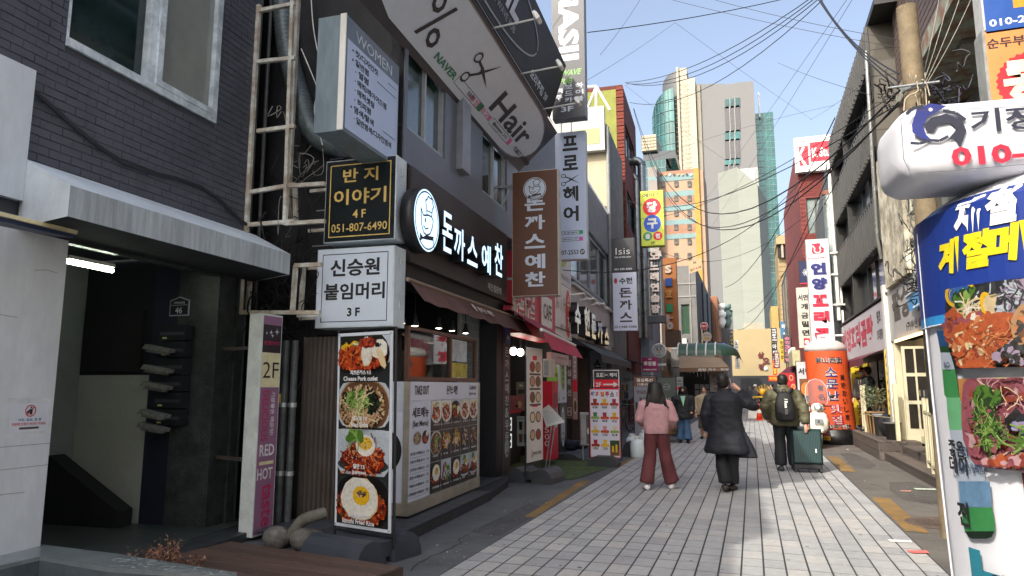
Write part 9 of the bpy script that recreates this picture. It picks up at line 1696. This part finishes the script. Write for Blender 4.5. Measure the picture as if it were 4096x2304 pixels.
m = MB(); [m.tube([F.pt(a, h_+.08, -.2), F.pt(a, h_+.24, -.2)], .01, BLACK, 6) for a in (.15, .36)]; m.tube([F.pt(.15, h_+.24, -.2), F.pt(.36, h_+.24, -.2)], .014, BLACK, 6); m.out('pull_handle', t); m = MB(); m.box(F, .4, .3, .008, .425, .37, .012, OFFW); m.out('badge', t)
# women walking towards the camera
def tow(p): return aw_(p)+math.pi
loc = gp(2738, 1772); BC = mt('#14161a', .7, var=.12); T4, B4_ = person('woman with a black mask, padded jacket and jeans walking towards the camera', loc, tow(loc), 1.58,
 [((0, .05), (-.02, .1, 0), .1), ((0, -.02), (.02, -.05, 0), -.1)], [((-.27, -.0, 1.12), (-.26, .1, .95), (.3, .7, -.3)), A1], BC, mt('#3c5878', .8, var=.15, scale=8), True, (BLACK, 1.5, 1.5), coat=BC, hem=.74, girth=1.18, longh=.08, puff=.8, mask=BLACK, inner=mt('#8fc0a4', .7), collar=.03)
m = MB(); Fv = Fr(B4_.p(.0, .21, 1.12), B4_.p(-1, 0, 0)-B4_.p(0, 0, 0), Z); m.prism(Fv, [(0, 0), (.07, .3), (-.07, .3)], 0, .02, mt('#8fc0a4', .7)); m.out('shirt_front', T4)
p = B4_.p(.31, .1, .45); t = thing('shopping_bag', p, 'green and red striped bag carried by the woman with the mask', 'bag'); m = MB(); F = FX(p.x-.1, p.y, p.z-.05)
for i in range(6): m.box(F, 0, .05*i, -.08, .2, .05*i+.05, 0, (mt('#23402c', .7), mt('#8a2a2c', .7), mt('#2c5a40', .7))[i % 3])
m.out('bag_body', t); m = MB(); m.tube(smooth([F.pt(.04, .3, -.04), F.pt(.1, .52, -.04), F.pt(.16, .3, -.04)], 4), .008, BLACK, 5); m.out('handle', t)
loc = gp(2822, 1757); BG_ = mt('#8d7f6b', .8, var=.08, scale=4); person('older woman in a beige coat and long grey skirt walking towards the camera', loc, tow(loc), 1.58, [((0, .05), (-.02, .1, 0), .1), ((0, -.02), (.02, -.08, 0), -.1)], [A0, A1], BG_, mt('#2a2826', .8), True, (BLACK, 1, 1), coat=BG_, hem=.8, girth=1.05, skirt=mt('#4c463e', .85, var=.1), inner=mt('#5c5040', .8), collar=.02)
loc = V((-.98, 24.5, 0)); person('woman with dark wavy hair half hidden behind the man in navy', loc, tow(loc), 1.66, [((0, .05), (-.02, .1, 0), .1), ((0, -.02), (.02, -.05, 0), -.1)], [A0, A1], mt('#2a2a30', .7), mt('#1c1c20', .8), True, (BLACK, 1, 1), coat=mt('#2a2a30', .7), hem=.7, longh=.06)
LG = [((0, .04), (-.02, .06, 0), .1), ((0, -.02), (.03, -.05, 0), -.1)]
def far(label, x, y, Y, H, ang, col, tr, **k): p = atY(x, y, Y); loc = V((p.x, Y, 0)); return person(label, loc, ang, H, LG, k.pop('arms', [A0, A1]), mt(col, .8), mt(tr, .8), True, (BLACK, 1, 1), coat=mt(col, .8), detail=0, mask=k.pop('mask', None), **k)
WH = mt('#d8d8d4', .4)
far('worker in a grey jacket with a white helmet left of the cones', 3020, 1560, 44, 1.72, -1.2, '#55585c', '#2a2d33', helmet=WH, hem=.85); far('man in a brown grey jacket with his hand at his mouth', 3088, 1560, 42, 1.75, 2.2, '#5c5448', '#2c2c2c', hem=.85, arms=[((-.2, .18, 1.1), (-.03, .2, 1.46), (.2, .1, .9)), A1])
far('worker in a lime safety vest with a white helmet', 3118, 1560, 43, 1.7, 2.8, '#33373c', '#26282c', helmet=WH, vest=mt('#b9d233', .5), hem=.85); far('person in dark clothes with a blue sleeve behind the cones', 3050, 1570, 52, 1.7, 0, '#1f2838', '#1a1c22', hem=.8); far('person in dark clothes at the end of the street', 3065, 1570, 56, 1.68, .5, '#23252a', '#1a1c22', hem=.8)
far('person in a red jacket behind the far cones', 3040, 1570, 58, 1.68, .2, '#7c2c2c', '#22242a', hem=.85); far('person in dark blue in the crowd behind the backpack man', 3140, 1570, 50, 1.7, 1.0, '#1c2c4c', '#1a1c22', hem=.8); far('far pedestrian in grey left of the worker', 3000, 1570, 60, 1.7, 3.0, '#4c4c50', '#2a2a2e', hem=.8)
p_ = V((3.02, 20.0, .0)); person('man in a dark jacket with a white mask by the restaurant glass', (2.95, 21.6, .41), 2.4, 1.7, LG, [A0, A1], mt('#2c2628', .7), mt('#22242a', .8), True, (BLACK, 1, 1), coat=mt('#2c2628', .7), hem=.85, mask=WH, detail=0); person('second man in a slate jacket by the restaurant glass', (2.98, 20.9, .41), 1.2, 1.7, LG, [A0, A1], mt('#4a5260', .7), mt('#22242a', .8), True, (BLACK, 1, 1), coat=mt('#4a5260', .7), hem=.85, detail=0)
m = MB(); b_ = atY(3058, 1590, 41)
for i in range(60): a = rnd.uniform(-.5, .5); m.tube([b_, b_+V((a*1.1, rnd.uniform(-.1, .1), .75-abs(a)*.5))], [.012, .006], mt('#a38a52', .8), 3)
m.tube([b_, V((b_.x+.1, b_.y, .3))], .02, mt('#6c5a3c', .8), 5); m.out('straw_broom', label='big straw broom held up among the workers', cat='broom')
# cones and barrier
CN = mt('#d9481c', .5, var=.05)
for k, (x, y) in enumerate(((3037, 1655), (3063, 1645))):
    c = gp(x, y); c.y = 36+k*4; c.x = atY(x, y, c.y).x; t = thing('traffic_cone', c, ['orange traffic cone in front of the yellow barrier', 'orange traffic cone right of the yellow barrier'][k], 'traffic cone', 'traffic cones at the works'); m = MB(); m.box(W0.at(c.x, c.y, 0), -.22, -.22, 0, .22, .22, .04, CN, bev=.01); m.out('base', t); m = MB(); m.lathe(c, [(.15, .04), (.1, .35), (.07, .52), (.03, .8)], CN, 16); m.out('cone', t); m = MB(); m.lathe(c, [(.112, .34), (.085, .5)], OFFW, 16, caps=False); m.out('reflective_band', t)
t = thing('safety_barrier', V((atY(3040, 1600, 38).x, 38, 0)), 'yellow folding safety barrier with white panel at the works', 'barrier'); F = FX(atY(3010, 1600, 38).x, 38, 0); m = MB()
for a in (0, .95): m.box(F, a, 0, -.05, a+.06, 1.1, 0, mt('#c9a41c', .5))
for b in (.3, .65, 1.05): m.box(F, .06, b, -.04, .95, b+.08, 0, mt('#c9a41c', .5))
m.out('frame', t); m = MB(); m.box(F, -.25, .0, .02, .35, .4, .06, OFFW); m.out('panel', t); m = MB(); m.lathe(F.pt(.5, 1.35, 0), [(.17, 0), (.17, .03)], mt('#c98a1c', .5), 16, ax=FX(0, 0)); m.tube([F.pt(.5, 1.1, 0), F.pt(.5, 1.2, 0)], .02, BLACK, 5); m.out('round_plate', t)
# scooter, front towards the camera
sc0 = gp(3283, 1790); t = thing('scooter', sc0, 'white and red delivery scooter with a tall windshield parked by the orange drum', 'scooter'); SX, SY = sc0.x-.03, sc0.y-.3; SW = mt('#d2cec2', .3, var=.04); SR = mt('#a3141f', .3, var=.04)
S = lambda x, y, z: V((SX+x, SY+y, z)); m = MB()
for yy in (0, 1.15): w_m = MB(); w_m.tube([S(.225*0+.05*q, yy, .23) for q in (-1, 1)], .23, BLACK, 20); w_m.tube([S(.052*q, yy, .23) for q in (-1, 1)], .11, STEEL, 14); w_m.out('wheel', t)
def slab_l(rows, mm, name):     # rows: (z, halfwidth, y, depth)
    m = MB(); m.loft([[S(hw*math.cos(6.2832*j/16), y+dp*math.sin(6.2832*j/16), z) for j in range(16)] for z, hw, y, dp in rows], mm); m.out(name, t)
slab_l([(.4, .1, .02, .18), (.42, .14, .0, .22), (.5, .12, .0, .2), (.52, .03, 0, .05)], SW, 'front_fender'); slab_l([(.38, .16, .2, .05), (.5, .24, .17, .08), (.7, .25, .14, .1), (.88, .2, .16, .1), (.95, .1, .18, .06)], SW, 'front_shield'); slab_l([(.3, .2, .28, .08), (.5, .27, .24, .08), (.68, .275, .2, .07), (.7, .24, .2, .05)], SR, 'leg_shield')
slab_l([(.35, .2, .9, .4), (.55, .22, 1.0, .45), (.72, .18, 1.0, .42), (.75, .1, 1.0, .3)], SR, 'rear_body'); slab_l([(.72, .15, .95, .35), (.8, .16, .95, .36), (.83, .1, .95, .3)], BLACK, 'seat'); slab_l([(.93, .14, .22, .12), (1.02, .17, .2, .14), (1.12, .13, .22, .12), (1.16, .05, .24, .06)], SW, 'handlebar_cover')
m = MB(); m.lathe(S(0, .07, 1.05), [(.09, 0), (.1, .02), (.085, .05)], STEEL, 18, ax=FX(0, 0)); m.out('headlight_rim', t); m = MB(); m.lathe(S(0, .02, 1.05), [(.08, 0), (.05, .02)], mt('#c9d0d2', .08), 18, ax=FX(0, 0)); m.out('headlight', t)
m = MB(); m.tube(smooth([S(-.36, .3, 1.08), S(-.15, .24, 1.08), S(.15, .24, 1.08), S(.36, .3, 1.08)], 4), .018, BLACK, 6); m.out('handlebar', t)
for q in (-1, 1): m = MB(); m.tube([S(.2*q, .22, 1.1), S(.36*q, .2, 1.3)], .008, STEEL, 5); m.ball(S(.37*q, .2, 1.34), .07, .02, .05, BLACK, 10, 6); m.out('mirror', t)
arc = [(-.24, 1.15), (-.28, 1.35), (-.25, 1.6), (-.15, 1.75), (0, 1.8), (.15, 1.75), (.25, 1.6), (.28, 1.35), (.24, 1.15)]
m = MB(); m.tube([S(x, .18+(z-1.15)*.25, z) for x, z in arc], .009, mt('#b9bcc0', .3), 5); m.out('windshield_rim', t); m = MB(); m.add([S(x, .18+(z-1.15)*.25, z) for x, z in arc], [list(range(9))], mt('#e2e6e6', kind='glass')); m.out('windshield', t)
m = MB(); m.box(FX(SX-.1, SY+.03, .62), 0, 0, -.01, .2, .13, .01, mt('#7d8486', .4)); text(m, FX(SX-.1, SY+.03, .62), 'A', .1, .06, .07, BLACKP, c=.014); m.out('emblem_plate', t)
p = gp(3365, 1860); 
# remove the helper scene used to set type and weld skins
bpy.data.scenes.remove(_ts)
